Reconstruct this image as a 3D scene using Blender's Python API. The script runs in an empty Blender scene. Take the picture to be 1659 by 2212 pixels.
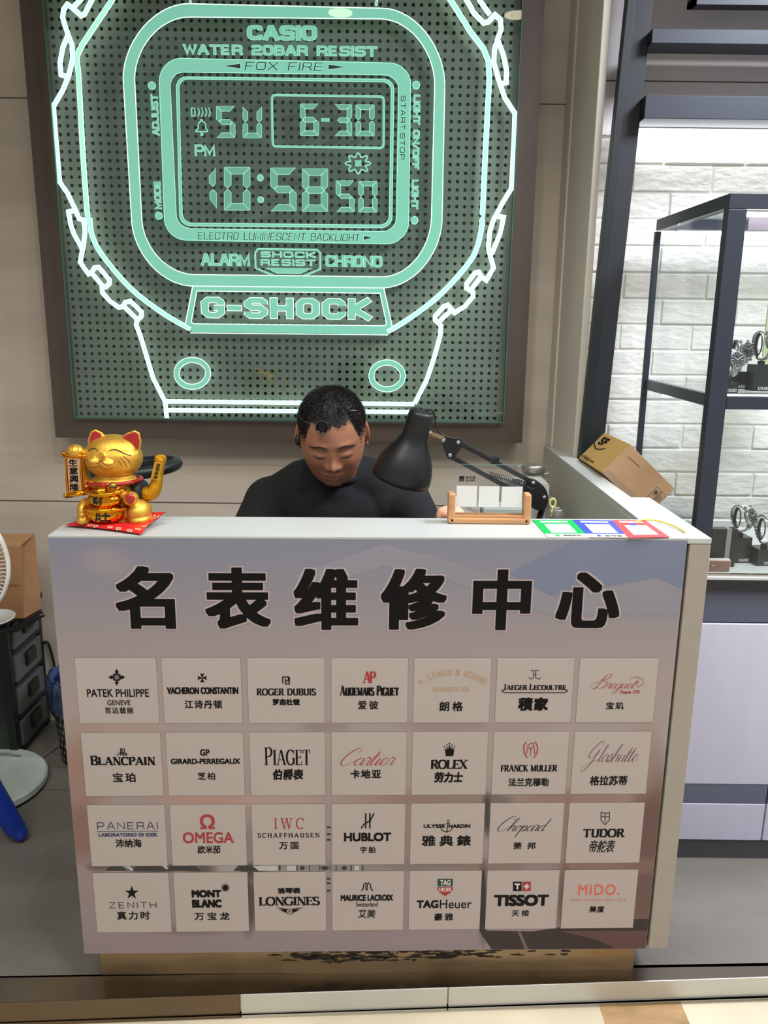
import bpy, bmesh, math, random
from math import sin, cos, tan, pi, radians, sqrt, atan2, exp, hypot, floor
from mathutils import Vector, Matrix

random.seed(7)
scene = bpy.context.scene
COL = scene.collection

# ------------------------------------------------------------------ camera
FPX, PITCH, ROLL, CAM_H = 1750.0, radians(13.44), radians(0.665), 1.463
fwd = Vector((0, cos(PITCH), -sin(PITCH)))
r0 = Vector((1, 0, 0)); u0 = r0.cross(fwd)
CR = cos(ROLL) * r0 + sin(ROLL) * u0
CU = cos(ROLL) * u0 - sin(ROLL) * r0
CP = Vector((0, 0, CAM_H))
cam_data = bpy.data.cameras.new('camera')
cam = bpy.data.objects.new('camera', cam_data); COL.objects.link(cam)
cam_data.sensor_fit = 'VERTICAL'; cam_data.sensor_height = 36.0; cam_data.lens = 36.0 * FPX / 2212.0
cam_data.clip_start = 0.05
M3 = Matrix((CR, CU, -fwd)).transposed()
cam.matrix_world = Matrix.Translation(CP) @ M3.to_4x4()
scene.camera = cam

# ------------------------------------------------------------------ view, world, lights
scene.view_settings.view_transform = 'Standard'
scene.view_settings.look = 'None'
scene.view_settings.gamma = 1.0
scene.view_settings.use_curve_mapping = False
scene.view_settings.exposure = 0.0
world = bpy.data.worlds.new('world'); scene.world = world; world.use_nodes = True
wb = world.node_tree.nodes['Background']
wb.inputs[0].default_value = (0.80, 0.78, 0.77, 1); wb.inputs[1].default_value = 0.58

def area(name, loc, rot, sx, sy, power, col, spread=180):
    l = bpy.data.lights.new(name, 'AREA'); l.shape = 'RECTANGLE'; l.size = sx; l.size_y = sy
    l.energy = power; l.color = col; l.spread = radians(spread)
    o = bpy.data.objects.new(name, l); COL.objects.link(o); o.location = loc; o.rotation_euler = rot
    return o
# ceiling panel lamps of the mall corridor behind the photographer
area('corridor_lamp', (-1.0, -0.3, 3.75), (radians(20), 0, 0), 1.6, 0.9, 56, (1.0, 0.96, 0.91))
area('corridor_lamp', (1.5, -0.3, 3.75), (radians(20), 0, 0), 1.6, 0.9, 46, (1.0, 0.97, 0.95))
# cold ceiling panel of the shop interior on the right
area('shop_panel_lamp', (1.55, 1.55, 2.82), (0, 0, 0), 0.6, 0.6, 92, (0.84, 0.88, 1.0))

def spot(name, loc, power, col, deg=100, blend=0.6, rad=0.04, rot=(0, 0, 0)):
    l = bpy.data.lights.new(name, 'SPOT'); l.energy = power; l.color = col
    l.spot_size = radians(deg); l.spot_blend = blend; l.shadow_soft_size = rad
    o = bpy.data.objects.new(name, l); COL.objects.link(o); o.location = loc; o.rotation_euler = rot
    return o
CEIL = 2.85

# ------------------------------------------------------------------ helpers
def lin(r, g, b):
    f = lambda c: (c / 255) / 12.92 if c <= 10 else (((c / 255) + 0.055) / 1.055) ** 2.4
    return (f(r), f(g), f(b), 1.0)

def ray(px, py):
    return fwd + (px - 829.5) / FPX * CR - (py - 1106) / FPX * CU
def onY(px, py, Y):
    d = ray(px, py); return CP + d * (Y / d.y)
def onZ(px, py, Z):
    d = ray(px, py); return CP + d * ((Z - CAM_H) / d.z)

MATS = {}
def mat(name, col, rough=0.5, metal=0.0, noise=None, bump=None, emit=None, alpha=None, coat=0.0, spec=None, trans=0.0):
    """noise=(scale, amount, (sx,sy,sz), detail)  bump=(scale, strength, (sx,sy,sz))"""
    if name in MATS: return MATS[name]
    m = bpy.data.materials.new(name); m.use_nodes = True
    nt = m.node_tree; b = nt.nodes['Principled BSDF']
    c = lin(*col) if max(col) > 1.001 else tuple(col) + (1,)
    b.inputs['Base Color'].default_value = c
    b.inputs['Roughness'].default_value = rough; b.inputs['Metallic'].default_value = metal
    if coat: b.inputs['Coat Weight'].default_value = coat; b.inputs['Coat Roughness'].default_value = 0.08
    if spec is not None: b.inputs['Specular IOR Level'].default_value = spec
    if trans: b.inputs['Transmission Weight'].default_value = trans
    if alpha is not None: b.inputs['Alpha'].default_value = alpha
    if emit:
        b.inputs['Emission Color'].default_value = tuple(emit[0]) + (1,); b.inputs['Emission Strength'].default_value = emit[1]
    if noise or bump:
        tc = nt.nodes.new('ShaderNodeTexCoord')
    if noise:
        mp = nt.nodes.new('ShaderNodeMapping'); mp.inputs['Scale'].default_value = noise[2] if len(noise) > 2 else (1, 1, 1)
        nz = nt.nodes.new('ShaderNodeTexNoise'); nz.inputs['Scale'].default_value = noise[0]
        nz.inputs['Detail'].default_value = noise[3] if len(noise) > 3 else 6
        nt.links.new(tc.outputs['Object'], mp.inputs[0]); nt.links.new(mp.outputs[0], nz.inputs['Vector'])
        rp = nt.nodes.new('ShaderNodeMapRange'); rp.inputs[1].default_value = 0.3; rp.inputs[2].default_value = 0.7
        rp.inputs[3].default_value = 1 - noise[1]; rp.inputs[4].default_value = 1 + noise[1]
        nt.links.new(nz.outputs[0], rp.inputs[0])
        mx = nt.nodes.new('ShaderNodeVectorMath'); mx.operation = 'SCALE'; mx.inputs[0].default_value = c[:3]
        nt.links.new(rp.outputs[0], mx.inputs['Scale']); nt.links.new(mx.outputs[0], b.inputs['Base Color'])
    if bump:
        mp2 = nt.nodes.new('ShaderNodeMapping'); mp2.inputs['Scale'].default_value = bump[2] if len(bump) > 2 else (1, 1, 1)
        n2 = nt.nodes.new('ShaderNodeTexNoise'); n2.inputs['Scale'].default_value = bump[0]; n2.inputs['Detail'].default_value = 5
        bp = nt.nodes.new('ShaderNodeBump'); bp.inputs['Strength'].default_value = bump[1]; bp.inputs['Distance'].default_value = 0.01
        nt.links.new(tc.outputs['Object'], mp2.inputs[0]); nt.links.new(mp2.outputs[0], n2.inputs['Vector'])
        nt.links.new(n2.outputs[0], bp.inputs['Height']); nt.links.new(bp.outputs[0], b.inputs['Normal'])
    MATS[name] = m
    return m

class MB:
    """collects shapes into one mesh"""
    def __init__(s): s.v = []; s.f = []; s.mi = []; s.cur = 0
    def add(s, vs, fs, M=None):
        o = len(s.v)
        s.v += [tuple(M @ Vector(v)) if M is not None else tuple(v) for v in vs]
        for f in fs: s.f.append([i + o for i in f]); s.mi.append(s.cur)
        return s
    def box(s, x0, x1, y0, y1, z0, z1, M=None):
        vs = [(x, y, z) for z in (z0, z1) for y in (y0, y1) for x in (x0, x1)]
        return s.add(vs, [(0, 2, 3, 1), (4, 5, 7, 6), (0, 1, 5, 4), (2, 6, 7, 3), (0, 4, 6, 2), (1, 3, 7, 5)], M)
    def bar(s, a, b, w, h, up=(0, 0, 1)):
        a = Vector(a); b = Vector(b); d = (b - a); L = d.length; d.normalize(); up = Vector(up)
        x = d.cross(up)
        if x.length < 1e-4: x = d.cross(Vector((0, 1, 0)))
        x.normalize(); z = x.cross(d)
        M = Matrix((x, d, z)).transposed().to_4x4(); M.translation = a
        return s.box(-w / 2, w / 2, 0, L, -h / 2, h / 2, M)
    def tube(s, pts, r, n=10, closed=False, cap=True, flat=1.0):
        pts = [Vector(p) for p in pts]; N = len(pts)
        rr = r if isinstance(r, (list, tuple)) else [r] * N
        vs = []; prev = None
        for i, p in enumerate(pts):
            if closed: t = pts[(i + 1) % N] - pts[i - 1]
            else: t = pts[min(i + 1, N - 1)] - pts[max(i - 1, 0)]
            t.normalize()
            if prev is None:
                a = t.orthogonal().normalized()
            else:
                a = (prev - t * prev.dot(t)); a = a.normalized() if a.length > 1e-6 else t.orthogonal().normalized()
            prev = a; b = t.cross(a)
            for k in range(n):
                an = 2 * pi * k / n
                vs.append(p + a * cos(an) * rr[i] + b * sin(an) * rr[i] * flat)
        fs = []
        for i in range(N if closed else N - 1):
            for k in range(n):
                j = (i + 1) % N
                fs.append((i * n + k, i * n + (k + 1) % n, j * n + (k + 1) % n, j * n + k))
        if cap and not closed:
            fs.append(tuple(range(n - 1, -1, -1))); fs.append(tuple((N - 1) * n + k for k in range(n)))
        return s.add(vs, fs)
    def lathe(s, prof, n=32, M=None, cap=True, ax=1.0, ay=1.0):
        vs = []; N = len(prof)
        for (r, z) in prof:
            for k in range(n): an = 2 * pi * k / n; vs.append((r * cos(an) * ax, r * sin(an) * ay, z))
        fs = []
        for i in range(N - 1):
            for k in range(n): fs.append((i * n + k, i * n + (k + 1) % n, (i + 1) * n + (k + 1) % n, (i + 1) * n + k))
        if cap: fs.append(tuple(range(n - 1, -1, -1))); fs.append(tuple((N - 1) * n + k for k in range(n)))
        return s.add(vs, fs, M)
    def ell(s, c, rx, ry, rz, n=24, M=None):
        vs = []; h = n // 2
        for i in range(h + 1):
            th = pi * i / h
            for k in range(n):
                ph = 2 * pi * k / n
                vs.append((c[0] + rx * sin(th) * cos(ph), c[1] + ry * sin(th) * sin(ph), c[2] + rz * cos(th)))
        fs = [(i * n + k, (i + 1) * n + k, (i + 1) * n + (k + 1) % n, i * n + (k + 1) % n) for i in range(h) for k in range(n)]
        return s.add(vs, fs, M)
    def prism(s, poly, P0, ex, ey, n, t):
        """extrude 2-D polygon: P0 + x ex + y ey, thickness t along n (front at 0, back at t)"""
        P0 = Vector(P0); ex = Vector(ex); ey = Vector(ey); n = Vector(n); N = len(poly)
        vs = [P0 + ex * x + ey * y for x, y in poly] + [P0 + ex * x + ey * y + n * t for x, y in poly]
        fs = [tuple(range(N)), tuple(range(2 * N - 1, N - 1, -1))] + [(i, i + N, (i + 1) % N + N, (i + 1) % N) for i in range(N)]
        return s.add(vs, fs)
    def build(s, name, mats, parent=None, smooth=False, bevel=0, seg=2, loc=None, auto=None, fix=True):
        me = bpy.data.meshes.new(name); me.from_pydata([tuple(v) for v in s.v], [], s.f); me.update()
        ms = mats if isinstance(mats, (list, tuple)) else [mats]
        for m in ms: me.materials.append(m)
        if len(ms) > 1:
            for p, i in zip(me.polygons, s.mi): p.material_index = i
        if fix:
            bm = bmesh.new(); bm.from_mesh(me); bmesh.ops.recalc_face_normals(bm, faces=bm.faces); bm.to_mesh(me); bm.free()
        if smooth: me.polygons.foreach_set('use_smooth', [True] * len(me.polygons))
        o = bpy.data.objects.new(name, me); COL.objects.link(o)
        if parent is not None: o.parent = parent
        if loc is not None: o.location = loc
        if bevel:
            b = o.modifiers.new('bevel', 'BEVEL'); b.width = bevel; b.segments = seg; b.limit_method = 'ANGLE'; b.angle_limit = radians(35)
        if auto:
            me.polygons.foreach_set('use_smooth', [True] * len(me.polygons))
            try: me.set_sharp_from_angle(angle=radians(auto))
            except Exception: pass
        return o

def thing(name, label, cat, loc=(0, 0, 0), group=None):
    o = bpy.data.objects.new(name, None); COL.objects.link(o); o.location = loc
    o['label'] = label; o['category'] = cat; o.empty_display_size = 0.05
    if group: o['group'] = group
    bpy.context.view_layer.update()
    return o
def tag(o, label, cat, group=None):
    o['label'] = label; o['category'] = cat
    if group: o['group'] = group
    return o
def struct(o): o['kind'] = 'structure'; return o

# 2-D helpers -------------------------------------------------------------
def offset_pts(pts, w, closed):
    """left and right offset lines of a polyline"""
    N = len(pts); L = []; R = []
    for i in range(N):
        p = Vector(pts[i])
        if closed: a = Vector(pts[i - 1]); b = Vector(pts[(i + 1) % N])
        else:
            a = Vector(pts[i - 1]) if i > 0 else None; b = Vector(pts[i + 1]) if i < N - 1 else None
        ds = []
        if a is not None and (p - a).length > 1e-9: ds.append((p - a).normalized())
        if b is not None and (b - p).length > 1e-9: ds.append((b - p).normalized())
        if len(ds) == 2:
            n0 = Vector((-ds[0].y, ds[0].x)); n1 = Vector((-ds[1].y, ds[1].x)); n = n0 + n1
            if n.length < 1e-4: n = n0.copy()
            n.normalize(); k = min(1 / max(n.dot(n1), 0.3), 1.9)
        else:
            n = Vector((-ds[0].y, ds[0].x)) if ds else Vector((0, 1)); k = 1
        ww = w[i] if isinstance(w, (list, tuple)) else w
        L.append(p + n * k * ww / 2); R.append(p - n * k * ww / 2)
    return L, R
def ribbon(pts, w, closed=False):
    L, R = offset_pts(pts, w, closed); N = len(pts)
    vs = [tuple(v) for v in L + R]; fs = []
    for i in range(N if closed else N - 1):
        j = (i + 1) % N; fs.append((i, N + i, N + j, j))
    return vs, fs
def smooth_line(pts, n=6, closed=False):
    out = []; N = len(pts); P = [Vector(p) for p in pts]
    for i in range(N if closed else N - 1):
        p0 = P[(i - 1) % N] if closed or i > 0 else P[0]; p1 = P[i]; p2 = P[(i + 1) % N]
        p3 = P[(i + 2) % N] if closed or i + 2 < N else P[-1]
        for k in range(n):
            t = k / n
            out.append(0.5 * ((2 * p1) + (-p0 + p2) * t + (2 * p0 - 5 * p1 + 4 * p2 - p3) * t * t + (-p0 + 3 * p1 - 3 * p2 + p3) * t ** 3))
    if not closed: out.append(P[-1])
    return out
def round_poly(pts, r, seg=5, closed=True):
    out = []; N = len(pts)
    for i in range(N):
        p = Vector(pts[i][:2]); rr = pts[i][2] if len(pts[i]) > 2 else r
        if (not closed and i in (0, N - 1)) or rr <= 0: out.append(p); continue
        a = Vector(pts[i - 1][:2]); b = Vector(pts[(i + 1) % N][:2])
        da = (a - p); db = (b - p); q = min(rr, da.length * 0.5, db.length * 0.5)
        A = p + da.normalized() * q; B = p + db.normalized() * q
        for k in range(seg + 1):
            t = k / seg; out.append(A * (1 - t) ** 2 + p * 2 * t * (1 - t) + B * t * t)
    return out

class Art:
    """flat lettering / printed shapes gathered in (u,v), built onto a plane"""
    def __init__(s): s.v = []; s.f = []; s.d = []; s.k = 0
    def add(s, vs, fs):
        o = len(s.v); s.v += [(v[0], v[1]) for v in vs]; s.f += [[i + o for i in f] for f in fs]
        s.d += [(s.k % 60) * 3e-6] * len(vs); s.k += 1      # overlapping strokes lie a hair apart
    def poly(s, pts): s.add(pts, [tuple(range(len(pts)))])
    def line(s, pts, w, closed=False): s.add(*ribbon(pts, w, closed))
    def disc(s, c, rx, ry=None, n=24):
        ry = ry or rx; s.poly([(c[0] + rx * cos(2 * pi * k / n), c[1] + ry * sin(2 * pi * k / n)) for k in range(n)])
    def ring(s, c, rx, ry, w, n=40):
        s.line([(c[0] + rx * cos(2 * pi * k / n), c[1] + ry * sin(2 * pi * k / n)) for k in range(n)], w, True)
    def build(s, name, m, P, parent=None, depth=0.0, thick=0.0):
        """P(u,v,d) -> world point, d = distance out of the plane"""
        mb = MB()
        vs = [P(u, v, depth + dd) for (u, v), dd in zip(s.v, s.d)]
        if thick:
            n = len(vs); vb = [P(u, v, depth - thick) for u, v in s.v]
            fs = list(s.f)
            for f in s.f:
                fs += [(f[i], f[(i + 1) % len(f)], f[(i + 1) % len(f)] + n, f[i] + n) for i in range(len(f))]
            mb.add(vs + vb, fs)
        else: mb.add(vs, s.f)
        return mb.build(name, m, parent, fix=False)

GLY = {}
def text_mesh(txt, shear=0.0, space=1.0):
    key = (txt, shear, space)
    if key in GLY: return GLY[key]
    c = bpy.data.curves.new('lettering', 'FONT'); c.body = txt; c.size = 1; c.shear = shear; c.resolution_u = 4; c.space_character = space
    o = bpy.data.objects.new('lettering', c); COL.objects.link(o)
    dg = bpy.context.evaluated_depsgraph_get()
    me = bpy.data.meshes.new_from_object(o.evaluated_get(dg))
    vs = [(v.co.x, v.co.y) for v in me.vertices]; fs = [tuple(p.vertices) for p in me.polygons]
    bpy.data.objects.remove(o); bpy.data.curves.remove(c); bpy.data.meshes.remove(me)
    GLY[key] = (vs, fs); return GLY[key]
def put_text(art, txt, u0, u1, v0, v1, bx=0.0, by=0.0, shear=0.0, space=1.0, rot=0, bend=None, k=3, swap=False):
    """text fitted to the box u0..u1, v0..v1; bx,by = emboldening"""
    vs, fs = text_mesh(txt, shear, space)
    if not vs: return
    x0 = min(v[0] for v in vs); x1 = max(v[0] for v in vs); y0 = min(v[1] for v in vs); y1 = max(v[1] for v in vs)
    sx = (u1 - u0 - 2 * bx) / (x1 - x0); sy = (v1 - v0 - 2 * by) / max(y1 - y0, 1e-6)
    base = [(u0 + bx + (x - x0) * sx, v0 + by + (y - y0) * sy) for x, y in vs]
    if bend: base = [bend(u, v) for u, v in base]
    sh = [(0, 0)] if bx <= 0 and by <= 0 else [(i * bx / (k // 2), j * by / (k // 2)) for i in range(-(k // 2), k // 2 + 1) for j in range(-(k // 2), k // 2 + 1)]
    for dx, dy in sh: art.add([(u + dx, v + dy) for u, v in base], fs)

# stroke alphabet (square technical capitals) ------------------------------
S0 = 0
TECH = {
 'A': (1, [[(0, 0), (.42, 1, 0), (.58, 1, 0), (1, 0)], [(.16, .33), (.84, .33)]]),
 'B': (.95, [[(0, 0, 0), (0, 1, 0), (.95, 1), (.95, .52), (0, .52, 0)], [(.5, .52), (1, .52), (1, 0), (0, 0, 0)]]),
 'C': (1, [[(1, .68), (1, 1), (0, 1), (0, 0), (1, 0), (1, .32)]]),
 'D': (1, [[(.1, 0), (0, 0, 0), (0, 1, 0), (1, 1), (1, 0), (.1, 0)]]),
 'E': (.9, [[(.95, 1), (0, 1, 0), (0, 0, 0), (.97, 0)], [(0, .5), (.88, .5)]]),
 'F': (.85, [[(1, 1), (0, 1, 0), (0, 0)], [(0, .48), (.9, .48)]]),
 'G': (1, [[(1, .7), (1, 1), (0, 1), (0, 0), (1, 0), (1, .48, 0), (.55, .48)]]),
 'H': (1, [[(0, 0), (0, 1)], [(1, 0), (1, 1)], [(0, .5), (1, .5)]]),
 'I': (0, [[(0, 0), (0, 1)]]),
 'J': (.8, [[(1, 1), (1, 0), (0, 0), (0, .32)]]),
 'K': (.95, [[(0, 0), (0, 1)], [(.95, 1), (.12, .5), (1, 0)]]),
 'L': (.8, [[(0, 1), (0, 0, 0), (1, 0)]]),
 'M': (1.15, [[(0, 0), (0, 1, 0), (.5, .12, 0), (1, 1, 0), (1, 0)]]),
 'N': (1, [[(0, 0), (0, 1, 0), (1, 0, 0), (1, 1)]]),
 'O': (1, [[(.5, 1), (0, 1), (0, 0), (1, 0), (1, 1), (.5, 1)]]),
 'P': (.95, [[(0, 0), (0, 1, 0), (1, 1), (1, .42), (0, .42)]]),
 'R': (.97, [[(0, 0), (0, 1, 0), (1, 1), (1, .45), (0, .45)], [(.6, .45), (1, .25), (1, 0)]]),
 'S': (1, [[(1, .74), (1, 1), (0, 1), (0, .52), (1, .52), (1, 0), (0, 0), (0, .26)]]),
 'T': (.95, [[(0, 1), (1, 1)], [(.5, 1), (.5, 0)]]),
 'U': (1, [[(0, 1), (0, 0), (1, 0), (1, 1)]]),
 'W': (1.35, [[(0, 1), (.25, 0, 0), (.5, .92, 0), (.75, 0, 0), (1, 1)]]),
 'X': (1, [[(0, 0), (1, 1)], [(0, 1), (1, 0)]]),
 'Z': (1, [[(0, 1), (1, 1, 0), (0, 0, 0), (1, 0)]]),
 '0': (.9, [[(.5, 1), (0, 1), (0, 0), (1, 0), (1, 1), (.5, 1)]]),
 '2': (.95, [[(0, .76), (0, 1), (1, 1), (1, .5), (0, .5), (0, 0, 0), (1, 0)]]),
 '-': (.45, [[(0, .48), (1, .48)]]),
 '.': (0, [[(0, .44), (0, .56)]]), '/': (.6, [[(0, 0), (1, 1)]]), ' ': (.55, []),
}
def put_tech(art, txt, u0, u1, v0, v1, w, gap=.34, rad=.3, seg=4, shear=0, wy=None):
    """technical capitals fitted to a box; w = thickness of uprights, wy = of level strokes"""
    wy = wy or w; ks = w / wy; H = (v1 - v0) * ks - w; tot = 0; adv = []
    for ch in txt:
        gw = TECH[ch][0]; adv.append((tot, gw)); tot += gw + gap
    tot -= gap; sc = (u1 - u0 - w) / tot
    for ch, (ax, gw) in zip(txt, adv):
        for st in TECH[ch][1]:
            q = [(u0 + w / 2 + (ax + p[0] * gw) * sc, w / 2 + p[1] * H) + ((p[2],) if len(p) > 2 else ()) for p in st]
            for e, n_ in ((0, 1), (-1, -2)):
                a = Vector(q[e][:2]); d = (a - Vector(q[n_][:2])).normalized(); s_ = st[e]
                if ((s_[1] in (0, 1) and abs(d.y) > .3) or (s_[0] in (0, 1) and abs(d.x) > .9)) and tuple(st[0][:2]) != tuple(st[-1][:2]):
                    if len(q) > 2 or ch in '-ITHFAEKX./L': q[e] = tuple(a + d * w / 2 / max(abs(d.y), abs(d.x)))
            q = round_poly(q, rad * min(sc, H), seg, closed=False)
            vs, fs = ribbon(q, w)
            art.add([(x + y / ks * shear, v0 + y / ks) for x, y in vs], fs)

# serif capitals ------------------------------------------------------------
def arcp(cx, cy, rx, ry, a0, a1, n=14):
    return [(cx + rx * cos(radians(a0 + (a1 - a0) * k / n)), cy + ry * sin(radians(a0 + (a1 - a0) * k / n))) for k in range(n + 1)]
SER = {  # width, items: ('v',x) thick stem with serifs; ('t',x) thin stem; ('h',x0,x1,y) thin bar; ('d',x0,y0,x1,y1,thick?); ('c',points)
 'A': (.95, [('d', .42, 1, .06, 0, 0), ('d', .45, 1, .86, 0, 1), ('h', .2, .7, .34), ('s', .06, 0), ('s', .86, 0)]),
 'B': (.78, [('v', .15), ('c', [(.15, 1)] + arcp(.4, .76, .3, .24, 90, -90) + [(.15, .52)]), ('c', [(.15, .52)] + arcp(.4, .26, .34, .26, 90, -90) + [(.15, 0)])]),
 'C': (.85, [('c', arcp(.48, .5, .44, .5, 48, 312, 22)), ('d', .83, .72, .83, .98, 0)]),
 'D': (.9, [('v', .15), ('c', [(.15, 1)] + arcp(.38, .5, .46, .5, 90, -90, 18) + [(.15, 0)])]),
 'E': (.74, [('v', .15), ('h', .15, .68, 1), ('h', .15, .58, .52), ('h', .15, .72, 0), ('d', .68, 1, .68, .78, 0), ('d', .72, 0, .72, .24, 0), ('d', .58, .42, .58, .62, 0)]),
 'F': (.68, [('v', .15), ('h', .15, .66, 1), ('h', .15, .56, .52), ('d', .66, 1, .66, .78, 0), ('d', .56, .42, .56, .62, 0)]),
 'G': (.92, [('c', arcp(.48, .5, .44, .5, 48, 330, 22)), ('d', .83, .72, .83, .98, 0), ('d', .83, .42, .83, .06, 1), ('h', .65, .98, .43)]),
 'H': (.95, [('v', .16), ('v', .8), ('h', .16, .8, .52)]),
 'I': (.36, [('v', .18)]),
 'J': (.5, [('d', .3, 1, .3, .1, 1), ('s', .3, 1), ('c', [(.3, .15), (.22, 0), (.08, -.02), (.02, .12)])]),
 'K': (.9, [('v', .15), ('d', .72, 1, .2, .48, 0), ('d', .34, .6, .8, 0, 1), ('s', .72, 1), ('s', .8, 0)]),
 'L': (.72, [('v', .15), ('h', .15, .68, 0), ('d', .68, 0, .68, .26, 0)]),
 'M': (1.12, [('t', .13), ('v', .98), ('d', .15, 1, .54, .05, 1), ('d', .96, 1, .54, .05, 0)]),
 'N': (.95, [('t', .14), ('t', .82), ('d', .14, 1, .82, 0, 1)]),
 'O': (.95, [('c', arcp(.47, .5, .43, .5, 90, 450, 30))]),
 'P': (.74, [('v', .15), ('c', [(.15, 1)] + arcp(.38, .74, .32, .26, 90, -90) + [(.15, .48)])]),
 'R': (.86, [('v', .15), ('c', [(.15, 1)] + arcp(.38, .76, .3, .24, 90, -90) + [(.15, .52)]), ('d', .42, .52, .78, 0, 1), ('s', .78, 0)]),
 'S': (.66, [('c', arcp(.33, .74, .25, .26, 50, 250, 12) + arcp(.33, .26, .27, .26, 70, -140, 14)), ('d', .56, .74, .56, .98, 0), ('d', .06, .02, .06, .26, 0)]),
 'T': (.84, [('d', .42, 1, .42, 0, 1), ('s', .42, 0), ('h', .04, .8, 1), ('d', .04, 1, .04, .78, 0), ('d', .8, 1, .8, .78, 0)]),
 'U': (.9, [('c', [(.16, 1), (.16, .3)] + arcp(.47, .3, .31, .3, 180, 360, 12) + [(.78, 1)]), ('s', .16, 1), ('s', .78, 1)]),
 'W': (1.25, [('d', .08, 1, .36, 0, 1), ('d', .36, 0, .62, 1, 0), ('d', .62, 1, .9, 0, 1), ('d', .9, 0, 1.16, 1, 0), ('s', .08, 1), ('s', 1.16, 1), ('s', .62, 1)]),
 'X': (.9, [('d', .1, 1, .78, 0, 1), ('d', .78, 1, .1, 0, 0), ('s', .1, 1), ('s', .78, 1), ('s', .1, 0), ('s', .78, 0)]),
 '&': (.9, [('c', [(.85, .4), (.6, .05), (.3, 0), (.08, .2), (.15, .45), (.5, .72), (.5, .95), (.3, 1), (.22, .8), (.8, 0)])]),
 ' ': (.4, []), '/': (.4, [('d', .35, 1, .05, 0, 0)]), '.': (.3, [('d', .1, .0, .1, .12, 1)]), '-': (.4, [('h', .05, .35, .4)]),
}
def put_serif(art, txt, u0, u1, v0, v1, thick=.2, thin=.07, gap=.1, small=None, bend=None):
    """small: fraction height of every letter after the first of each word (small capitals)"""
    tot = 0; adv = []; prev = ' '
    for ch in txt:
        base = {'Ö': 'O', 'Ü': 'U'}.get(ch, ch)
        sc = small if (small and prev not in ' -' and ch not in ' ') else 1.0
        if small and ch == ' ': sc = 1
        adv.append((tot, sc, base, ch)); tot += SER[base][0] * (sc ** .8) + gap; prev = ch
    tot -= gap; kx = (u1 - u0) / tot; ky = (v1 - v0)
    tk = thick * (0.5 * ky + 0.5 * kx); tn = thin * (0.5 * ky + 0.5 * kx)
    for ax, sc, base, ch in adv:
        T = lambda x, y: (u0 + (ax + x * (sc ** .8)) * kx, v0 + y * ky * sc)
        B = bend or (lambda u, v: (u, v))
        def ln(a, b, w):
            art.line([B(*a), B(*b)], w)
        def serif(x, y, L=.17):
            a = T(x - L, y); b = T(x + L, y); yy = v0 + y * ky * sc + (tn / 2 if y < .5 else -tn / 2)
            ln((a[0], yy), (b[0], yy), tn)
        for it in SER[base][1]:
            if it[0] in 'vt':
                ln(T(it[1], 0), T(it[1], 1), tk if it[0] == 'v' else tn); serif(it[1], 0); serif(it[1], 1)
            elif it[0] == 'h':
                y = v0 + it[3] * ky * sc + (tn / 2 if it[3] < .1 else (-tn / 2 if it[3] > .9 else 0))
                ln((T(it[1], 0)[0], y), (T(it[2], 0)[0], y), tn)
            elif it[0] == 'd': ln(T(it[1], it[2]), T(it[3], it[4]), tk if it[5] else tn)
            elif it[0] == 's': serif(it[1], it[2])
            elif it[0] == 'c':
                q = [T(*p) for p in it[1]]; ws = []
                for i in range(len(q)):
                    a = Vector(q[max(i - 1, 0)]); b = Vector(q[min(i + 1, len(q) - 1)]); d = (b - a)
                    ws.append(tn + (tk - tn) * abs(d.y) / max(d.length, 1e-9))
                q = [Vector((p[0], min(max(p[1], v0 + tn / 2), v0 + ky * sc - tn / 2))) for p in q]
                art.line([B(*p) for p in q], ws)
        if ch in 'ÖÜ':
            for x in (.3, .62): art.disc(B(*T(x, 1.16)), tk * .42)

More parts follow.
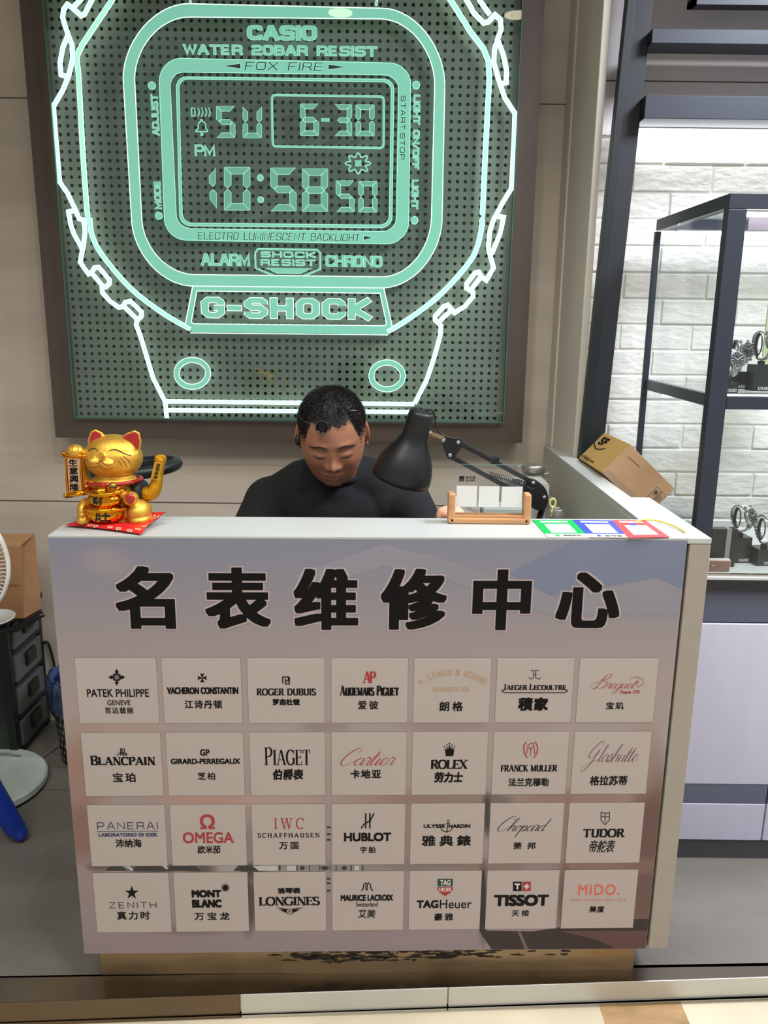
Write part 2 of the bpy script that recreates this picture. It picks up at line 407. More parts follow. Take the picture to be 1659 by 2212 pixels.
# handwriting ----------------------------------------------------------------
CUR = {
 'a': (.5, [[(.46, .38), (.3, .45), (.08, .3), (.06, .08), (.2, 0), (.38, .12), (.46, .42), (.42, .12), (.48, 0), (.6, .1)]]),
 'd': (.5, [[(.44, .38), (.3, .45), (.08, .3), (.06, .08), (.2, 0), (.38, .12), (.58, 1.0), (.42, .2), (.48, 0), (.6, .1)]]),
 'e': (.42, [[(.0, .1), (.3, .24), (.38, .38), (.28, .46), (.1, .32), (.08, .1), (.2, 0), (.36, .04), (.5, .16)]]),
 'g': (.5, [[(.46, .38), (.3, .45), (.08, .3), (.06, .08), (.2, 0), (.38, .12), (.48, .42), (.36, -.25), (.2, -.48), (.02, -.38), (.2, -.14), (.6, .1)]]),
 'h': (.5, [[(.0, .1), (.3, .7), (.38, .98), (.28, 1.0), (.14, .6), (.02, 0), (.14, .28), (.32, .46), (.4, .36), (.36, .1), (.42, 0), (.55, .1)]]),
 'i': (.24, [[(.0, .1), (.16, .44), (.08, .1), (.14, 0), (.28, .1)], [(.2, .62), (.23, .68)]]),
 'l': (.26, [[(.0, .1), (.3, .75), (.34, 1.0), (.22, .9), (.08, .2), (.12, 0), (.3, .1)]]),
 'o': (.45, [[(.3, .44), (.1, .34), (.06, .1), (.18, 0), (.34, .12), (.36, .36), (.26, .45), (.4, .36), (.55, .36)]]),
 'p': (.5, [[(.0, .12), (.16, .44), (-.08, -.5), (.08, .1), (.3, .45), (.42, .3), (.32, .04), (.16, 0), (.3, .0), (.58, .1)]]),
 'r': (.38, [[(.0, .1), (.14, .5), (.2, .44), (.34, .42), (.26, .1), (.32, 0), (.42, .1)]]),
 's': (.36, [[(.0, .1), (.2, .5), (.26, .3), (.24, .06), (.1, 0), (.02, .08), (.2, .0), (.42, .12)]]),
 't': (.3, [[(.0, .1), (.26, .85), (.1, .15), (.16, 0), (.34, .1)], [(.02, .52), (.38, .58)]]),
 'u': (.5, [[(.0, .12), (.14, .44), (.06, .12), (.16, 0), (.34, .14), (.44, .44), (.36, .12), (.44, 0), (.56, .1)]]),
 'ü': (.5, [[(.0, .12), (.14, .44), (.06, .12), (.16, 0), (.34, .14), (.44, .44), (.36, .12), (.44, 0), (.56, .1)], [(.22, .64), (.24, .7)], [(.44, .64), (.46, .7)]]),
 'C': (.8, [[(.78, .78), (.84, .98), (.62, 1.02), (.25, .7), (.06, .25), (.2, 0), (.5, .05), (.8, .3)]]),
 'H': (.95, [[(.1, .8), (-.1, 1.0), (.1, 1.12), (.3, 1.05)], [(.86, .75), (.96, 1.0), (.7, 1.05), (.35, .7), (.12, .25), (.25, 0), (.5, .05), (.85, .3)]]),
 'B': (.85, [[(.3, .1), (.0, .0), (-.25, .15), (-.1, .4), (.2, .5), (.5, .95), (.75, 1.05), (.8, .85), (.45, .55), (.75, .5), (.78, .2), (.5, 0), (.25, .1)], [(.48, 1.0), (.28, .3), (.15, -.05)]]),
 'G': (.85, [[(.74, .85), (.78, 1.02), (.5, 1.0), (.15, .6), (.1, .25), (.3, .2), (.6, .5), (.66, .62), (.45, .0), (.2, -.42), (-.05, -.5), (.05, -.25), (.5, .02), (.85, .1)]]),
}
def put_script(art, txt, u0, u1, v0, v1, w, shear=.35, cap=1.0):
    strokes = []; x = 0
    for i, ch in enumerate(txt):
        gw, st = CUR[ch]; k = cap if i == 0 else 1
        for q in st: strokes.append([(x + p[0] * k + p[1] * k * shear, p[1] * k) for p in q])
        x += gw * k
    xs = [p[0] for q in strokes for p in q]; ys = [p[1] for q in strokes for p in q]
    x0, x1, y0, y1 = min(xs), max(xs), min(ys), max(ys)
    for q in strokes:
        q = [(u0 + (p[0] - x0) / (x1 - x0) * (u1 - u0), v0 + (p[1] - y0) / (y1 - y0) * (v1 - v0)) for p in q]
        q = smooth_line(q, 5); ws = []
        for i in range(len(q)):
            d = q[min(i + 1, len(q) - 1)] - q[max(i - 1, 0)]
            ws.append(w * (.35 + .75 * (max(-d.y, 0) / max(d.length, 1e-9))))
        art.line(q, ws)

# ================================================================== materials
m_tile = mat('wall_tile', (190, 179, 163), .45, noise=(3.2, .10, (.5, 1, 3.5), 8), bump=(14, .08, (.4, 1, 3)))
m_tile2 = mat('wall_tile_grey', (212, 206, 204), .5, noise=(2.6, .08, (.5, 1, 3.0), 8))
m_plaster = mat('pale_plaster', (204, 198, 184), .55, noise=(5, .05, (1, 1, .4), 6))
m_seam = mat('seam', (88, 78, 66), .8)
m_floor = mat('stone_floor', (114, 110, 102), .42, noise=(2.2, .2, (1, 2.2, 1), 10), bump=(22, .08))
m_mall = mat('beige_marble', (206, 194, 168), .28, noise=(3.5, .12, (1, 1, 1), 9))
m_mall2 = mat('brown_marble', (170, 138, 98), .3, noise=(9, .3, (1, 2.5, 1), 9))
m_steel = mat('brushed_steel', (150, 140, 126), .24, metal=1.0, noise=(3, .15, (1, 1, 30), 4))
m_steelf = mat('ribbed_steel', (198, 199, 192), .36, metal=.45, bump=(120, .12, (3, 1, .1)))
m_brick = mat('white_stone', (206, 205, 198), .75, noise=(4, .06), bump=(26, .55, (1, 1, 2)))
m_mortar = mat('mortar', (208, 207, 200), .9)
m_navy = mat('navy_metal', (32, 39, 50), .5)
m_navyd = mat('dark_green_metal', (18, 26, 28), .45)
m_frame = mat('brown_frame', (72, 60, 50), .45, noise=(5, .08))
m_board = mat('perforated_board', (110, 112, 102), .6, noise=(2.4, .2, (1, 1, 2.2), 6))
m_hole = mat('hole_dark', (40, 44, 40), .8)
m_white = mat('white_laminate', (180, 183, 179), .35, noise=(4, .02, (1, 6, 1)))
m_beige = mat('beige_laminate', (152, 144, 134), .5, noise=(40, .03, (1, 1, 1)))
m_grey = mat('grey_laminate', (178, 178, 166), .5, noise=(5, .04))
m_black = mat('black_plastic', (17, 18, 19), .42)
m_blackg = mat('black_gloss', (12, 12, 13), .15, coat=.5)
m_chrome = mat('chrome', (205, 205, 208), .16, metal=1)
m_ink = mat('print_black', (20, 17, 17), .6)
m_teal = mat('etched_teal', (60, 120, 100), .5, emit=((.245, .55, .44), 1.0))
m_teal2 = mat('etched_digit', (60, 110, 92), .5, emit=((.150, .345, .262), 1.0))
m_tube2 = mat('lit_case_line', (150, 190, 175), .5, emit=((.40, .76, .63), 1.15))
m_tube = mat('lit_outline', (150, 190, 175), .5, emit=((.60, .93, .82), 1.45))
m_edge = mat('lit_edge', (200, 230, 220), .5, emit=((.84, 1.0, .94), 2.2))
m_edge2 = mat('soft_edge', (150, 200, 185), .5, emit=((.42, .82, .68), 1.1))
m_dkteal = mat('etched_dark', (24, 52, 42), .6)
m_led = mat('led_white', (255, 255, 255), .5, emit=((.93, .95, 1.0), 8.0))
m_led2 = mat('led_cabinet', (255, 255, 255), .5, emit=((.93, .97, 1.0), 9.0))

def glass(name, tint, ior=1.45, rough=0.0):
    m = bpy.data.materials.new(name); m.use_nodes = True; nt = m.node_tree; nt.nodes.clear()
    o = nt.nodes.new('ShaderNodeOutputMaterial'); mx = nt.nodes.new('ShaderNodeMixShader')
    t = nt.nodes.new('ShaderNodeBsdfTransparent'); g = nt.nodes.new('ShaderNodeBsdfGlossy'); lw = nt.nodes.new('ShaderNodeLayerWeight'); lw.inputs[0].default_value = .5
    pw_ = nt.nodes.new('ShaderNodeMath'); pw_.operation = 'POWER'; pw_.inputs[1].default_value = 5; nt.links.new(lw.outputs['Facing'], pw_.inputs[0])
    f = nt.nodes.new('ShaderNodeMath'); f.operation = 'MULTIPLY_ADD'; f.inputs[1].default_value = .5; f.inputs[2].default_value = .035; nt.links.new(pw_.outputs[0], f.inputs[0])
    t.inputs[0].default_value = tuple(tint) + (1,); g.inputs['Roughness'].default_value = rough
    nt.links.new(f.outputs[0], mx.inputs[0]); nt.links.new(t.outputs[0], mx.inputs[1]); nt.links.new(g.outputs[0], mx.inputs[2]); nt.links.new(mx.outputs[0], o.inputs[0])
    return m
m_pane = glass('green_tinted_glass', (.90, .97, .94))
m_glass = glass('clear_glass', (.97, .985, .98))
m_gedge = mat('glass_edge', (95, 125, 120), .3)

# ================================================================== structure
def ly(x, a, b):  # line through two plan points
    return a[1] + (x - a[0]) * (b[1] - a[1]) / (b[0] - a[0])
FE = ((-.707, 1.476), (.896, 1.566))       # front edge of the raised floor
KE = ((-.643, 1.544), (.594, 1.587))       # foot of the counter plinth
mb = MB(); xa, xb = -3.0, 3.0
mb.prism([(xa, ly(xa, *KE)), (xb, ly(xb, *KE)), (xb, 2.9), (xa, 2.9)], (0, 0, 0), (1, 0, 0), (0, 1, 0), (0, 0, -1), .05)
fl = struct(mb.build('floor', m_floor))
mb = MB()
mb.box(-3, 3, 2.285, 2.288, .0002, .0009)
o = struct(mb.build('trim_5', mat('floor_seam', (84, 80, 74), .7))); 
mb = MB()
mb.prism([(xa, ly(xa, *FE)), (xb, ly(xb, *FE)), (xb, ly(xb, *KE)), (xa, ly(xa, *KE))], (0, 0, .001), (1, 0, 0), (0, 1, 0), (0, 0, -1), .05)
struct(mb.build('trim_1', m_steel))
mb = MB()
for xs, xe in ((-.305, .155), (.158, 3)):
    mb.prism([(xs, ly(xs, *FE) - .003), (xe, ly(xe, *FE) - .003), (xe, ly(xe, *FE)), (xs, ly(xs, *FE))], (0, 0, .002), (1, 0, 0), (0, 1, 0), (0, 0, -1), .062)
struct(mb.build('trim_2', m_steelf, bevel=.001))
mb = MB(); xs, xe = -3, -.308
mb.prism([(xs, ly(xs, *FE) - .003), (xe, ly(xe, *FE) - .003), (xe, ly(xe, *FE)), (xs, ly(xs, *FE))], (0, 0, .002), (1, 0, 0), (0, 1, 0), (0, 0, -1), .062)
struct(mb.build('trim_3', mat('dark_reflection_steel', (112, 96, 78), .3, metal=.8, bump=(60, .1)), bevel=.001))  # same riser; a dark reflection is put into this left piece's colour
mb = MB(); mb.box(-3.5, 3.5, -3.0, 1.9, -.12, -.06); mb.cur = 1
P = onZ(1300, 2190, -.06); mb.box(P.x, P.x + .19, P.y - .2, P.y + .2, -.0598, -.0592)
struct(mb.build('floor_mall', [m_mall, m_mall2]))

# back wall with tile seams
mb = MB(); mb.box(-3, .61, 2.74, 2.84, 0, CEIL); mb.cur = 1
for z in (.834, 2.115): mb.box(-3, .552, 2.7385, 2.741, z - .0015, z + .0015)
for x, z0, z1 in ((-1.62, .834, 2.115), (-1.9, 0, .834)): mb.box(x - .0012, x + .0012, 2.7385, 2.741, z0, z1)
struct(mb.build('wall_back', [m_tile, m_seam]))
# pale pillar that closes the booth on the right
mb = MB()
mb.prism([(.553, 2.745), (.590, 2.505), (.612, 2.505), (.612, 2.745)], (0, 0, 0), (1, 0, 0), (0, 1, 0), (0, 0, 1), CEIL)
mb.prism([(.548, 2.739), (.556, 2.69), (.566, 2.69), (.566, 2.739)], (0, 0, 1.05), (1, 0, 0), (0, 1, 0), (0, 0, 1), CEIL - 1.05)
struct(mb.build('wall_corner', m_plaster, bevel=.003))
# brick wall (right) with relief
mb = MB(); mb.box(.612, 3.0, 2.612, 2.70, 0, 2.0); mb.cur = 1
row = 0; z = 2.0 - .078
rnd = random.Random(3)
while z > 0:
    x = .60 - (.12 if row % 2 else 0)
    while x < 2.9:
        w = .24 + rnd.uniform(-.02, .02); a = max(x, .604); b = min(x + w - .003, 2.95)
        if b - a > .02:
            d = 2.6075 + rnd.uniform(-.003, .002); i = .0035
            vs = [(a, 2.614, z), (b, 2.614, z), (b, 2.614, z + .0755), (a, 2.614, z + .0755),
                  (a + i, d, z + i), (b - i, d + rnd.uniform(0, .002), z + i), (b - i, d, z + .0755 - i), (a + i, d + rnd.uniform(0, .002), z + .0755 - i)]
            mb.add(vs, [(4, 5, 6, 7), (0, 1, 5, 4), (1, 2, 6, 5), (2, 3, 7, 6), (3, 0, 4, 7)])
        x += w
    z -= .078; row += 1
struct(mb.build('wall_right', [m_mortar, m_brick], bevel=.002))
mb = MB(); mb.box(.612, 3.0, 2.60, 2.70, 2.0, CEIL); mb.cur = 1
P = onY(1450, 176, 2.60); mb.box(.612, 3, 2.5985, 2.601, P.z - .0015, P.z + .0015)
struct(mb.build('wall_upper', [m_tile2, m_seam]))
mb = MB(); mb.box(-3, -2.9, 1.2, 2.84, 0, CEIL); struct(mb.build('wall_left', m_tile))
mb = MB(); mb.box(-3, 3, .75, 2.84, CEIL, CEIL + .1); struct(mb.build('ceiling', mat('ceiling_paint', (150, 146, 140), .8)))

# dark metal post and beams in front of the brick wall
g = thing('metal_portal_frame', 'tall dark navy metal post with cross beams in front of the white brick wall', 'frame', (.63, 2.47, 0))
def G(o): o.parent = g; o.matrix_parent_inverse = g.matrix_world.inverted(); return o
mb = MB()
pl = lambda z: .588 + .036 * max(z - 1.051, 0)
zz = (0, CEIL - .005)
def lean(x0, x1, y0, y1, z0, z1, m):
    vs = [(pl(z) + x, y, z) for z in (z0, z1) for y in (y0, y1) for x in (x0, x1)]
    m.add(vs, [(0, 2, 3, 1), (4, 5, 7, 6), (0, 1, 5, 4), (2, 6, 7, 3), (0, 4, 6, 2), (1, 3, 7, 5)])
lean(.012, .034, 2.462, 2.50, 0, 1.051, mb); lean(.012, .034, 2.462, 2.50, 1.051, CEIL - .005, mb); G(mb.build('side_rail', m_navyd, bevel=.001))
mb = MB(); lean(.034, .083, 2.468, 2.50, 0, 1.051, mb); lean(.034, .083, 2.468, 2.50, 1.051, CEIL - .005, mb); G(mb.build('post', mat('post_navy', (17, 22, 28), .55), bevel=.0015))
for z0, z1, y0 in ((2.196, 2.232, 2.43), (2.006, 2.065, 2.42)):
    mb = MB(); mb.box(pl(z0) + .080, 2.6, y0, 2.52, z0, z1); G(mb.build('beam', m_navy, bevel=.0015))
P = onY(1495, 9, 2.42)
mb = MB(); mb.box(P.x, 2.6, 2.42, 2.46, P.z, P.z + .012); mb.box(P.x, P.x + .012, 2.42, 2.46, P.z, P.z + .3); G(mb.build('beam', m_navy))
mb = MB(); mb.box(P.x + .012, 2.6, 2.43, 2.45, P.z + .012, P.z + .3); G(mb.build('panel', m_white))
# LED strip lamp
t = thing('strip_light', 'long white LED strip lamp glowing under the lowest navy beam', 'lamp', (1.5, 2.56, 2.0))
mb = MB(); mb.box(.70, 2.6, 2.535, 2.598, 1.985, 2.004); o = mb.build('diffuser', m_led, t); o.matrix_parent_inverse = t.matrix_world.inverted()
mb = MB(); mb.box(.69, 2.62, 2.525, 2.60, 2.004, 2.012); o = mb.build('housing', m_white, t); o.matrix_parent_inverse = t.matrix_world.inverted()

def kid(o, t):
    o.parent = t; o.matrix_parent_inverse = t.matrix_world.inverted(); return o

# ================================================================== illuminated watch sign
YA = 2.637
t = thing('illuminated_sign', 'huge backlit sign of a digital watch in glowing mint green on dark perforated board', 'sign', (-.3, 2.7, 1.06))
SG = t
def WP(px, py): p = onY(px, py, YA); return (p.x, p.z)
def SP(lay):  # plane function for sign art
    return lambda u, v, d: (u, YA - d - lay, v)
def frame_pt(px, py, Y): p = onY(px, py, Y); return p.x, p.z
xl = onY(120, 943, 2.645).x; zb = onY(120, 945, 2.645).z; xr = onY(1128, 955, 2.645).x
xi = onY(163, 903, 2.645).x; xj = onY(1087, 905, 2.645).x; zi = onY(600, 908, 2.645).z; ZT = 2.80; zt = 2.73
mb = MB()
mb.box(xl, xi, 2.645, 2.739, zb, ZT); mb.box(xj, xr, 2.645, 2.739, zb, ZT)
mb.box(xi, xj, 2.645, 2.739, zb, zi); mb.box(xi, xj, 2.645, 2.739, zt, ZT)
kid(mb.build('frame', m_frame), t)
# perforated board: every hole is a real hole
mb = MB(); pitch = .0243; hr = .0056; yb = 2.668
nx = int((xj - xi) / pitch) + 1; nz = int((zt - zi) / pitch) + 1
for i in range(nx):
    for j in range(nz):
        x0 = xi + i * pitch; z0 = zi + j * pitch; x1 = min(x0 + pitch, xj); z1 = min(z0 + pitch, zt)
        if x1 - x0 < pitch * .99 or z1 - z0 < pitch * .99:
            mb.add([(x0, yb, z0), (x1, yb, z0), (x1, yb, z1), (x0, yb, z1)], [(0, 1, 2, 3)]); continue
        cx, cz = (x0 + x1) / 2, (z0 + z1) / 2; h = pitch / 2; outer = []; inner = []
        for k in range(8):
            a = 2 * pi * k / 8; c, s_ = cos(a), sin(a); m_ = max(abs(c), abs(s_))
            outer.append((cx + c / m_ * h, yb, cz + s_ / m_ * h)); inner.append((cx + c * hr, yb, cz + s_ * hr))
        mb.add(outer + inner, [(k, (k + 1) % 8, 8 + (k + 1) % 8, 8 + k) for k in range(8)])
kid(mb.build('perforated_board', m_board, fix=False), t)
mb = MB(); mb.box(xi, xj, 2.682, 2.69, zi, zt); kid(mb.build('backing', m_hole), t)
pb = onY(600, 906, 2.63).z; pxl = onY(163, 903, 2.63).x; pxr = onY(1087, 905, 2.63).x
mb = MB(); mb.box(pxl, pxr, 2.628, 2.633, pb, 2.75); kid(mb.build('glass_pane', m_pane), t)
mb = MB(); mb.box(pxl - .001, pxr + .001, 2.627, 2.634, pb - .003, pb); mb.box(pxr, pxr + .0025, 2.627, 2.634, pb, 2.75); mb.box(pxl - .0025, pxl, 2.627, 2.634, pb, 2.75)
kid(mb.build('pane_edge', mat('green_edge', (60, 105, 92), .3)), t)

Z1 = lambda p: (p[0] / 2.37, p[1] / 2.37)
Z2 = lambda p: (600 + p[0] / 2.37, p[1] / 2.37)
Z3 = lambda p: (p[0] / 2.37, 450 + p[1] / 2.37)
Z4 = lambda p: (600 + p[0] / 2.37, 450 + p[1] / 2.37)
PX = .00151
def wpts(pts): return [WP(*p) for p in pts]
def dual(name, lines, w, mfill, medge, ew=.0016, lab=None):
    """glowing lines with brighter thin edges, each line a part"""
    for pts, cl in lines:
        a = Art(); b = Art()
        a.line(pts, w + 2 * ew, cl); b.line(pts, w, cl)
        o = kid(a.build(name, [medge], SP(0), thick=.001), t)
        b.build('glow_core', mfill, SP(.0006)).parent = o
# --- outer silhouette
left = [Z1(p) for p in [(560, -140), (500, -60), (470, 0), (432, 72), (415, 80), (365, 36), (345, 22), (326, 48), (320, 90), (345, 168), (368, 228), (372, 300), (352, 385), (322, 460), (273, 545), (285, 700), (305, 930), (346, 990), (382, 1065), (405, 1120)]] + \
       [Z3(p) for p in [(428, 60), (435, 120), (427, 190), (410, 275), (452, 336), (470, 326), (484, 304), (506, 302), (560, 366), (560, 385), (542, 402), (522, 404), (524, 432), (562, 474), (608, 508), (630, 502), (642, 480), (668, 476), (724, 530), (724, 552), (700, 576), (697, 596), (722, 664), (784, 870), (845, 990), (854, 1075)]]
right = [Z2(p) for p in [(850, -140), (930, -60), (985, 30), (1000, 62), (1055, 118), (1078, 112), (1112, 76), (1140, 100), (1144, 150), (1126, 200), (1110, 250), (1106, 320), (1132, 410), (1162, 500), (1214, 580), (1210, 700), (1196, 965), (1150, 1040), (1116, 1105)]] + \
        [Z4(p) for p in [(1108, 50), (1085, 120), (1078, 200), (1090, 250), (1105, 305), (1068, 368), (1042, 350), (1030, 326), (1010, 330), (967, 386), (967, 410), (1000, 430), (1000, 452), (958, 502), (905, 535), (886, 512), (870, 494), (850, 502), (806, 552), (806, 572), (835, 600), (832, 650), (802, 760), (762, 880), (700, 1000)]]
L = []
L.append((wpts(left), False)); L.append((wpts(right), False))
leaf = [([Z1(p) for p in [(348, 178), (322, 240), (307, 320), (312, 382), (345, 392)]]), ([Z1(p) for p in [(395, 1076), (350, 1084), (362, 1150)]] + [Z3(p) for p in [(378, 130), (420, 208)]]),
        ([Z2(p) for p in [(1127, 205), (1155, 280), (1172, 360), (1170, 422), (1142, 432)]]), ([Z2(p) for p in [(1112, 1106), (1156, 1112)]] + [Z4(p) for p in [(1140, 125), (1095, 235)]]),
        [Z3(p) for p in [(468, 330), (530, 402)]], [Z3(p) for p in [(638, 506), (700, 566)]], [Z4(p) for p in [(1042, 350), (988, 418)]], [Z4(p) for p in [(888, 522), (828, 578)]],
        [Z2(p) for p in [(1030, -5), (1086, 76)]], [Z1(p) for p in [(420, -10), (372, 40)]]]
for q in leaf: L.append((wpts(q), False))
dual('outer_outline', L, .0105, m_tube, m_edge, .0018)
# --- case line and strap bars
caseL = [Z1(p) for p in [(640, -120), (570, 5), (480, 140), (397, 278), (402, 380), (425, 800), (448, 1100)]] + [Z3(p) for p in [(460, 60), (466, 120), (505, 212), (600, 336), (700, 438), (850, 548), (975, 618)]]
caseR = [Z2(p) for p in [(800, -120), (888, 5), (985, 160), (1078, 312), (1072, 600), (1062, 800), (1048, 1100)]] + [Z4(p) for p in [(1046, 60), (1042, 110), (1008, 232), (920, 350), (800, 470), (650, 580), (560, 632)]]
dual('case_outline', [(smooth_line(wpts(caseL), 3), False), (smooth_line(wpts(caseR), 3), False)], .0130, m_tube2, m_edge, .0014)
dual('strap_bar', [(wpts([(356, 867), (895, 873)]), False), (wpts([(360, 886), (884, 890)]), False)], .0100, m_tube, m_edge, .0018)
# --- strap rings
def ell_px(cx, cy, rx, ry): return [WP(cx + rx * cos(2 * pi * k / 48), cy + ry * sin(2 * pi * k / 48)) for k in range(48)]
for c in ((415.3, 806.5), (836.3, 812)):
    dual('strap_hole_ring', [(ell_px(c[0], c[1], 34, 29), True)], .0150, m_teal, m_edge, .0016)

# --- bands: strips between two matched loops
def superq(pts_c, n=2.0, seg=14):
    """closed loop from 4 corner arcs: (cx,cy,rx,ry,start_deg)"""
    out = []
    for cx, cy, rx, ry, a0 in pts_c:
        for k in range(seg + 1):
            a = radians(a0 + 90 * k / seg); c, s = cos(a), sin(a)
            out.append(WP(cx + rx * math.copysign(abs(c) ** (2 / n), c), cy - ry * math.copysign(abs(s) ** (2 / n), s)))
    return out
def band(name, outer, inner, mfill, medge, ew=.0011, lay=0):
    a = Art(); N = len(outer); a.add(outer + inner, [(i, (i + 1) % N, N + (i + 1) % N, N + i) for i in range(N)])
    o = kid(a.build(name, mfill, SP(lay), thick=.001), t)
    b = Art(); b.line(outer, 2 * ew, True); b.line(inner, 2 * ew, True)
    o2 = b.build('bright_edge', medge, SP(lay + .0006)); o2.parent = o
    return o
bez_o = superq([(828, 183, 133, 165, 0), (405, 169, 139, 161, 90), (415, 470, 131, 148, 180), (828, 474, 127, 148, 270)], 1.85)
bez_i = superq([(822, 183, 117, 142, 0), (408, 171, 117, 134, 90), (420, 466, 114, 127, 180), (826, 468, 106, 130, 270)], 1.9)
band('bezel_band', bez_o, bez_i, m_teal, m_edge)
ff_o = superq([(840, 182, 47, 46, 0), (392, 176, 48, 50, 90), (404, 470, 49, 49, 180), (834, 478, 49, 49, 270)], 2)
ff_i = superq([(828, 192, 33, 30, 0), (396, 186, 28, 30, 90), (416, 464, 35, 30, 180), (826, 470, 30, 30, 270)], 2)
band('dial_band', ff_o, ff_i, m_teal, m_edge2, .0009)
gl_o = superq([(829, 194, 22, 23, 0), (403, 188, 22, 22, 90), (413, 464, 25, 24, 180), (823, 468, 24, 24, 270)], 2)
gl_i = superq([(826, 197, 19, 20, 0), (406, 191, 19, 20, 90), (416, 461, 22, 21, 180), (820, 465, 21, 21, 270)], 2)
band('display_outline', gl_o, gl_i, m_teal, m_edge2, .0008)
dt = round_poly([WP(587, 205), WP(829, 208.5), WP(828.5, 319.6), WP(589, 316)], .012, 5)
dual('date_box', [(dt, True)], .0042, m_teal, m_edge2, .0009)
# --- name plate
a = Art()
plate_o = [(416.6, 610), (829, 617), (847, 706), (838, 722), (413.3, 717), (400, 700)]
win = [(425.5, 628.7), (821, 633.6), (834.8, 699.5), (831, 703.5), (419.4, 699.4), (413.3, 695.8)]
po, wi = wpts(plate_o), wpts(win)
a.add(po + wi, [(i, (i + 1) % 6, 6 + (i + 1) % 6, 6 + i) for i in range(6)])
o = kid(a.build('name_plate', m_teal, SP(.0002), thick=.001), t)
b = Art(); b.line(wi, .0022, True); b.line(wpts([(416.6, 617), (400, 702), (412, 708)]), .0026); b.line(wpts([(829.3, 623), (847.5, 706), (836, 713)]), .0026); b.line(wpts([(411, 719), (838, 723.5)]), .0022)
b.build('bright_edge', m_edge, SP(.0008)).parent = o
# strap sides under the upper edge of the picture
dual('upper_strap_line', [(wpts([(400, -70), (412, 8)]), False), (wpts([(826, -64), (812, 12)]), False)], .004, m_teal, m_edge, .001)

# --- lettering
def bbox_w(x0, x1, y0, y1):
    xm, ym = (x0 + x1) / 2, (y0 + y1) / 2
    return WP(x0, ym)[0], WP(x1, ym)[0], WP(xm, y1)[1], WP(xm, y0)[1]
def sign_tech(txt, x0, x1, y0, y1, w, mfill=m_teal, medge=m_edge2, ew=.0009, lay=0, wy=None, **k):
    u0, u1, v0, v1 = bbox_w(x0, x1, y0, y1); w *= PX; wy = (wy or .8 * w / PX) * PX
    a = Art(); put_tech(a, txt, u0, u1, v0, v1, w, wy=wy, **k)
    o = kid(a.build('lettering', medge, SP(lay)), t)
    b = Art(); put_tech(b, txt, u0 + ew, u1 - ew, v0 + ew, v1 - ew, w - 2 * ew, wy=wy - 2 * ew, **k)
    b.build('letter_face', mfill, SP(lay + .0004)).parent = o
    return o
sign_tech('CASIO', 533, 685, 54.5, 87.5, 10, wy=7.2, rad=.42, gap=.5)
sign_tech('WATER 20BAR RESIST', 395, 815, 97.5, 120, 6, wy=4.4, gap=.44, rad=.3)
sign_tech('FOX FIRE', 528, 697, 134, 153, 3.2, mfill=m_dkteal, lay=.0012, shear=.22, gap=.4, ew=.0006)
sign_tech('ALARM', 434, 540, 548, 574, 6, gap=.38)
sign_tech('CHRONO', 703, 826, 552, 577, 6, gap=.36)
sign_tech('SHOCK', 563, 682, 543.5, 556.5, 4.2, wy=2.9, gap=.4)
sign_tech('RESIST', 563, 682, 560.5, 574, 4.2, wy=2.9, gap=.4)
sign_tech('ELECTRO LUMINESCENT BACKLIGHT', 427, 777, 502.5, 519.5, 2.6, mfill=m_dkteal, lay=.0012, shear=.14, gap=.42, ew=.0005)
sign_tech('G-SHOCK', 434, 801, 643, 689, 16.5, wy=12.2, gap=.62, rad=.24, seg=1, medge=m_edge, ew=.0014)
def sign_rot(txt, x0, x1, y0, y1, w, down, **k):
    """vertical lettering; laid out horizontally, then turned"""
    u0, u1, v0, v1 = bbox_w(x0, x1, y0, y1); cu, cv = (u0 + u1) / 2, (v0 + v1) / 2; L_, H_ = (v1 - v0) / 2, (u1 - u0) / 2; w *= PX
    o = None
    for ew, mm, lay in ((0, k.get('medge', m_edge2), k.get('lay', 0)), (.0007, k.get('mfill', m_teal), k.get('lay', 0) + .0004)):
        a = Art(); put_tech(a, txt, -L_ + ew, L_ - ew, -H_ + ew, H_ - ew, w - 2 * ew, gap=.4)
        a.v = [((cu + y, cv - x) if down else (cu - y, cv + x)) for x, y in a.v]
        q = a.build('lettering' if o is None else 'letter_face', mm, SP(lay))
        if o is None: o = kid(q, t)
        else: q.parent = o
sign_rot('ADJUST', 327, 343, 203, 293, 3.8, False); sign_rot('MODE', 333, 348, 389, 452, 3.8, False)
sign_rot('LIGHT ON/OFF', 892, 907, 204, 366, 3.8, True); sign_rot('LIGHT', 889, 904, 388, 452, 3.8, True)
sign_rot('START.STOP', 864, 876, 206, 346, 2.8, True, mfill=m_dkteal, lay=.0012)
for c in ((328, 185), (343, 466), (899, 184), (895.5, 476)):
    a = Art(); cc = WP(*c); a.disc(cc, .0118); o = kid(a.build('dot', m_edge2, SP(0)), t)
    a = Art(); a.disc(cc, .0102); a.build('dot_face', m_teal, SP(.0005)).parent = o
for q in ([(484, 143), (520, 137), (520, 149)], [(746, 145), (709, 139), (709, 151)], [(805, 514), (786, 508.5), (785, 519)]):
    a = Art(); a.line(wpts(q), .0012, True); o = kid(a.build('arrow', m_edge2, SP(.0016)), t)
    a = Art(); a.poly(wpts(q)); a.build('arrow_face', m_dkteal, SP(.0013)).parent = o
# badge
dual('badge_outline', [(wpts([(597, 598), (552, 579), (551, 546), (557, 538), (685, 539.5), (692, 547), (692, 581), (650, 599)]), False)], .0035, m_teal, m_edge2, .0009)
a = Art(); q = wpts([(573, 578.5), (674, 580), (648, 591), (598, 590)]); a.poly(q); o = kid(a.build('badge_chevron', m_teal, SP(.0004)), t)
a = Art(); a.line(q, .0012, True); a.build('bright_edge', m_edge2, SP(.0008)).parent = o

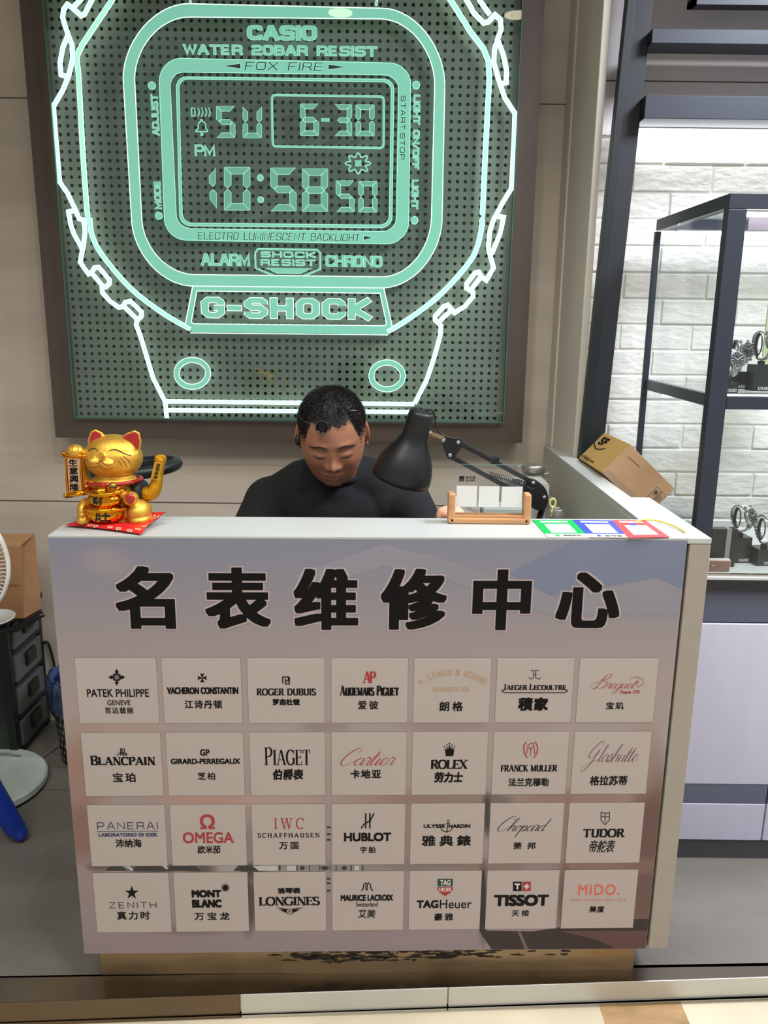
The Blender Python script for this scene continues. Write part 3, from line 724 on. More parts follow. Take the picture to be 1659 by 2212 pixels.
# --- display digits (seven segments)
D6 = lambda x, y: (380 + x / 3.456, 170 + y / 3.456)
SEG = {'a': 0, 'b': 0}
def digit(ch, x0, x1, y0, y1, th, gp=3.5):
    """segments of one display character in zoom coordinates"""
    ym = (y0 + y1) / 2; g = gp; h = th / 2; out = {}
    out['a'] = [(x0 + g * 1.5, y0), (x1 - g * 1.5, y0), (x1 - th - g, y0 + th), (x0 + th + g, y0 + th)]
    out['d'] = [(x0 + th + g, y1 - th), (x1 - th - g, y1 - th), (x1 - g * 1.5, y1), (x0 + g * 1.5, y1)]
    out['g'] = [(x0 + h + g, ym), (x0 + th + g, ym - h), (x1 - th - g, ym - h), (x1 - h - g, ym), (x1 - th - g, ym + h), (x0 + th + g, ym + h)]
    out['f'] = [(x0, y0 + g), (x0 + th, y0 + th + g), (x0 + th, ym - h - g), (x0 + h, ym - g * .8), (x0, ym - h - g)]
    out['e'] = [(x0, y1 - g), (x0 + th, y1 - th - g), (x0 + th, ym + h + g), (x0 + h, ym + g * .8), (x0, ym + h + g)]
    out['b'] = [(x1, y0 + g), (x1 - th, y0 + th + g), (x1 - th, ym - h - g), (x1 - h, ym - g * .8), (x1, ym - h - g)]
    out['c'] = [(x1, y1 - g), (x1 - th, y1 - th - g), (x1 - th, ym + h + g), (x1 - h, ym + g * .8), (x1, ym + h + g)]
    use = {'0': 'abcdef', '5': 'afgcd', '8': 'abcdefg', '6': 'afgedc', '3': 'abgcd', 'S': 'afgcd', 'U': 'fbedc'}[ch]
    A_ = Art(); B_ = Art()
    for s in use:
        q = [WP(*D6(*p)) for p in out[s]]; A_.poly(q); B_.line(q, .0011, True)
    o = kid(A_.build('display_digit', m_teal2, SP(0)), t); B_.build('bright_edge', m_edge2, SP(.0005)).parent = o
digit('S', 302, 443, 205, 441, 38); digit('U', 500, 641, 209, 443, 37)
digit('6', 928, 1067, 188, 425, 38); digit('3', 1183, 1313, 192, 427, 37); digit('0', 1343, 1481, 194, 428, 37)
digit('0', 361, 554, 661, 983, 52); digit('5', 707, 899, 666, 988, 50); digit('8', 943, 1134, 672, 992, 50)
digit('5', 1195, 1332, 762, 995, 36); digit('0', 1364, 1503, 765, 997, 36)
A_ = Art(); B_ = Art()
for q in ([(296, 668), (296, 780), (278, 808), (249, 778), (249, 728)], [(252, 850), (278, 826), (303, 852), (305, 968), (256, 902)]):
    q = [WP(*D6(*p)) for p in q]; A_.poly(q); B_.line(q, .0011, True)
o = kid(A_.build('display_digit', m_teal2, SP(0)), t); B_.build('bright_edge', m_edge2, SP(.0005)).parent = o
a = Art(); q = [WP(*D6(*p)) for p in [(1084, 293), (1150, 295), (1148, 323), (1084, 321)]]; a.poly(q); kid(a.build('display_dash', m_teal, SP(0)), t)
for c in ((630, 740), (633, 903)):
    a = Art(); a.disc(WP(*D6(*c)), .0100); o = kid(a.build('display_dot', m_edge2, SP(0)), t)
    a = Art(); a.disc(WP(*D6(*c)), .0088); a.build('dot_face', m_teal, SP(.0005)).parent = o
def D6b(x0, x1, y0, y1):
    a0 = D6(x0, y0); a1 = D6(x1, y1); return a0[0], a1[0], a0[1], a1[1]
sign_tech('PM', *D6b(140, 292, 492, 578), 4.6, gap=.3, rad=.3)
sign_tech('D', *D6b(112, 146, 216, 282), 2.4, ew=.0005)
L = []
for x in (163, 190, 217, 244): L.append(([WP(*D6(x + 11 * sin(k / 6 * pi), 216 + 66 * k / 6)) for k in range(7)], False))
dual('signal_mark', L, .0018, m_teal, m_edge2, .0005)
bell = [(150, 394), (150, 384), (166, 372), (166, 340), (176, 322), (186, 318), (186, 306), (198, 306), (198, 318), (212, 324), (222, 342), (222, 372), (236, 384), (236, 394), (200, 394), (200, 422), (187, 422), (187, 394)]
dual('bell_mark', [([WP(*D6(*p)) for p in bell], True)], .0020, m_teal, m_edge2, .0005)
sun = []
for k in range(48):
    an = 2 * pi * k / 48; w_ = .62 + .38 * (0.5 + 0.5 * cos(8 * an)) ** 1.0
    sun.append(WP(*D6(1360 + 96 * cos(an) * w_, 632 + 78 * sin(an) * w_)))
dual('sun_mark', [(sun, True)], .0024, m_teal, m_edge2, .0006)
a = Art(); a.poly([WP(*D6(*p)) for p in [(1336, 608), (1386, 609), (1385, 655), (1336, 654)]]); kid(a.build('sun_square', m_teal, SP(0)), t)

# ceiling downlights (their reflections show in the glass pane)
m_down = mat('downlight_lens', (255, 240, 210), .5, emit=((1.0, .86, .62), 9.0))
def downlight(px, py, label, power):
    p = onY(px, py, 2.628); d = (p - CP); k = (CEIL - .012 - p.z) / d.z
    loc = Vector((p.x + d.x * k, p.y - d.y * k, CEIL - .012))
    tt = thing('ceiling_downlight', label, 'lamp', loc)
    mb = MB(); mb.lathe([(.055, -.006), (.055, .011), (.001, .011)], 32); mb.build('lens', m_down, tt, smooth=False)
    mb = MB(); mb.lathe([(.056, .010), (.056, -.003), (.066, -.003), (.070, .004), (.070, .012)], 32, cap=False); mb.build('trim_ring', m_white, tt, smooth=True)
    s = spot('downlight_beam', loc - Vector((0, 0, .006)), power, (1.0, .95, .86), 140, .6, .03)
    s.parent = tt; s.matrix_parent_inverse = tt.matrix_world.inverted()
    return loc
DL1 = downlight(735, 25, 'recessed warm ceiling downlight reflected above the lit watch case', 56)
DL2 = downlight(1116, 30, 'recessed warm ceiling downlight reflected at the right edge of the sign glass', 56)

# ================================================================== counter
CA = radians(1.6); CO = Vector((-.646, 1.501, 0))      # front left corner, turned a little
EX = Vector((cos(CA), sin(CA), 0)); EN = Vector((sin(CA), -cos(CA), 0))   # along the front, outwards
def CPt(u, n, z): return CO + EX * u - EN * n + Vector((0, 0, z))
CM = Matrix((EX, -EN, Vector((0, 0, 1)))).transposed().to_4x4(); CM.translation = CO
TOPZ = 1.05; FW = 1.247; FT = 1.291
cn = thing('reception_counter', 'white topped repair counter with a beige right end board and a return wall', 'counter', (0, 1.6, 0))
def ck(o): return kid(o, cn)
mb = MB(); mb.box(0, FW - .002, .006, .024, .10, TOPZ - .012, CM); mb.box(0, .02, .024, .15, .10, TOPZ - .012, CM); ck(mb.build('front_board', m_white, bevel=.001))
mb = MB(); mb.box(FW + .002, FT, .0, .20, .10, TOPZ - .012, CM); ck(mb.build('end_board', m_beige, bevel=.0015))
mb = MB(); mb.box(.02, FW + .001, .142, .158, .10, TOPZ - .012, CM); ck(mb.build('inner_board', m_grey, bevel=.001))
# top: front ledge and return ledge as one slab outline
top = [CPt(0, .0010, 0), CPt(FW - .003, .0010, 0), CPt(FW - .003, -.0004, 0), CPt(FT, -.0004, 0), Vector((.640, 1.912, 0)), Vector((.596, 1.912, 0)), Vector((.5935, 2.50, 0)), Vector((.5905, 2.505, 0)), Vector((.5535, 2.737, 0)), Vector((.543, 2.737, 0)), Vector((.547, 1.688, 0)), CPt(-.004, .160, 0), CPt(-.002, .155, 0)]
top = [(p.x, p.y) for p in top]
mb = MB(); mb.prism(top, (0, 0, TOPZ), (1, 0, 0), (0, 1, 0), (0, 0, -1), .011); ck(mb.build('top', m_white, bevel=.0008))
mb = MB(); mb.prism([(.544, 1.69), (.5935, 1.69), (.592, 2.50), (.552, 2.736), (.544, 2.736)], (0, 0, .0), (1, 0, 0), (0, 1, 0), (0, 0, 1), TOPZ - .0115); ck(mb.build('return_wall', m_grey))
mb = MB(); mb.box(.016, FW - .012, .046, .14, 0.0, .10, CM); mb.box(FW - .012, FW - .008, .048, .14, 0, .10, CM)
m_kick = mat('worn_steel', (150, 130, 102), .36, metal=.75, noise=(6, .25, (1, 1, 3), 8), bump=(30, .1))
ck(mb.build('plinth', m_kick, bevel=.001))
# worn patches in the plinth's coating
rnd = random.Random(11); a = Art()
def blot(cx, cz, sx, sz):
    n = 11; a.poly([(cx + cos(2 * pi * k / n) * sx * rnd.uniform(.3, 1.15), cz + sin(2 * pi * k / n) * sz * rnd.uniform(.3, 1.15)) for k in range(n)])
for k in range(150):
    u = rnd.choice([rnd.gauss(.52, .07), rnd.gauss(.66, .06), rnd.gauss(.8, .08), rnd.uniform(.4, 1.08)])
    if not .35 < u < 1.12: continue
    blot(u, rnd.uniform(.040, .062) - (.012 if rnd.random() < .2 else 0), rnd.uniform(.006, .026), rnd.uniform(.0018, .0055))
o = ck(a.build('worn_patch', mat('bare_patch', (44, 34, 26), .6), lambda u, v, d: CPt(u, .0455, v))); o['kind'] = 'stuff'
# desk behind
mb = MB(); mb.box(.02, 1.17, .159, .50, .735, .76, CM); ck(mb.build('desk_top', m_grey, bevel=.002))
mb = MB(); mb.box(.24, .543, 2.0, 2.735, .84, .86); mb.box(.24, .256, 2.0, 2.735, 0, .84); mb.box(.256, .543, 1.99, 2.004, .3, .84); ck(mb.build('side_cabinet', m_grey, bevel=.002))

# ================================================================== printed poster on the front
ps = thing('printed_poster', 'large printed front poster with six black characters above rows of logo cards', 'poster', CPt(.62, -.001, .57))
PN = EN
def PQ(px, py):
    d = ray(px, py); k = ((CO - EN * 0.0) - CP).dot(EN) / d.dot(EN); p = CP + d * k - CO
    return (p.dot(EX), p.z)
def PP(lay): return lambda u, v, d: CPt(u, -(lay + d), v)
KP = 1.04
def psrgb(r, g, b):
    c = lin(r, g, b)[:3]; m = sum(c) / 3; return [min((m + (x - m) * .86) * KP, .9) for x in c]
def sstep(a, b, x):
    t_ = min(max((x - a) / (b - a), 0), 1); return t_ * t_ * (3 - 2 * t_)
def inpoly(x, y, poly):
    c = False; n = len(poly); j = n - 1
    for i in range(n):
        if (poly[i][1] > y) != (poly[j][1] > y) and x < (poly[j][0] - poly[i][0]) * (y - poly[i][1]) / (poly[j][1] - poly[i][1]) + poly[i][0]: c = not c
        j = i
    return c
def lerp3(a, b, k): return [a[i] + (b[i] - a[i]) * k for i in range(3)]
rn = random.Random(5)
BL = []   # soft blobs of the blurred photo print: x, y, rx, ry, rgb, weight, angle
def bl(x, y, rx, ry, rgb, w=1, ang=0): BL.append((x, y, rx, ry, rgb, w, radians(ang)))
bl(230, 1215, 60, 34, (150, 132, 135), .6, 8)
bl(170, 1690, 70, 130, (138, 104, 94), .75, 10); bl(210, 1660, 60, 40, (140, 104, 94), .5); bl(175, 1800, 50, 70, (120, 86, 76), .8); bl(250, 1580, 150, 22, (158, 132, 124), .6, 5)
bl(360, 1665, 90, 60, (160, 136, 130), .5); bl(700, 1570, 60, 14, (128, 112, 108), .7); bl(960, 1568, 110, 16, (134, 116, 112), .75)
bl(1130, 1570, 90, 14, (140, 122, 118), .5, -8); bl(450, 1728, 130, 18, (168, 126, 118), .8, 4); bl(600, 1728, 100, 12, (170, 140, 130), .6)
bl(860, 1728, 120, 16, (150, 118, 108), .7); bl(960, 1726, 160, 20, (120, 96, 88), .6); bl(1075, 1728, 38, 16, (92, 88, 86), .8); bl(1052, 1760, 10, 50, (40, 36, 38), .9)
bl(1240, 1725, 150, 20, (134, 100, 92), .8); bl(1400, 1850, 55, 220, (92, 60, 56), .95, 4); bl(1225, 1800, 14, 90, (128, 94, 86), .8); bl(1395, 1640, 40, 90, (140, 118, 112), .6)
bl(1330, 1870, 160, 22, (118, 86, 80), .8); bl(1050, 1870, 120, 18, (120, 94, 86), .7); bl(900, 1868, 100, 16, (98, 94, 92), .6); bl(880, 1800, 10, 90, (130, 100, 94), .6)
bl(535, 1950, 22, 70, (56, 46, 46), .9, 0); bl(415, 2010, 80, 14, (110, 90, 90), .7); bl(330, 1876, 60, 12, (52, 50, 52), .95); bl(430, 1876, 40, 12, (60, 56, 56), .8)
bl(215, 1872, 30, 12, (78, 66, 62), .8); bl(537, 1830, 10, 60, (120, 104, 98), .7); bl(520, 1874, 60, 12, (150, 146, 146), .8); bl(710, 1870, 150, 15, (120, 118, 116), .9)
bl(545, 1880, 30, 18, (44, 40, 42), .8); bl(300, 2030, 120, 26, (132, 112, 114), .5); bl(1044, 1950, 12, 90, (50, 40, 40), .9); bl(1220, 1950, 18, 90, (84, 58, 54), .85)
def print_col(x, y):
    stops = [(1160, (118, 121, 138)), (1250, (126, 124, 136)), (1340, (139, 130, 134)), (1450, (150, 136, 132)), (1600, (152, 137, 131)), (1800, (142, 126, 122)), (1960, (136, 120, 122)), (2065, (130, 114, 120))]
    c = stops[-1][1]
    for (a0, ca), (b0, cb) in zip(stops, stops[1:]):
        if y <= b0: c = lerp3(ca, cb, min(max((y - a0) / (b0 - a0), 0), 1)); break
    for bx_, by_, rx, ry, rgb, w, an in BL:
        dx, dy = x - bx_, y - by_; ca_, sa_ = cos(an), sin(an); q = hypot((dx * ca_ + dy * sa_) / rx, (-dx * sa_ + dy * ca_) / ry)
        if q < 1.25: c = lerp3(c, rgb, w * (1 - sstep(.45, 1.25, q)))
    return c
NXp, NYp = 210, 150; U0, U1, V0, V1 = .0005, FW - .0045, .1005, TOPZ - .0045
vs = []; cols = []
def inv_px(u, v):
    p = CPt(u, 0, v) - CP; z = p.dot(fwd); return 829.5 + FPX * p.dot(CR) / z, 1106 - FPX * p.dot(CU) / z
for j in range(NYp + 1):
    for i in range(NXp + 1):
        u = U0 + (U1 - U0) * i / NXp; v = V0 + (V1 - V0) * j / NYp; vs.append(CPt(u, .0, v)); cols.append(psrgb(*print_col(*inv_px(u, v))))
mb = MB(); W_ = NXp + 1
mb.add(vs, [(j * W_ + i, j * W_ + i + 1, (j + 1) * W_ + i + 1, (j + 1) * W_ + i) for j in range(NYp) for i in range(NXp)])
m_print = bpy.data.materials.new('poster_print'); m_print.use_nodes = True
nt = m_print.node_tree; at = nt.nodes.new('ShaderNodeAttribute'); at.attribute_name = 'print'; nt.links.new(at.outputs['Color'], nt.nodes['Principled BSDF'].inputs['Base Color'])
nt.nodes['Principled BSDF'].inputs['Roughness'].default_value = .42
bk = mb.build('print', m_print, None, fix=False)
ca_ = bk.data.color_attributes.new('print', 'FLOAT_COLOR', 'POINT'); ca_.data.foreach_set('color', [c for q in cols for c in (*q, 1.0)])
kid(bk, ps)
mb = MB(); mb.box(.0002, FW - .004, .0003, .0055, .1003, TOPZ - .0125, CM); kid(mb.build('backing_sheet', mat('sheet_edge', (170, 168, 164), .5)), ps)
def pmat(name, rgb, rough=.55): return mat(name, tuple(psrgb(*rgb)), rough, spec=.12 if sum(rgb) < 120 else .3)
m_card = pmat('card_print', (170, 158, 152)); m_halo = pmat('halo_print', (168, 152, 152)); m_cline = pmat('card_border', (112, 98, 94))
K = pmat('ink_black', (16, 14, 15)); RED = pmat('ink_red', (158, 34, 38)); GOLD = pmat('ink_gold', (176, 138, 82)); NAVY = pmat('ink_navy', (44, 52, 96))
ORG = pmat('ink_orange', (208, 84, 58)); BRN = pmat('ink_brown', (92, 52, 46)); GRN = pmat('ink_green', (36, 66, 50)); PAPER = pmat('ink_paper', (205, 192, 186)); ORL = pmat('ink_orange_pale', (188, 120, 104))
# crisp-edged shapes of the printed picture (pale folded planes on top, strap of the watch below)
def pshape(name, pts, rgb, lay=.0002):
    a = Art(); a.poly([(min(max(q[0], U0), U1), min(max(q[1], V0), V1)) for q in (PQ(*p) for p in pts)]); return kid(a.build(name, pmat(name, rgb), PP(lay)), ps)
pshape('print_plane', [(640, 1240), (830, 1175), (1008, 1228), (1010, 1262), (830, 1222), (650, 1280)], (131, 131, 143))
pshape('print_plane_blue', [(1100, 1238), (1240, 1166), (1488, 1167), (1479, 1272), (1420, 1247), (1190, 1286)], (109, 117, 140))
pshape('print_plane_pale', [(850, 1212), (930, 1196), (1195, 1290), (1420, 1248), (1478, 1290), (1476, 1330), (1190, 1330)], (131, 129, 139), .00025)
pshape('print_strap', [(1035, 2010), (1062, 2051), (1396, 2049), (1402, 1985), (1330, 1985), (1150, 2012)], (52, 40, 40))
pshape('print_strap_light', [(1210, 2011), (1290, 2030), (1330, 2050), (1396, 2049), (1400, 2010)], (92, 62, 60), .00028)
pshape('print_strap_seam', [(1118, 2012), (1125, 2012), (1142, 2051), (1134, 2051)], (104, 88, 78), .0003)
pshape('print_strap_upper', [(1034, 1880), (1046, 1880), (1050, 2010), (1036, 2010)], (48, 40, 40))
# heading
MMX = .00091
def pbox(x0, x1, y0, y1):
    xm, ym = (x0 + x1) / 2, (y0 + y1) / 2
    return PQ(x0, ym)[0], PQ(x1, ym)[0], PQ(xm, y1)[1], PQ(xm, y0)[1]
def heading(ch, x0, x1, y0, y1):
    u0, u1, v0, v1 = pbox(x0, x1, y0, y1); e = .0030
    a = Art(); put_text(a, ch, u0 - e, u1 + e, v0 - e, v1 + e, .0054 + e, .0035 + e, k=7); h = kid(a.build('heading_character', m_halo, PP(.0004)), ps)
    a = Art(); put_text(a, ch, u0, u1, v0, v1, .0054, .0035, k=7); a.build('ink', K, PP(.0007)).parent = h
for ch, b in zip('名表维修中心', [(249, 377.5, 1223, 1358), (442.6, 584, 1225.5, 1358), (634.5, 774, 1228, 1360.5), (822.7, 965, 1228, 1360), (1020.8, 1147, 1230, 1361), (1201.6, 1340, 1236, 1356.6)]):
    heading(ch, *b)
# cards ------------------------------------------------------------
COLX = [[(167, 338), (353, 521), (536, 702), (717, 881), (895, 1060), (1071, 1231), (1246, 1416)],
        [(181, 350), (361, 527), (540, 702), (717, 878), (890, 1054), (1067, 1227), (1240, 1402)],
        [(193, 360), (369, 533), (546, 703), (717, 875), (887, 1041), (1058, 1216), (1227, 1387)],
        [(204, 368), (378, 535), (549, 703), (717, 870), (883, 1038), (1048, 1206), (1213, 1371)]]
ROWY = [(1421, 1561), (1581, 1717), (1736, 1867), (1882, 2009)]
us = []; 
for c in range(7):
    us.append((sum(PQ(COLX[r][c][0], sum(ROWY[r]) / 2)[0] for r in range(4)) / 4, sum(PQ(COLX[r][c][1], sum(ROWY[r]) / 2)[0] for r in range(4)) / 4))
vsr = [(PQ(760, y0)[1], PQ(760, y1)[1]) for y0, y1 in ROWY]
CARDS = {}
for r in range(4):
    for c in range(7):
        u0, u1 = us[c]; v1, v0 = vsr[r]
        a = Art(); a.poly([(u0, v0), (u1, v0), (u1, v1), (u0, v1)]); o = kid(a.build('logo_card', m_card, PP(.0006)), ps)
        a = Art(); a.line([(u0, v0), (u1, v0), (u1, v1), (u0, v1)], .0008, True); a.build('border', m_cline, PP(.0004)).parent = o
        CARDS[r, c] = o
LAY = .0010
def fin(a, name, m, rc, lay=LAY): o = a.build(name, m, PP(lay)); o.parent = CARDS[rc]; return o
def T_(rc, txt, x0, x1, y0, y1, m=K, b=0, by=None, sp=1.0, shear=0, name=None):
    a = Art(); u = pbox(x0, x1, y0, y1); cjk = ord(txt[0]) > 0x3000
    put_text(a, txt, *u, b * MMX, (b if by is None else by) * MMX, shear=shear, space=sp)
    fin(a, name or ('chinese_lettering' if cjk else 'lettering'), m, rc)
def S_(rc, txt, x0, x1, y0, y1, m=K, **k):
    a = Art(); put_serif(a, txt, *pbox(x0, x1, y0, y1), **k); fin(a, 'lettering', m, rc)
def X_(rc, txt, x0, x1, y0, y1, w, m=K, **k):
    a = Art(); put_tech(a, txt, *pbox(x0, x1, y0, y1), w * MMX, **k); fin(a, 'lettering', m, rc)
def H_(rc, txt, x0, x1, y0, y1, w, m=K, **k):
    a = Art(); put_script(a, txt, *pbox(x0, x1, y0, y1), w * MMX, **k); fin(a, 'script_lettering', m, rc)
def E_(rc, polys=(), lines=(), discs=(), rings=(), m=K, name='emblem', lay=LAY):
    a = Art()
    for q in polys: a.poly([PQ(*p) for p in q])
    for q in lines: a.line([PQ(*p) for p in q[0]], q[1] * MMX, q[2] if len(q) > 2 else False)
    for x, y, r_ in discs: a.disc(PQ(x, y), r_ * MMX)
    for x, y, rx, ry, w in rings: a.ring(PQ(x, y), rx * MMX, ry * MMX, w * MMX)
    return fin(a, name, m, rc, lay)
def rotq(pts, cx, cy, an, k=1):
    c, s = cos(radians(an)), sin(radians(an)); return [(cx + k * (x * c - y * s), cy + k * (x * s + y * c)) for x, y in pts]
# row 1
pet = [(0, -3), (3.2, -7), (1.5, -9.5), (4.5, -11), (2.6, -14), (0, -18), (-2.6, -14), (-4.5, -11), (-1.5, -9.5), (-3.2, -7)]
E_((0, 0), [rotq(pet, 252.5, 1462.5, a_) for a_ in (0, 90, 180, 270)] + [rotq([(0, 0), (1.8, -7), (0, -9.5), (-1.8, -7)], 252.5, 1462.5, a_, 1.1) for a_ in (45, 135, 225, 315)], rings=[(252.5, 1462.5, 9, 9, 1.6)])
T_((0, 0), 'PATEK PHILIPPE', 188, 322, 1488, 1505, b=.35); T_((0, 0), 'GENEVE', 232, 282, 1512, 1523, b=.2); T_((0, 0), '百达翡丽', 227, 288, 1527.5, 1541, b=.3, sp=1.2)
mp_ = [(0, -1), (2, -4), (4.6, -10), (0, -8.6), (-4.6, -10), (-2, -4)]
E_((0, 1), [rotq(mp_, 437, 1464, a_) for a_ in (0, 90, 180, 270)], discs=[(437, 1464, 2.2)])
T_((0, 1), 'VACHERON CONSTANTIN', 361, 515, 1484, 1499, b=.9, by=.7); T_((0, 1), '江诗丹顿', 399, 480, 1512, 1530, b=.5, sp=1.15)
E_((0, 2), lines=[([(611, 1476), (611, 1462), (623, 1462), (623, 1470), (617, 1470)], 2.6), ([(625, 1462), (625, 1477), (617, 1477), (617, 1466)], 2.6)])
S_((0, 2), 'ROGER DUBUIS', 555, 682, 1487, 1501.5, thick=.24, thin=.13); T_((0, 2), '罗杰杜彼', 589, 648, 1509, 1523, b=.8, sp=1.05)
S_((0, 3), 'AP', 785, 811, 1450.5, 1475, m=RED, thick=.24, thin=.1, gap=-.12); S_((0, 3), 'AUDEMARS PIGUET', 735, 861, 1481, 1502, thick=.26, thin=.1, small=.82); T_((0, 3), '爱彼', 773, 817, 1513, 1532, b=.4, sp=1.35)
c0 = PQ(977, 1452); R0 = .115
def arch(u, v):
    an = (u - c0[0]) / R0 * 1.0; rr = R0 + (v - c0[1]); return (c0[0] + rr * sin(an) * 1.0, c0[1] - R0 + rr * cos(an))
u0 = c0[0] - .0735; u1 = c0[0] + .0735
a = Art(); put_serif(a, 'A. LANGE & SÖHNE', u0, u1, c0[1] - .006, c0[1] + .006, thick=.17, thin=.09, gap=.22, bend=arch); fin(a, 'lettering', GOLD, (0, 4))
S_((0, 4), 'GLASHÜTTE I/SA', 935, 1014, 1484, 1493, m=GOLD, thick=.16, thin=.08, gap=.2); T_((0, 4), '朗格', 949, 1000, 1515, 1536, b=.6, sp=1.4)
E_((0, 5), lines=[([(1146, 1448), (1153, 1448), (1153, 1463), (1147, 1467), (1142, 1463)], 1.5), ([(1157, 1448), (1164, 1448)], 1.5), ([(1157, 1446), (1157, 1463), (1163, 1467), (1168, 1463)], 1.5), ([(1151, 1457), (1160, 1457)], 1.2)])
S_((0, 5), 'JAEGER-LECOULTRE', 1088, 1222, 1477, 1490, thick=.24, thin=.11, small=.8)
E_((0, 5), lines=[([(1091, 1486), (1086, 1492), (1083, 1489), (1085, 1494), (1090, 1496), (1219, 1496), (1224, 1494), (1227, 1489), (1223, 1492), (1218, 1486)], 1.6)], name='flourish')
T_((0, 5), '積家', 1119, 1184, 1506, 1535, b=1.5, sp=1.15)
H_((0, 6), 'Breguet', 1275, 1378, 1456, 1498, 1.5, m=RED, shear=.45, cap=1.25)
E_((0, 6), lines=[([(1360, 1466), (1375, 1462), (1388, 1466), (1389, 1477), (1378, 1484), (1374, 1478), (1381, 1472)], 1.1)], m=RED, name='flourish')
T_((0, 6), 'Depuis 1775', 1340, 1381, 1491, 1500, m=RED, b=.3); T_((0, 6), '宝玑', 1309, 1347, 1516, 1532, b=.5, sp=1.3)
# row 2
S_((1, 0), 'JB', 258, 270, 1616, 1626, thick=.2, thin=.1, gap=-.05); T_((1, 0), '1735', 254, 275, 1626, 1631.5, b=.5); S_((1, 0), 'BLANCPAIN', 196, 335, 1632, 1652, thick=.25, thin=.1, small=.86)
T_((1, 0), '宝珀', 244, 293, 1669, 1689, b=.6, sp=1.35)
T_((1, 1), 'GP', 432, 453, 1618, 1632, b=.6); T_((1, 1), 'GIRARD-PERREGAUX', 369, 519, 1638, 1650, b=.7); T_((1, 1), '芝柏', 427, 465, 1668, 1684, b=.4, sp=1.3)
S_((1, 2), 'PIAGET', 572, 670, 1614, 1652, thick=.13, thin=.05, small=.86); T_((1, 2), '伯爵表', 589, 655, 1661, 1684, b=.9, shear=.12)
H_((1, 3), 'Cartier', 738, 854, 1616, 1653, 2.2, m=RED, shear=.5, cap=1.0); T_((1, 3), '卡地亚', 757, 823, 1662, 1681, b=.7, sp=1.2)
cr = [(963, 1633), (979, 1633), (982, 1613), (977, 1624), (976.5, 1609), (973, 1622), (971, 1606), (969, 1622), (965.5, 1609), (965, 1624), (960, 1613)]
E_((1, 4), [[(963, 1633), (960, 1613), (965, 1622)], [(963, 1633), (965, 1609), (969, 1622)], [(964, 1633), (971, 1606), (978, 1633)], [(979, 1633), (977, 1609), (973, 1622)], [(979, 1633), (982, 1613), (977, 1622)], [(962.5, 1626), (979.5, 1626), (979, 1633), (963, 1633)]], discs=[(960, 1612, 1.6), (965.5, 1608, 1.6), (971, 1605.5, 1.7), (976.5, 1608, 1.6), (982, 1612, 1.6)])
S_((1, 4), 'ROLEX', 931, 1009, 1641, 1660, thick=.26, thin=.1, gap=.04); T_((1, 4), '劳力士', 938, 1000, 1667, 1690, b=1.1, shear=.05)
E_((1, 5), lines=[([(1137, 1628), (1140, 1610), (1146, 1620), (1153, 1608), (1155, 1628)], 2.4), ([(1140, 1608), (1154, 1604)], 2), ([(1146, 1632), (1146, 1616)], 1.6), ([(1136, 1602), (1131, 1612), (1132, 1626), (1139, 1637)], 2.6), ([(1156, 1602), (1161, 1612), (1160, 1626), (1153, 1637)], 2.6)], m=RED)
S_((1, 5), 'FRANCK MULLER', 1082, 1203, 1652, 1666, thick=.26, thin=.12); T_((1, 5), '法兰克穆勒', 1098, 1185, 1680, 1698, b=.5)
H_((1, 6), 'Glashütte', 1256, 1378, 1602, 1666, 1.5, m=BRN, shear=.5, cap=1.15); T_((1, 6), '格拉苏蒂', 1274, 1355, 1675, 1696, b=.6)
# row 3
X_((2, 0), 'PANERAI', 210, 341, 1775.5, 1791, 2.0, m=NAVY, rad=.3, gap=.5); E_((2, 0), lines=[([(209, 1796), (343, 1795)], 1.3)], m=NAVY, name='rule')
T_((2, 0), 'LABORATORIO DI IDEE.', 213, 341, 1799, 1806.5, m=NAVY, b=.5); T_((2, 0), '沛纳海', 250, 306, 1812, 1830, b=.5)
T_((2, 1), 'Ω', 432, 464, 1759, 1790, m=RED, b=1.3, by=.8, name='emblem'); T_((2, 1), 'OMEGA', 395, 505, 1797, 1821, m=RED, b=.7); T_((2, 1), '欧米茄', 427, 477, 1826, 1843, b=.4, shear=.1)
S_((2, 2), 'IWC', 592, 656, 1767, 1790, m=RED, thick=.13, thin=.06, gap=.45); S_((2, 2), 'SCHAFFHAUSEN', 557, 690, 1799, 1808.5, thick=.2, thin=.11, gap=.4); T_((2, 2), '万国', 603, 645, 1818, 1834, b=.4, sp=1.4)
E_((2, 3), lines=[([(790, 1756), (790, 1789)], 3.4), ([(799, 1756), (799, 1789)], 3.4), ([(780, 1789), (786, 1780), (800, 1772), (808, 1756)], 3)])
T_((2, 3), 'HUBLOT', 743, 845, 1798, 1817, b=1.2); T_((2, 3), '宇舶', 778, 811, 1828, 1842, b=.3, sp=1.2)
E_((2, 4), lines=[([(968, 1775), (965, 1796)], 2.2), ([(962, 1779), (973, 1778)], 1.6), ([(952, 1789), (957, 1795), (965, 1797), (972, 1794), (977, 1789)], 2)], rings=[(968.5, 1772.5, 2.4, 2.4, 1.2)])
T_((2, 4), 'ULYSSE', 915, 961, 1780, 1788, b=.6); T_((2, 4), 'NARDIN', 969, 1016, 1780, 1788, b=.6); T_((2, 4), '雅典錶', 911, 1017, 1804, 1827, b=.9, sp=1.5)
H_((2, 5), 'Chopard', 1077, 1190, 1763, 1808, 1.9, shear=.55, cap=1.15); T_((2, 5), '萧邦', 1109, 1157, 1819, 1834, b=.4, sp=2.2)
E_((2, 6), lines=[([(1298, 1754), (1307, 1757), (1316, 1754), (1316, 1771), (1307, 1781), (1298, 1771)], 1.8, True), ([(1307, 1757), (1307, 1776)], 1.6), ([(1299, 1764), (1315, 1764)], 1.6)])
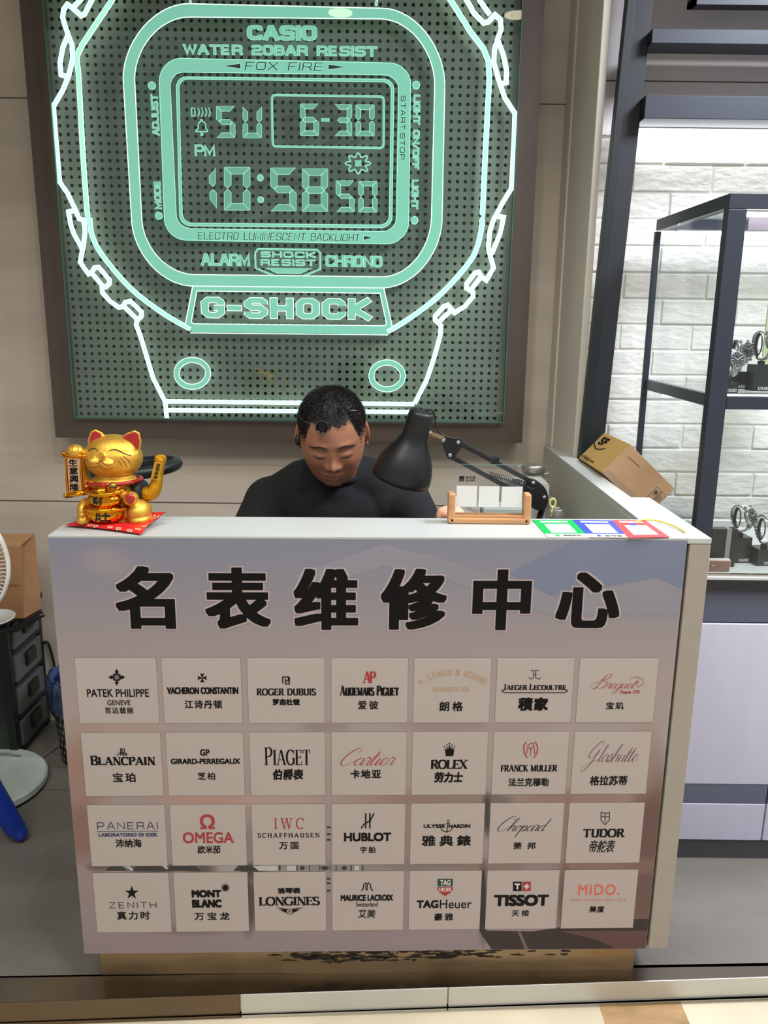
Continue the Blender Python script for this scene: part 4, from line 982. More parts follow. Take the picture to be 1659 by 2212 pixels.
S_((2, 6), 'TUDOR', 1260, 1348, 1790, 1808, thick=.26, thin=.14); T_((2, 6), '帝舵表', 1273, 1328, 1814, 1841, b=.3, shear=.25)
# row 4
E_((3, 0), [[(285 + (15.5 if k % 2 == 0 else 6) * sin(pi * k / 5), 1928 - (15.5 if k % 2 == 0 else 6) * cos(pi * k / 5)) for k in range(10)]])
X_((3, 0), 'ZENITH', 236, 338, 1948, 1961, 1.6, gap=.62, rad=.2); T_((3, 0), '真力时', 253, 324, 1968, 1986, b=.5, sp=1.3)
T_((3, 1), 'MONT', 414, 478, 1922, 1938, b=1.5); T_((3, 1), 'BLANC', 415, 479, 1942.5, 1960, b=1.5)
E_((3, 1), [[(487 + 7 * cos(pi * k / 3 + .5), 1917 + 7 * sin(pi * k / 3 + .5)) for k in range(6)]], rings=[(487, 1917, 9, 10, 1.1)]); T_((3, 1), '万宝龙', 420, 496, 1970, 1987, b=.5, sp=1.5)
T_((3, 2), '浪琴表', 600, 649, 1917, 1930, b=.7); S_((3, 2), 'LONGINES', 560, 690, 1937, 1955, thick=.25, thin=.1, gap=.04)
E_((3, 2), [[(595, 1959), (620, 1963), (620, 1968)], [(601, 1964), (620, 1967), (620, 1972)], [(656, 1959), (631, 1963), (631, 1968)], [(650, 1964), (631, 1967), (631, 1972)]], lines=[([(621, 1963), (630, 1963), (626, 1968), (631, 1974), (620, 1974), (625, 1968)], 1.2, True)])
E_((3, 3), lines=[([(781, 1924), (785, 1918), (786, 1910), (790, 1906.5), (793, 1910), (793, 1923)], 2.6), ([(793, 1910), (796, 1906.5), (800, 1910), (801, 1918), (805, 1924)], 2.6), ([(790, 1911), (790, 1923)], 1.5)])
T_((3, 3), 'MAURICE LACROIX', 736, 849, 1932, 1945.5, b=.8); T_((3, 3), 'Switzerland', 769, 816, 1948, 1958, b=.15); T_((3, 3), '艾美', 773, 811, 1964, 1982, b=.3, shear=.1)
sh = [(944, 1897), (979, 1897), (979, 1920), (975, 1927), (961, 1936), (948, 1927), (944, 1920)]
E_((3, 4), [sh], m=RED); E_((3, 4), [[(944, 1897), (979, 1897), (979, 1914.5), (944, 1914.5)]], m=GRN, name='emblem_field', lay=LAY + .0002)
a = Art(); a.line([PQ(*p) for p in sh], 1.0 * MMX, True); a.line([PQ(944, 1914.5), PQ(979, 1914.5)], .9 * MMX); put_text(a, 'TAG', *pbox(951, 973, 1900, 1911.5), .4 * MMX, .4 * MMX); put_text(a, 'HEUER', *pbox(948, 975, 1917, 1925), .3 * MMX, .3 * MMX); fin(a, 'emblem_lettering', PAPER, (3, 4), LAY + .0004)
T_((3, 4), 'TAG', 900, 947, 1944, 1961, b=1.1); T_((3, 4), 'Heuer', 950, 1019, 1942.5, 1961.5, b=.1); T_((3, 4), '豪雅', 938, 979, 1972, 1988, b=.5, sp=1.4)
E_((3, 5), [[(1108, 1904), (1126.5, 1904), (1126.5, 1924), (1108, 1924)]]); E_((3, 5), [[(1128, 1904), (1146.5, 1904), (1146.5, 1924), (1128, 1924)]], m=RED)
a = Art()
for x0, x1, y0, y1 in ((1111.5, 1123.5, 1907.5, 1911), (1115.8, 1119.4, 1907.5, 1920.5), (1131.5, 1143, 1912.3, 1916), (1135.4, 1139.2, 1908.5, 1920)): a.poly([PQ(x0, y0), PQ(x1, y0), PQ(x1, y1), PQ(x0, y1)])
fin(a, 'emblem_lettering', PAPER, (3, 5), LAY + .0002)
T_((3, 5), 'TISSOT', 1067, 1185, 1932, 1956.5, b=2.2, by=1.7); T_((3, 5), '天梭', 1105, 1143, 1965, 1979, b=.3, sp=1.5)
T_((3, 6), 'MIDO.', 1249, 1338, 1910, 1933, m=ORG, b=.4, sp=1.15); T_((3, 6), 'SWISS WATCHES SINCE 1918', 1232, 1350, 1940.5, 1946.5, m=ORL, b=.1, sp=1.25); T_((3, 6), '美度', 1273, 1305, 1956.5, 1970.5, b=.5, sp=1.15)
# crisper details of the printed watch movement between the cards
a = Art()
for x, y, rx, ry, w in ((706, 1873, 62, 16, 0), ):
    pass
MV = []
def seg_between(px0, px1, y0, y1): return [PQ(px0, y0), PQ(px1, y0), PQ(px1, y1), PQ(px0, y1)]
dk = Art(); lt = Art()
gapy = (1869, 1881)
for x, r_ in ((702, 9), (653, 6), (744, 6)): dk.disc(PQ(x, 1875), r_ * MMX, min(r_, 5.6) * MMX)
for x0, x1 in ((232, 262), (290, 345), (362, 420), (508, 545)): dk.poly([PQ(x0 + 6, 1870), PQ(x1, 1870), PQ(x1 + 14, 1881), PQ(x0 - 4, 1881)])
for x0, x1 in ((690, 692), (712, 714), (725, 727), (640, 643), (668, 670), (757, 760), (782, 785), (602, 606)): dk.poly(seg_between(x0, x1, 1869.5, 1880.5))
for y in (1785, 1800, 1812, 1896, 1906, 1922): dk.poly(seg_between(706, 714, y, y + 4))
for x0, x1 in ((556, 600), (620, 640), (766, 776)): lt.poly(seg_between(x0, x1, 1870, 1880.5))
for x0 in (270, 350, 545): lt.poly([PQ(x0, 1870), PQ(x0 + 8, 1870), PQ(x0 + 22, 1881), PQ(x0 + 14, 1881)])
kid(dk.build('movement_print', pmat('print_dark', (52, 50, 52)), PP(.0003)), ps); kid(lt.build('movement_print_light', pmat('print_light', (176, 172, 168)), PP(.0002)), ps)

# ================================================================== things on the counter
def smoothed(o, vox, it=6, fac=.5):
    r = o.modifiers.new('remesh', 'REMESH'); r.mode = 'VOXEL'; r.voxel_size = vox; r.use_smooth_shade = True
    s = o.modifiers.new('smooth', 'SMOOTH'); s.factor = fac; s.iterations = it
    return o
m_gold = mat('satin_gold', (222, 174, 70), .46, metal=.8, noise=(260, .12), bump=(500, .12))
m_goldg = mat('mirror_gold', (224, 150, 34), .12, metal=1.0)
m_red = mat('red_enamel', (160, 22, 24), .25, coat=.6)
m_redl = mat('red_line', (140, 34, 18), .4)
m_redc = mat('red_satin', (196, 30, 34), .38, noise=(9, .1))
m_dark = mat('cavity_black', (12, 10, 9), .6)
# --- beckoning cat -------------------------------------------------
YC = 1.612; PXC = .000955
def C_(px, py, dy=0.0): return onY(px, py, YC + dy)
cat = thing('lucky_cat_figurine', 'gold beckoning lucky cat statue sitting on a red cushion', 'figurine', onY(248, 1130, YC))
def gk(o): return kid(o, cat)
EL = []
def cel(m, px, py, rx, rz, ry, dy=0.0, keep=True):
    c = C_(px, py, dy); m.ell(c, rx * PXC, ry, rz * PXC, 28)
    if keep: EL.append((c, rx * PXC, ry, rz * PXC))
def hit(px, py, off=.0006, ells=None):
    d = ray(px, py).normalized(); best = None
    for c, a, b, e in (ells or EL):
        o = CP - c; q = Vector((o.x / a, o.y / b, o.z / e)); w = Vector((d.x / a, d.y / b, d.z / e))
        A = w.dot(w); B = q.dot(w); D = B * B - A * (q.dot(q) - 1)
        if D < 0: continue
        tt = (-B - sqrt(D)) / A
        if best is None or tt < best: best = tt
    if best is None: return onY(px, py, YC - .03)
    return CP + d * (best - off)
mb = MB()
cel(mb, 245, 988, 61, 46, .050); cel(mb, 245, 975, 56, 36, .046)
cel(mb, 206, 997, 17, 13, .018, -.036); cel(mb, 232, 1001, 19, 13, .018, -.040); cel(mb, 219, 983, 5, 4, .006, -.054)
HEAD = list(EL)
mb.ell(C_(248, 1036, .0), .045, .038, .014)
cel(mb, 245, 1066, 49, 34, .045); cel(mb, 246, 1102, 72, 32, .052, .004); 
mb.lathe([(.001, 0), (.064, .0), (.068, .01), (.05, .022)], 30, Matrix.Translation(C_(248, 1131, .003)), ay=.78)
cel(mb, 302, 1104, 25, 27, .034, -.022); cel(mb, 283, 1077, 15, 15, .022, -.040); cel(mb, 303, 1120, 24, 14, .030, -.028)
cel(mb, 186, 1104, 17, 28, .030, -.022); cel(mb, 184, 1120, 16, 12, .026, -.040)
for poly in ([(188, 972), (190, 946), (196, 932), (206, 927), (219, 933), (236, 948), (230, 970)], [(258, 948), (272, 936), (291, 929), (302, 935), (306, 956), (301, 978), (280, 978)]):
    f = [C_(x, y, -.012) for x, y in poly]; b = [C_(x, y, .012) for x, y in poly]; n = len(poly)
    mb.add(f + b, [tuple(range(n)), tuple(range(2 * n - 1, n - 1, -1))] + [(i, i + n, (i + 1) % n + n, (i + 1) % n) for i in range(n)])
mb.tube([C_(196, 1058, -.01), C_(181, 1040, -.006), C_(174, 1012, -.008), C_(168, 985, -.012)], [.017, .015, .0125, .012], 16)
cel(mb, 163, 975, 18, 15, .017, -.016)
o = gk(smoothed(mb.build('body', m_gold), .0017, 5))
# inner ears
for name, poly in (('inner_ear', [(192, 966), (194, 946), (199, 934), (207, 931), (216, 937), (219, 944), (205, 951)]), ('inner_ear', [(264, 944), (277, 937), (291, 933), (298, 938), (301, 956), (298, 972), (285, 956)])):
    mb = MB(); f = [C_(x, y, -.0150) for x, y in poly]; b = [C_(x, y, -.006) for x, y in poly]; n = len(poly)
    mb.add(f + b, [tuple(range(n)), tuple(range(2 * n - 1, n - 1, -1))] + [(i, i + n, (i + 1) % n + n, (i + 1) % n) for i in range(n)])
    gk(mb.build(name, m_red, bevel=.0006))
ZC = lambda x, y: (110 + x / 5.53, 910 + y / 5.53)
def face_line(name, pts, w, m, ells=HEAD):
    q = smooth_line([ZC(*p) for p in pts], 5); mb = MB()
    n = len(q); mb.tube([hit(p[0], p[1], .0001, ells) for p in q], [max(w * sin(pi * (i + .6) / (n + .2)) ** .5, w * .3) for i in range(n)], 6); return gk(mb.build(name, m, smooth=True))
m_brn = mat('cat_brown_line', (58, 30, 14), .4)
face_line('eye', [(436, 360), (480, 330), (528, 325), (562, 360)], .0011, m_brn); face_line('eye', [(690, 357), (735, 338), (795, 345), (865, 380), (960, 412)], .0011, m_brn)
face_line('mouth', [(415, 430), (440, 480), (500, 511), (560, 500), (597, 468), (640, 510), (700, 527), (750, 500), (768, 462)], .0009, m_redl)
for q in ([(795, 455), (825, 495), (855, 552)], [(825, 432), (875, 480), (912, 552)], [(860, 415), (925, 465), (966, 532)]): face_line('whisker', q, .0007, m_redl)
mb = MB(); mb.ell(hit(219.5, 981, -.002, HEAD), .0045, .003, .0036, 14); gk(mb.build('nose', m_goldg, smooth=True))
PAW = EL[-1:]; 
for q in ([(262, 290), (255, 345)], [(325, 305), (328, 360)]): face_line('claw_line', q, .0008, m_redl, PAW)
for q in ([(385, 1110), (372, 1180)], [(425, 1110), (432, 1190)]): face_line('claw_line', q, .0008, m_redl, [(C_(184, 1120, -.040), 16 * PXC, .026, 12 * PXC)])
# collar and bell
mb = MB(); cc = C_(247, 1038); R_ = []
for k in range(120):
    a_ = 2 * pi * k / 120; R_.append(cc + Vector((.0535 * cos(a_), .0440 * sin(a_), .003 * cos(a_))))
mb.tube(R_, [.0038 + .0006 * (k % 3 == 0) for k in range(120)], 10, closed=True); gk(mb.build('collar', m_red, smooth=True))
bp_ = C_(244, 1050, -.049); mb = MB(); mb.ell(bp_, .0078, .0078, .0080, 20); bell_o = gk(mb.build('bell', mat('bell_brass', (196, 164, 70), .2, metal=1), smooth=True))
mb = MB(); mb.tube([bp_ + Vector((.008 * sin(a_), -.0079 * cos(a_), -.0015)) for a_ in [x * .2 for x in range(-5, 6)]], .0007, 6); mb.ell(bp_ + Vector((.001, -.0076, .0015)), .0012, .0012, .0012, 8); kid(mb.build('bell_slot', m_dark), bell_o)
# ingot, lower badge
mb = MB(); ING = []
def ie(px, py, rx, rz, ry, dy): c = C_(px, py, dy); mb.ell(c, rx * PXC, ry, rz * PXC, 28); ING.append((c, rx * PXC, ry, rz * PXC))
ie(226, 1080, 36, 20, .024, -.046); ie(218, 1061, 15, 12, .016, -.050)
rim = []
for k in range(60):
    a_ = 2 * pi * k / 60; rim.append(C_(226, 1064, -.047) + Vector((.039 * cos(a_), .023 * sin(a_), .006 * cos(a_) ** 2)))
mb.tube(rim, .0042, 10, closed=True)
rim2 = [C_(228, 1097, -.044) + Vector((.041 * cos(2 * pi * k / 60), .026 * sin(2 * pi * k / 60), 0)) for k in range(60)]
mb.tube(rim2, .0040, 10, closed=True)
mb.lathe([(.026, 0), (.034, .012), (.039, .018)], 30, Matrix.Translation(C_(226, 1080, -.046)), ay=.6, cap=False)
ie(228, 1108, 40, 24, .026, -.042)
gk(smoothed(mb.build('ingot', m_goldg), .0013, 3))
m_inkc = mat('brush_black', (22, 12, 8), .45)
def wrap_text(txt, x0, x1, y0, y1, bx, by, m, name, ells=None, parent=cat, off=.0009):
    a = Art(); put_text(a, txt, x0, x1, -y1, -y0, bx, by)
    mb = MB(); mb.add([hit(u, -v, off, ells) for u, v in a.v], a.f); o = mb.build(name, m, fix=False); kid(o, parent); return o
wrap_text('财', 199, 222, 1073, 1091, .7, .5, m_inkc, 'lettering', ING); wrap_text('旺', 205, 240, 1103, 1128, .9, .8, m_inkc, 'lettering', ING)
mb = MB(); mb.ell(C_(281, 1077, -.060), .0098, .005, .0105, 20); gk(mb.build('foot_pad', m_red, smooth=True))
mb = MB(); mb.add([hit(x, y, .0008, ING) for x, y in [(250, 1124), (254, 1113), (262, 1106), (268, 1104), (266, 1114), (260, 1121)]], [(0, 1, 2, 3, 4, 5)]); gk(mb.build('red_mark', m_redl, fix=False))
# scroll held in the raised paw
sc_ = gk(MB().prism([(0, 0)], (0, 0, 0), (1, 0, 0), (0, 0, 1), (0, 1, 0), 0).build('x', m_goldg)) if False else None
def pl4(pts, dy, th, m_, name, bevel=.0008):
    mb = MB(); f = [C_(x, y, dy) for x, y in pts]; b = [C_(x, y, dy + th) for x, y in pts]; n = len(pts)
    mb.add(f + b, [tuple(range(n)), tuple(range(2 * n - 1, n - 1, -1))] + [(i, i + n, (i + 1) % n + n, (i + 1) % n) for i in range(n)]); return mb.build(name, m_, bevel=bevel)
scr = gk(pl4([(139, 984), (182, 986), (180, 1010), (183, 1040), (184, 1060), (144, 1069), (141, 1040), (141, 1010)], -.026, .006, m_goldg, 'scroll', .0015))
kid(pl4([(145, 990), (173, 991), (172, 1012), (176, 1058), (150, 1062), (147, 1030)], -.0272, .001, mat('pale_gold', (206, 168, 128), .3, metal=.4), 'scroll_panel', .0003), scr)
mb = MB(); mb.tube([C_(136, 982, -.026), C_(184, 986, -.026)], .0042, 12); mb.ell(C_(137, 980, -.026), .0045, .0045, .005, 12); mb.ell(C_(182, 986, -.026), .0045, .0045, .005, 12); kid(mb.build('scroll_roll', m_goldg, smooth=True), scr)
mb = MB(); mb.tube([C_(141, 1072, -.026), C_(188, 1064, -.026)], .0045, 12); mb.ell(C_(142, 1071, -.026), .005, .005, .0052, 12); kid(mb.build('scroll_roll', m_goldg, smooth=True), scr)
for i, ch in enumerate('生意興隆'):
    y0 = 991.5 + i * 17.6; a = Art(); put_text(a, ch, 148 + i, 167 + i * 1.3, -(y0 + 16), -y0, .55, .45)
    mb = MB(); mb.add([C_(u, -v, -.0276) for u, v in a.v], a.f); kid(mb.build('lettering', m_inkc, fix=False), scr)
for x0, x1 in ((143.5, 148), (176, 179.5)):
    mb = MB(); mb.tube([C_(x0, 990, -.0272), C_(x0 + 1, 1025, -.0272), C_(x1, 1061, -.0272)], .0007, 6); kid(mb.build('border_line', m_redl), scr)
# waving arm
mb = MB(); mb.tube(smooth_line([C_(306, 1058, -.004), C_(318, 1066, -.010), C_(330, 1062, -.014), C_(338, 1045, -.016), C_(342, 1020, -.018), C_(346, 998, -.020)], 4), [.0085, .011, .013, .0145, .0150, .0155, .0155, .015, .0145, .014, .0135, .013, .012, .0115, .011, .0105, .0105, .0105, .0108, .011, .011], 18)
mb.ell(C_(347, 992, -.021), .0125, .011, .0105, 18)
for dx in (-8, -2.5, 3, 8): mb.ell(C_(347 + dx, 986 + abs(dx) * .2, -.027), .0034, .004, .0045, 12)
wa = gk(smoothed(mb.build('waving_arm', mat('coarse_gold', (206, 152, 34), .3, metal=.9, noise=(900, .3), bump=(900, .4))), .0012, 4))
kid(pl4([(334, 998), (351, 1000), (342, 1038), (325, 1034)], -.0345, .004, m_gold, 'arm_panel', .0006), wa)
a = Art(); put_text(a, '招财进宝', -17, 17, -2.5, 2.5, .12, .12); mb = MB()
for k_ in (0, 1):
    mb.add([C_(338.5 + k_ * 4 - u * .22 + v * .9 - 1.5, 1018 + u * .98 + v * .2, -.0352) for u, v in a.v], a.f)
kid(mb.build('lettering', m_redl, fix=False), wa)
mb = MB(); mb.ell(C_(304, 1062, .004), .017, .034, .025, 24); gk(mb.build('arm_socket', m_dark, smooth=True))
# --- cushion --------------------------------------------------------
F_, L_, R2 = onZ(306, 1154, 1.0535), onZ(137, 1134, 1.055), onZ(359, 1106, 1.076)
B_ = Vector((-.610, 1.672, 1.060))
cu = thing('red_cushion', 'small red satin cushion with pale flowers under the gold cat', 'cushion', ((F_ + B_) / 2).to_tuple())
N_ = 26; vs = []; 
def cush(u, v, side):
    p = (F_ * (1 - u) * (1 - v) + R2 * u * (1 - v) + L_ * (1 - u) * v + B_ * u * v)
    a, b = 2 * u - 1, 2 * v - 1; pin = 1 - .10 * (1 - a * a) * b * b - .10 * (1 - b * b) * a * a
    c = (F_ + B_) / 2; p = c + (p - c) * pin
    h = max((1 - a ** 4) * (1 - b ** 4), 0) ** .6; base = 1.0535; p.z = p.z * (1 - h) + base * h if h < 1 else base
    return Vector((p.x, p.y, max(p.z, 1.0512) + (.0075 * h if side > 0 else -.0022 * h + 0)))
fs = []
for s_ in (1, -1):
    o0 = len(vs)
    for j in range(N_ + 1):
        for i in range(N_ + 1):
            q = cush(i / N_, j / N_, s_); q.z = max(q.z, 1.0507); vs.append(q)
    for j in range(N_):
        for i in range(N_):
            k = o0 + j * (N_ + 1) + i; fs.append((k, k + 1, k + N_ + 2, k + N_ + 1))
mb = MB(); mb.add(vs, fs); kid(mb.build('cover', m_redc, smooth=True), cu)
rnd = random.Random(4)
m_flw = mat('flower_print', (226, 178, 150), .5)
for u, v in ((.04, .30), (.05, .42), (.04, .62), (.06, .8), (.12, .07), (.86, .06), (.93, .14), (.80, .12), (.90, .04), (.3, .03), (.03, .15), (.05, .70)):
    mb = MB(); r_ = .028
    for k in range(5):
        a_ = 2 * pi * k / 5 + u * 9; cu_, cv_ = u + r_ * cos(a_), v + r_ * sin(a_)
        pts = [cush(min(max(cu_ + .016 * cos(b_), 0), 1), min(max(cv_ + .016 * sin(b_), 0), 1), 1) + Vector((0, -.0003, .0005)) for b_ in [2 * pi * q / 7 for q in range(7)]]
        mb.add(pts, [tuple(range(7))])
    kid(mb.build('flower', m_flw, fix=False), cu)

# --- wooden holder with acrylic plate -------------------------------
m_wood = mat('beech_wood', (190, 140, 96), .45, noise=(7, .12, (1, 6, 8)))
HY = 1.628; HA = radians(2.5)
hx0, hx1 = onZ(968, 1134, TOPZ).x, onZ(1146, 1134, TOPZ).x
hd = thing('payment_code_stand', 'clear acrylic plate held in a U shaped beech wood stand on the counter', 'stand', (hx0 + .085, HY + .02, TOPZ))
hz = onY(975, 1064, HY + .01).z
def HZ(y): return onY(1055, y, HY + .012).z
bar_t = onY(1055, 1117, HY).z
mb = MB(); mb.box(hx0 + .004, hx1 - .004, HY, HY + .030, TOPZ + .0004, TOPZ + .013); kid(mb.build('wood_base', m_wood, bevel=.003), hd)
mb = MB(); mb.box(hx0 + .006, hx1 - .006, HY + .004, HY + .008, TOPZ + .013, TOPZ + .019); mb.box(hx0 + .006, hx1 - .006, HY + .018, HY + .026, TOPZ + .013, TOPZ + .019); kid(mb.build('groove_rail', m_wood, bevel=.001), hd)
for s_, xx in ((1, hx0), (-1, hx1)):
    mb = MB(); xs = sorted((xx, xx + s_ * .015)); mb.box(xs[0], xs[1], HY, HY + .030, TOPZ + .0004, hz); kid(mb.build('upright', m_wood, bevel=.0045, seg=3), hd)
az = onY(1055, 1003, HY + .013).z
mb = MB(); mb.box(hx0 + .0155, hx1 - .0155, HY + .0115, HY + .0145, TOPZ + .014, az); ap = kid(mb.build('acrylic_plate', m_glass), hd)
mb = MB(); mb.box(hx0 + .0155, hx1 - .0155, HY + .0114, HY + .0146, az - .0008, az); kid(mb.build('plate_edge', m_gedge), hd)
m_stick = mat('sticker_white', (214, 216, 212), .5)
def hpt(px, py): return onY(px, py, HY + .0112)
for x0, x1, y0, y1 in ((986, 1030, 1049, 1094), (1034, 1078, 1050, 1095), (1083, 1128, 1051, 1095)):
    a_, b_ = hpt(x0, (y0 + y1) / 2), hpt(x1, (y0 + y1) / 2); zt_, zb_ = hpt(x0, y0).z, hpt(x0, y1).z
    mb = MB(); mb.box(a_.x, b_.x, HY + .0106, HY + .0113, zb_, zt_); o = kid(mb.build('white_sticker', m_stick), hd)
a_ = hpt(992, 1033); b_ = hpt(1003, 1033); mb = MB(); mb.box(a_.x, b_.x, HY + .0108, HY + .0113, hpt(992, 1040).z, hpt(992, 1028).z); kid(mb.build('logo_square', m_ink, bevel=.0008), hd)
def hold_text(txt, x0, x1, y0, y1, b, m, nm='lettering', lay=.0):
    a = Art(); p, q = hpt(x0, (y0 + y1) / 2), hpt(x1, (y0 + y1) / 2); put_text(a, txt, p.x, q.x, hpt(x0, y1).z, hpt(x0, y0).z, b, b)
    kid(a.build(nm, m, lambda u, v, d: (u, HY + .0105 - lay, v)), hd)
hold_text('支付宝', 1005, 1027, 1028, 1035, .0002, m_ink); hold_text('ALIPAY', 1005, 1027, 1036, 1040, .0002, m_ink); hold_text('支', 993.5, 1001.5, 1030, 1038.5, .0003, m_stick, lay=.0002)

# --- three payment cards lying on the ledge ------------------------
def flatpoly(pts, z, h, m, name, parent):
    mb = MB(); f = [onZ(x, y, z + h) for x, y in pts]; b = [Vector((p.x, p.y, z)) for p in f]; n = len(pts)
    mb.add(f + b, [tuple(range(n)), tuple(range(2 * n - 1, n - 1, -1))] + [(i, i + n, (i + 1) % n + n, (i + 1) % n) for i in range(n)]); return kid(mb.build(name, m), parent)
def quad(q, u, v):  # bilinear in pixel corners tl,tr,br,bl
    return tuple(q[0][k] * (1 - u) * (1 - v) + q[1][k] * u * (1 - v) + q[2][k] * u * v + q[3][k] * (1 - u) * v for k in (0, 1))
cards = [('green', (0, 176, 84), [(1150, 1123), (1235, 1122.5), (1272, 1160), (1183, 1160)], '推荐使用微信支付', '微信支付', True),
         ('blue', (58, 78, 190), [(1236, 1122.5), (1322, 1124), (1361, 1161), (1273, 1160)], '推荐使用支付宝', '支付宝', True),
         ('red', (206, 62, 68), [(1322, 1123), (1394, 1124), (1447, 1160), (1357, 1161.5)], '扫码领红包', '', False)]
for k, (nm, rgb, q, t1, t2, strip) in enumerate(cards):
    z = TOPZ + .0004 + .0006 * k
    c_ = onZ(*quad(q, .5, .5), z)
    pc = thing('payment_card', nm + ' payment card with a blank white square lying flat on the white ledge', 'card', c_, 'payment cards beside the beech stand')
    flatpoly(q, z, .0008, m_stick if strip else mat('card_red', rgb, .35), 'card', pc)
    if strip: flatpoly([quad(q, 0, 0), quad(q, 1, 0), quad(q, 1, .80), quad(q, 0, .80)], z + .0008, .0002, mat('card_' + nm, rgb, .35), 'colour_field', pc)
    s0, s1 = (.24, .74) if strip else (.30, .84)
    flatpoly([quad(q, .2, s0), quad(q, .82, s0), quad(q, .82, s1), quad(q, .2, s1)], z + .001, .0002, m_stick, 'white_square', pc)
    def ct(txt, u0, u1, v0, v1, m):
        a = Art(); put_text(a, txt, u0, u1, -v1, -v0, .004, .006); mb = MB()
        mb.add([onZ(*quad(q, u, -v), z + .0013 + dd * 3) for (u, v), dd in zip(a.v, a.d)], a.f); kid(mb.build('lettering', m, fix=False), pc)
    ct(t1, .15, .85, .06, .17, m_stick)
    if t2: ct(t2, .42, .85, .85, .95, mat('grey_ink', (90, 96, 92), .5)); flatpoly([quad(q, .28 + .05 * cos(a_), .9 + .06 * sin(a_)) for a_ in [i * pi / 5 for i in range(10)]], z + .001, .0002, mat('card_' + nm, rgb, .35), 'logo_dot', pc)
    else: flatpoly([quad(q, .5 + .1 * cos(a_), .24 + .06 * sin(a_)) for a_ in [i * pi / 6 for i in range(12)]], z + .0012, .0002, mat('card_blue', (58, 78, 190), .35), 'logo_dot', pc)
# --- yellow cable --------------------------------------------------
mb = MB(); mb.tube(smooth_line([onZ(1372, 1127, 1.0535), onZ(1392, 1123, 1.054), onZ(1415, 1124, 1.0545), onZ(1445, 1132, 1.054), onZ(1468, 1142, 1.0535), onZ(1480, 1150, 1.053)], 6), .0017, 8)
o = mb.build('cable', mat('yellow_cable', (214, 190, 60), .4), smooth=True); tag(o, 'thin yellow cable curving over the right corner of the white ledge', 'cable')

# --- cardboard parcel leaning over the return wall -------------------
kb = .972
def sc3(v): return CP + (Vector(v) - CP) * kb
Dp, Ap, Cp_, Gp = sc3((.604, 2.216, 1.054)), sc3((.604, 2.488, 1.048)), sc3((.677, 2.218, 1.133)), sc3((.742, 2.213, .927))
ea, eb, ec = Ap - Dp, Cp_ - Dp, (Gp - Dp) * .97
bx_ = thing('cardboard_box', 'brown cardboard parcel box tilted between the counter wall and the glass showcase', 'box', Dp + (ea + eb + ec) / 2)
m_card2 = mat('cardboard', (176, 142, 108), .75, noise=(20, .05)); m_kraft = mat('kraft_tape', (196, 158, 92), .4)
def bp3(a, b, c): return Dp + ea * a + eb * b + ec * c
mb = MB(); vs = [bp3(a, b, c) for c in (0, 1) for b in (0, 1) for a in (0, 1)]
mb.add(vs, [(0, 2, 3, 1), (4, 5, 7, 6), (0, 1, 5, 4), (2, 6, 7, 3), (0, 4, 6, 2), (1, 3, 7, 5)]); kid(mb.build('carton', m_card2, bevel=.0015), bx_)
nrm = -(ea.normalized())                                            # long side faces the camera (-a)
fn = ec.normalized() * -1                                           # end face
def facepoly(name, m, pts, plane, lift=.0006):
    mb = MB()
    if plane == 'long': P3 = [bp3(0, b, c) + nrm * lift for c, b in pts]
    else: P3 = [bp3(a, b, 0) + fn * lift for a, b in pts]
    n = len(P3); d = (nrm if plane == 'long' else fn) * -.0004
    mb.add(P3 + [p + d for p in P3], [tuple(range(n)), tuple(range(2 * n - 1, n - 1, -1))] + [(i, i + n, (i + 1) % n + n, (i + 1) % n) for i in range(n)])
    return kid(mb.build(name, m), bx_)
facepoly('kraft_tape', m_kraft, [(0, 0), (1, 0), (1, 1), (0, 1)], 'end', .0004)
def face_text(txt, c0, c1, b0, b1, plane, bd=.004, flip=False):
    a = Art(); put_text(a, txt, 0, 1, 0, 1, bd, bd * 2)
    mb = MB()
    f = (lambda u, v: bp3(0, b0 + (b1 - b0) * v, c0 + (c1 - c0) * u) + nrm * .0012) if plane == 'long' else (lambda u, v: bp3(c0 + (c1 - c0) * u, b0 + (b1 - b0) * v, 0) + fn * .0012)
    mb.add([f(u, v) for u, v in a.v], a.f); kid(mb.build('lettering', m_ink, fix=False), bx_)
face_text('SF', .88, .62, .62, .90, 'end', .03); face_text('EXPRESS', .30, .0, .93, .78, 'end') if False else None
a = Art(); a.line([(.98 - .46 * k / 14, .60 - .12 * sin(pi * k / 14)) for k in range(15)], .035); mb = MB(); mb.add([bp3(u, v, 0) + fn * .0012 for u, v in a.v], a.f); kid(mb.build('logo_arc', m_ink, fix=False), bx_)
face_text('IP TREND TOYS', .95, .45, .08, .13, 'end', .01)
for b in (.05, .16): a = Art(); a.line([(.93, b), (.62, b)], .012); mb = MB(); mb.add([bp3(u, v, 0) + fn * .0012 for u, v in a.v], a.f); kid(mb.build('print_line', m_ink, fix=False), bx_)
m_ink2 = mat('faded_ink', (70, 58, 48), .7)
for c0 in (.78, .89):
    a = Art(); a.line([(c0, .25), (c0 + .095, .25), (c0 + .095, .72), (c0, .72)], .006, True); a.line([(c0, .40), (c0 + .095, .40)], .006)
    if c0 < .8: a.poly([(c0 + .02, .55)] + [(c0 + .047 + .03 * cos(pi * k / 8), .55 + .1 * sin(pi * k / 8)) for k in range(8, -1, -1)]); a.line([(c0 + .047, .55), (c0 + .047, .46)], .006)
    else:
        for q_ in (.025, .055): a.line([(c0 + q_, .45), (c0 + q_, .62)], .010)
    mb = MB(); mb.add([bp3(0, v, u) + nrm * .0012 for u, v in a.v], a.f); kid(mb.build('handling_mark', m_ink2, fix=False), bx_)
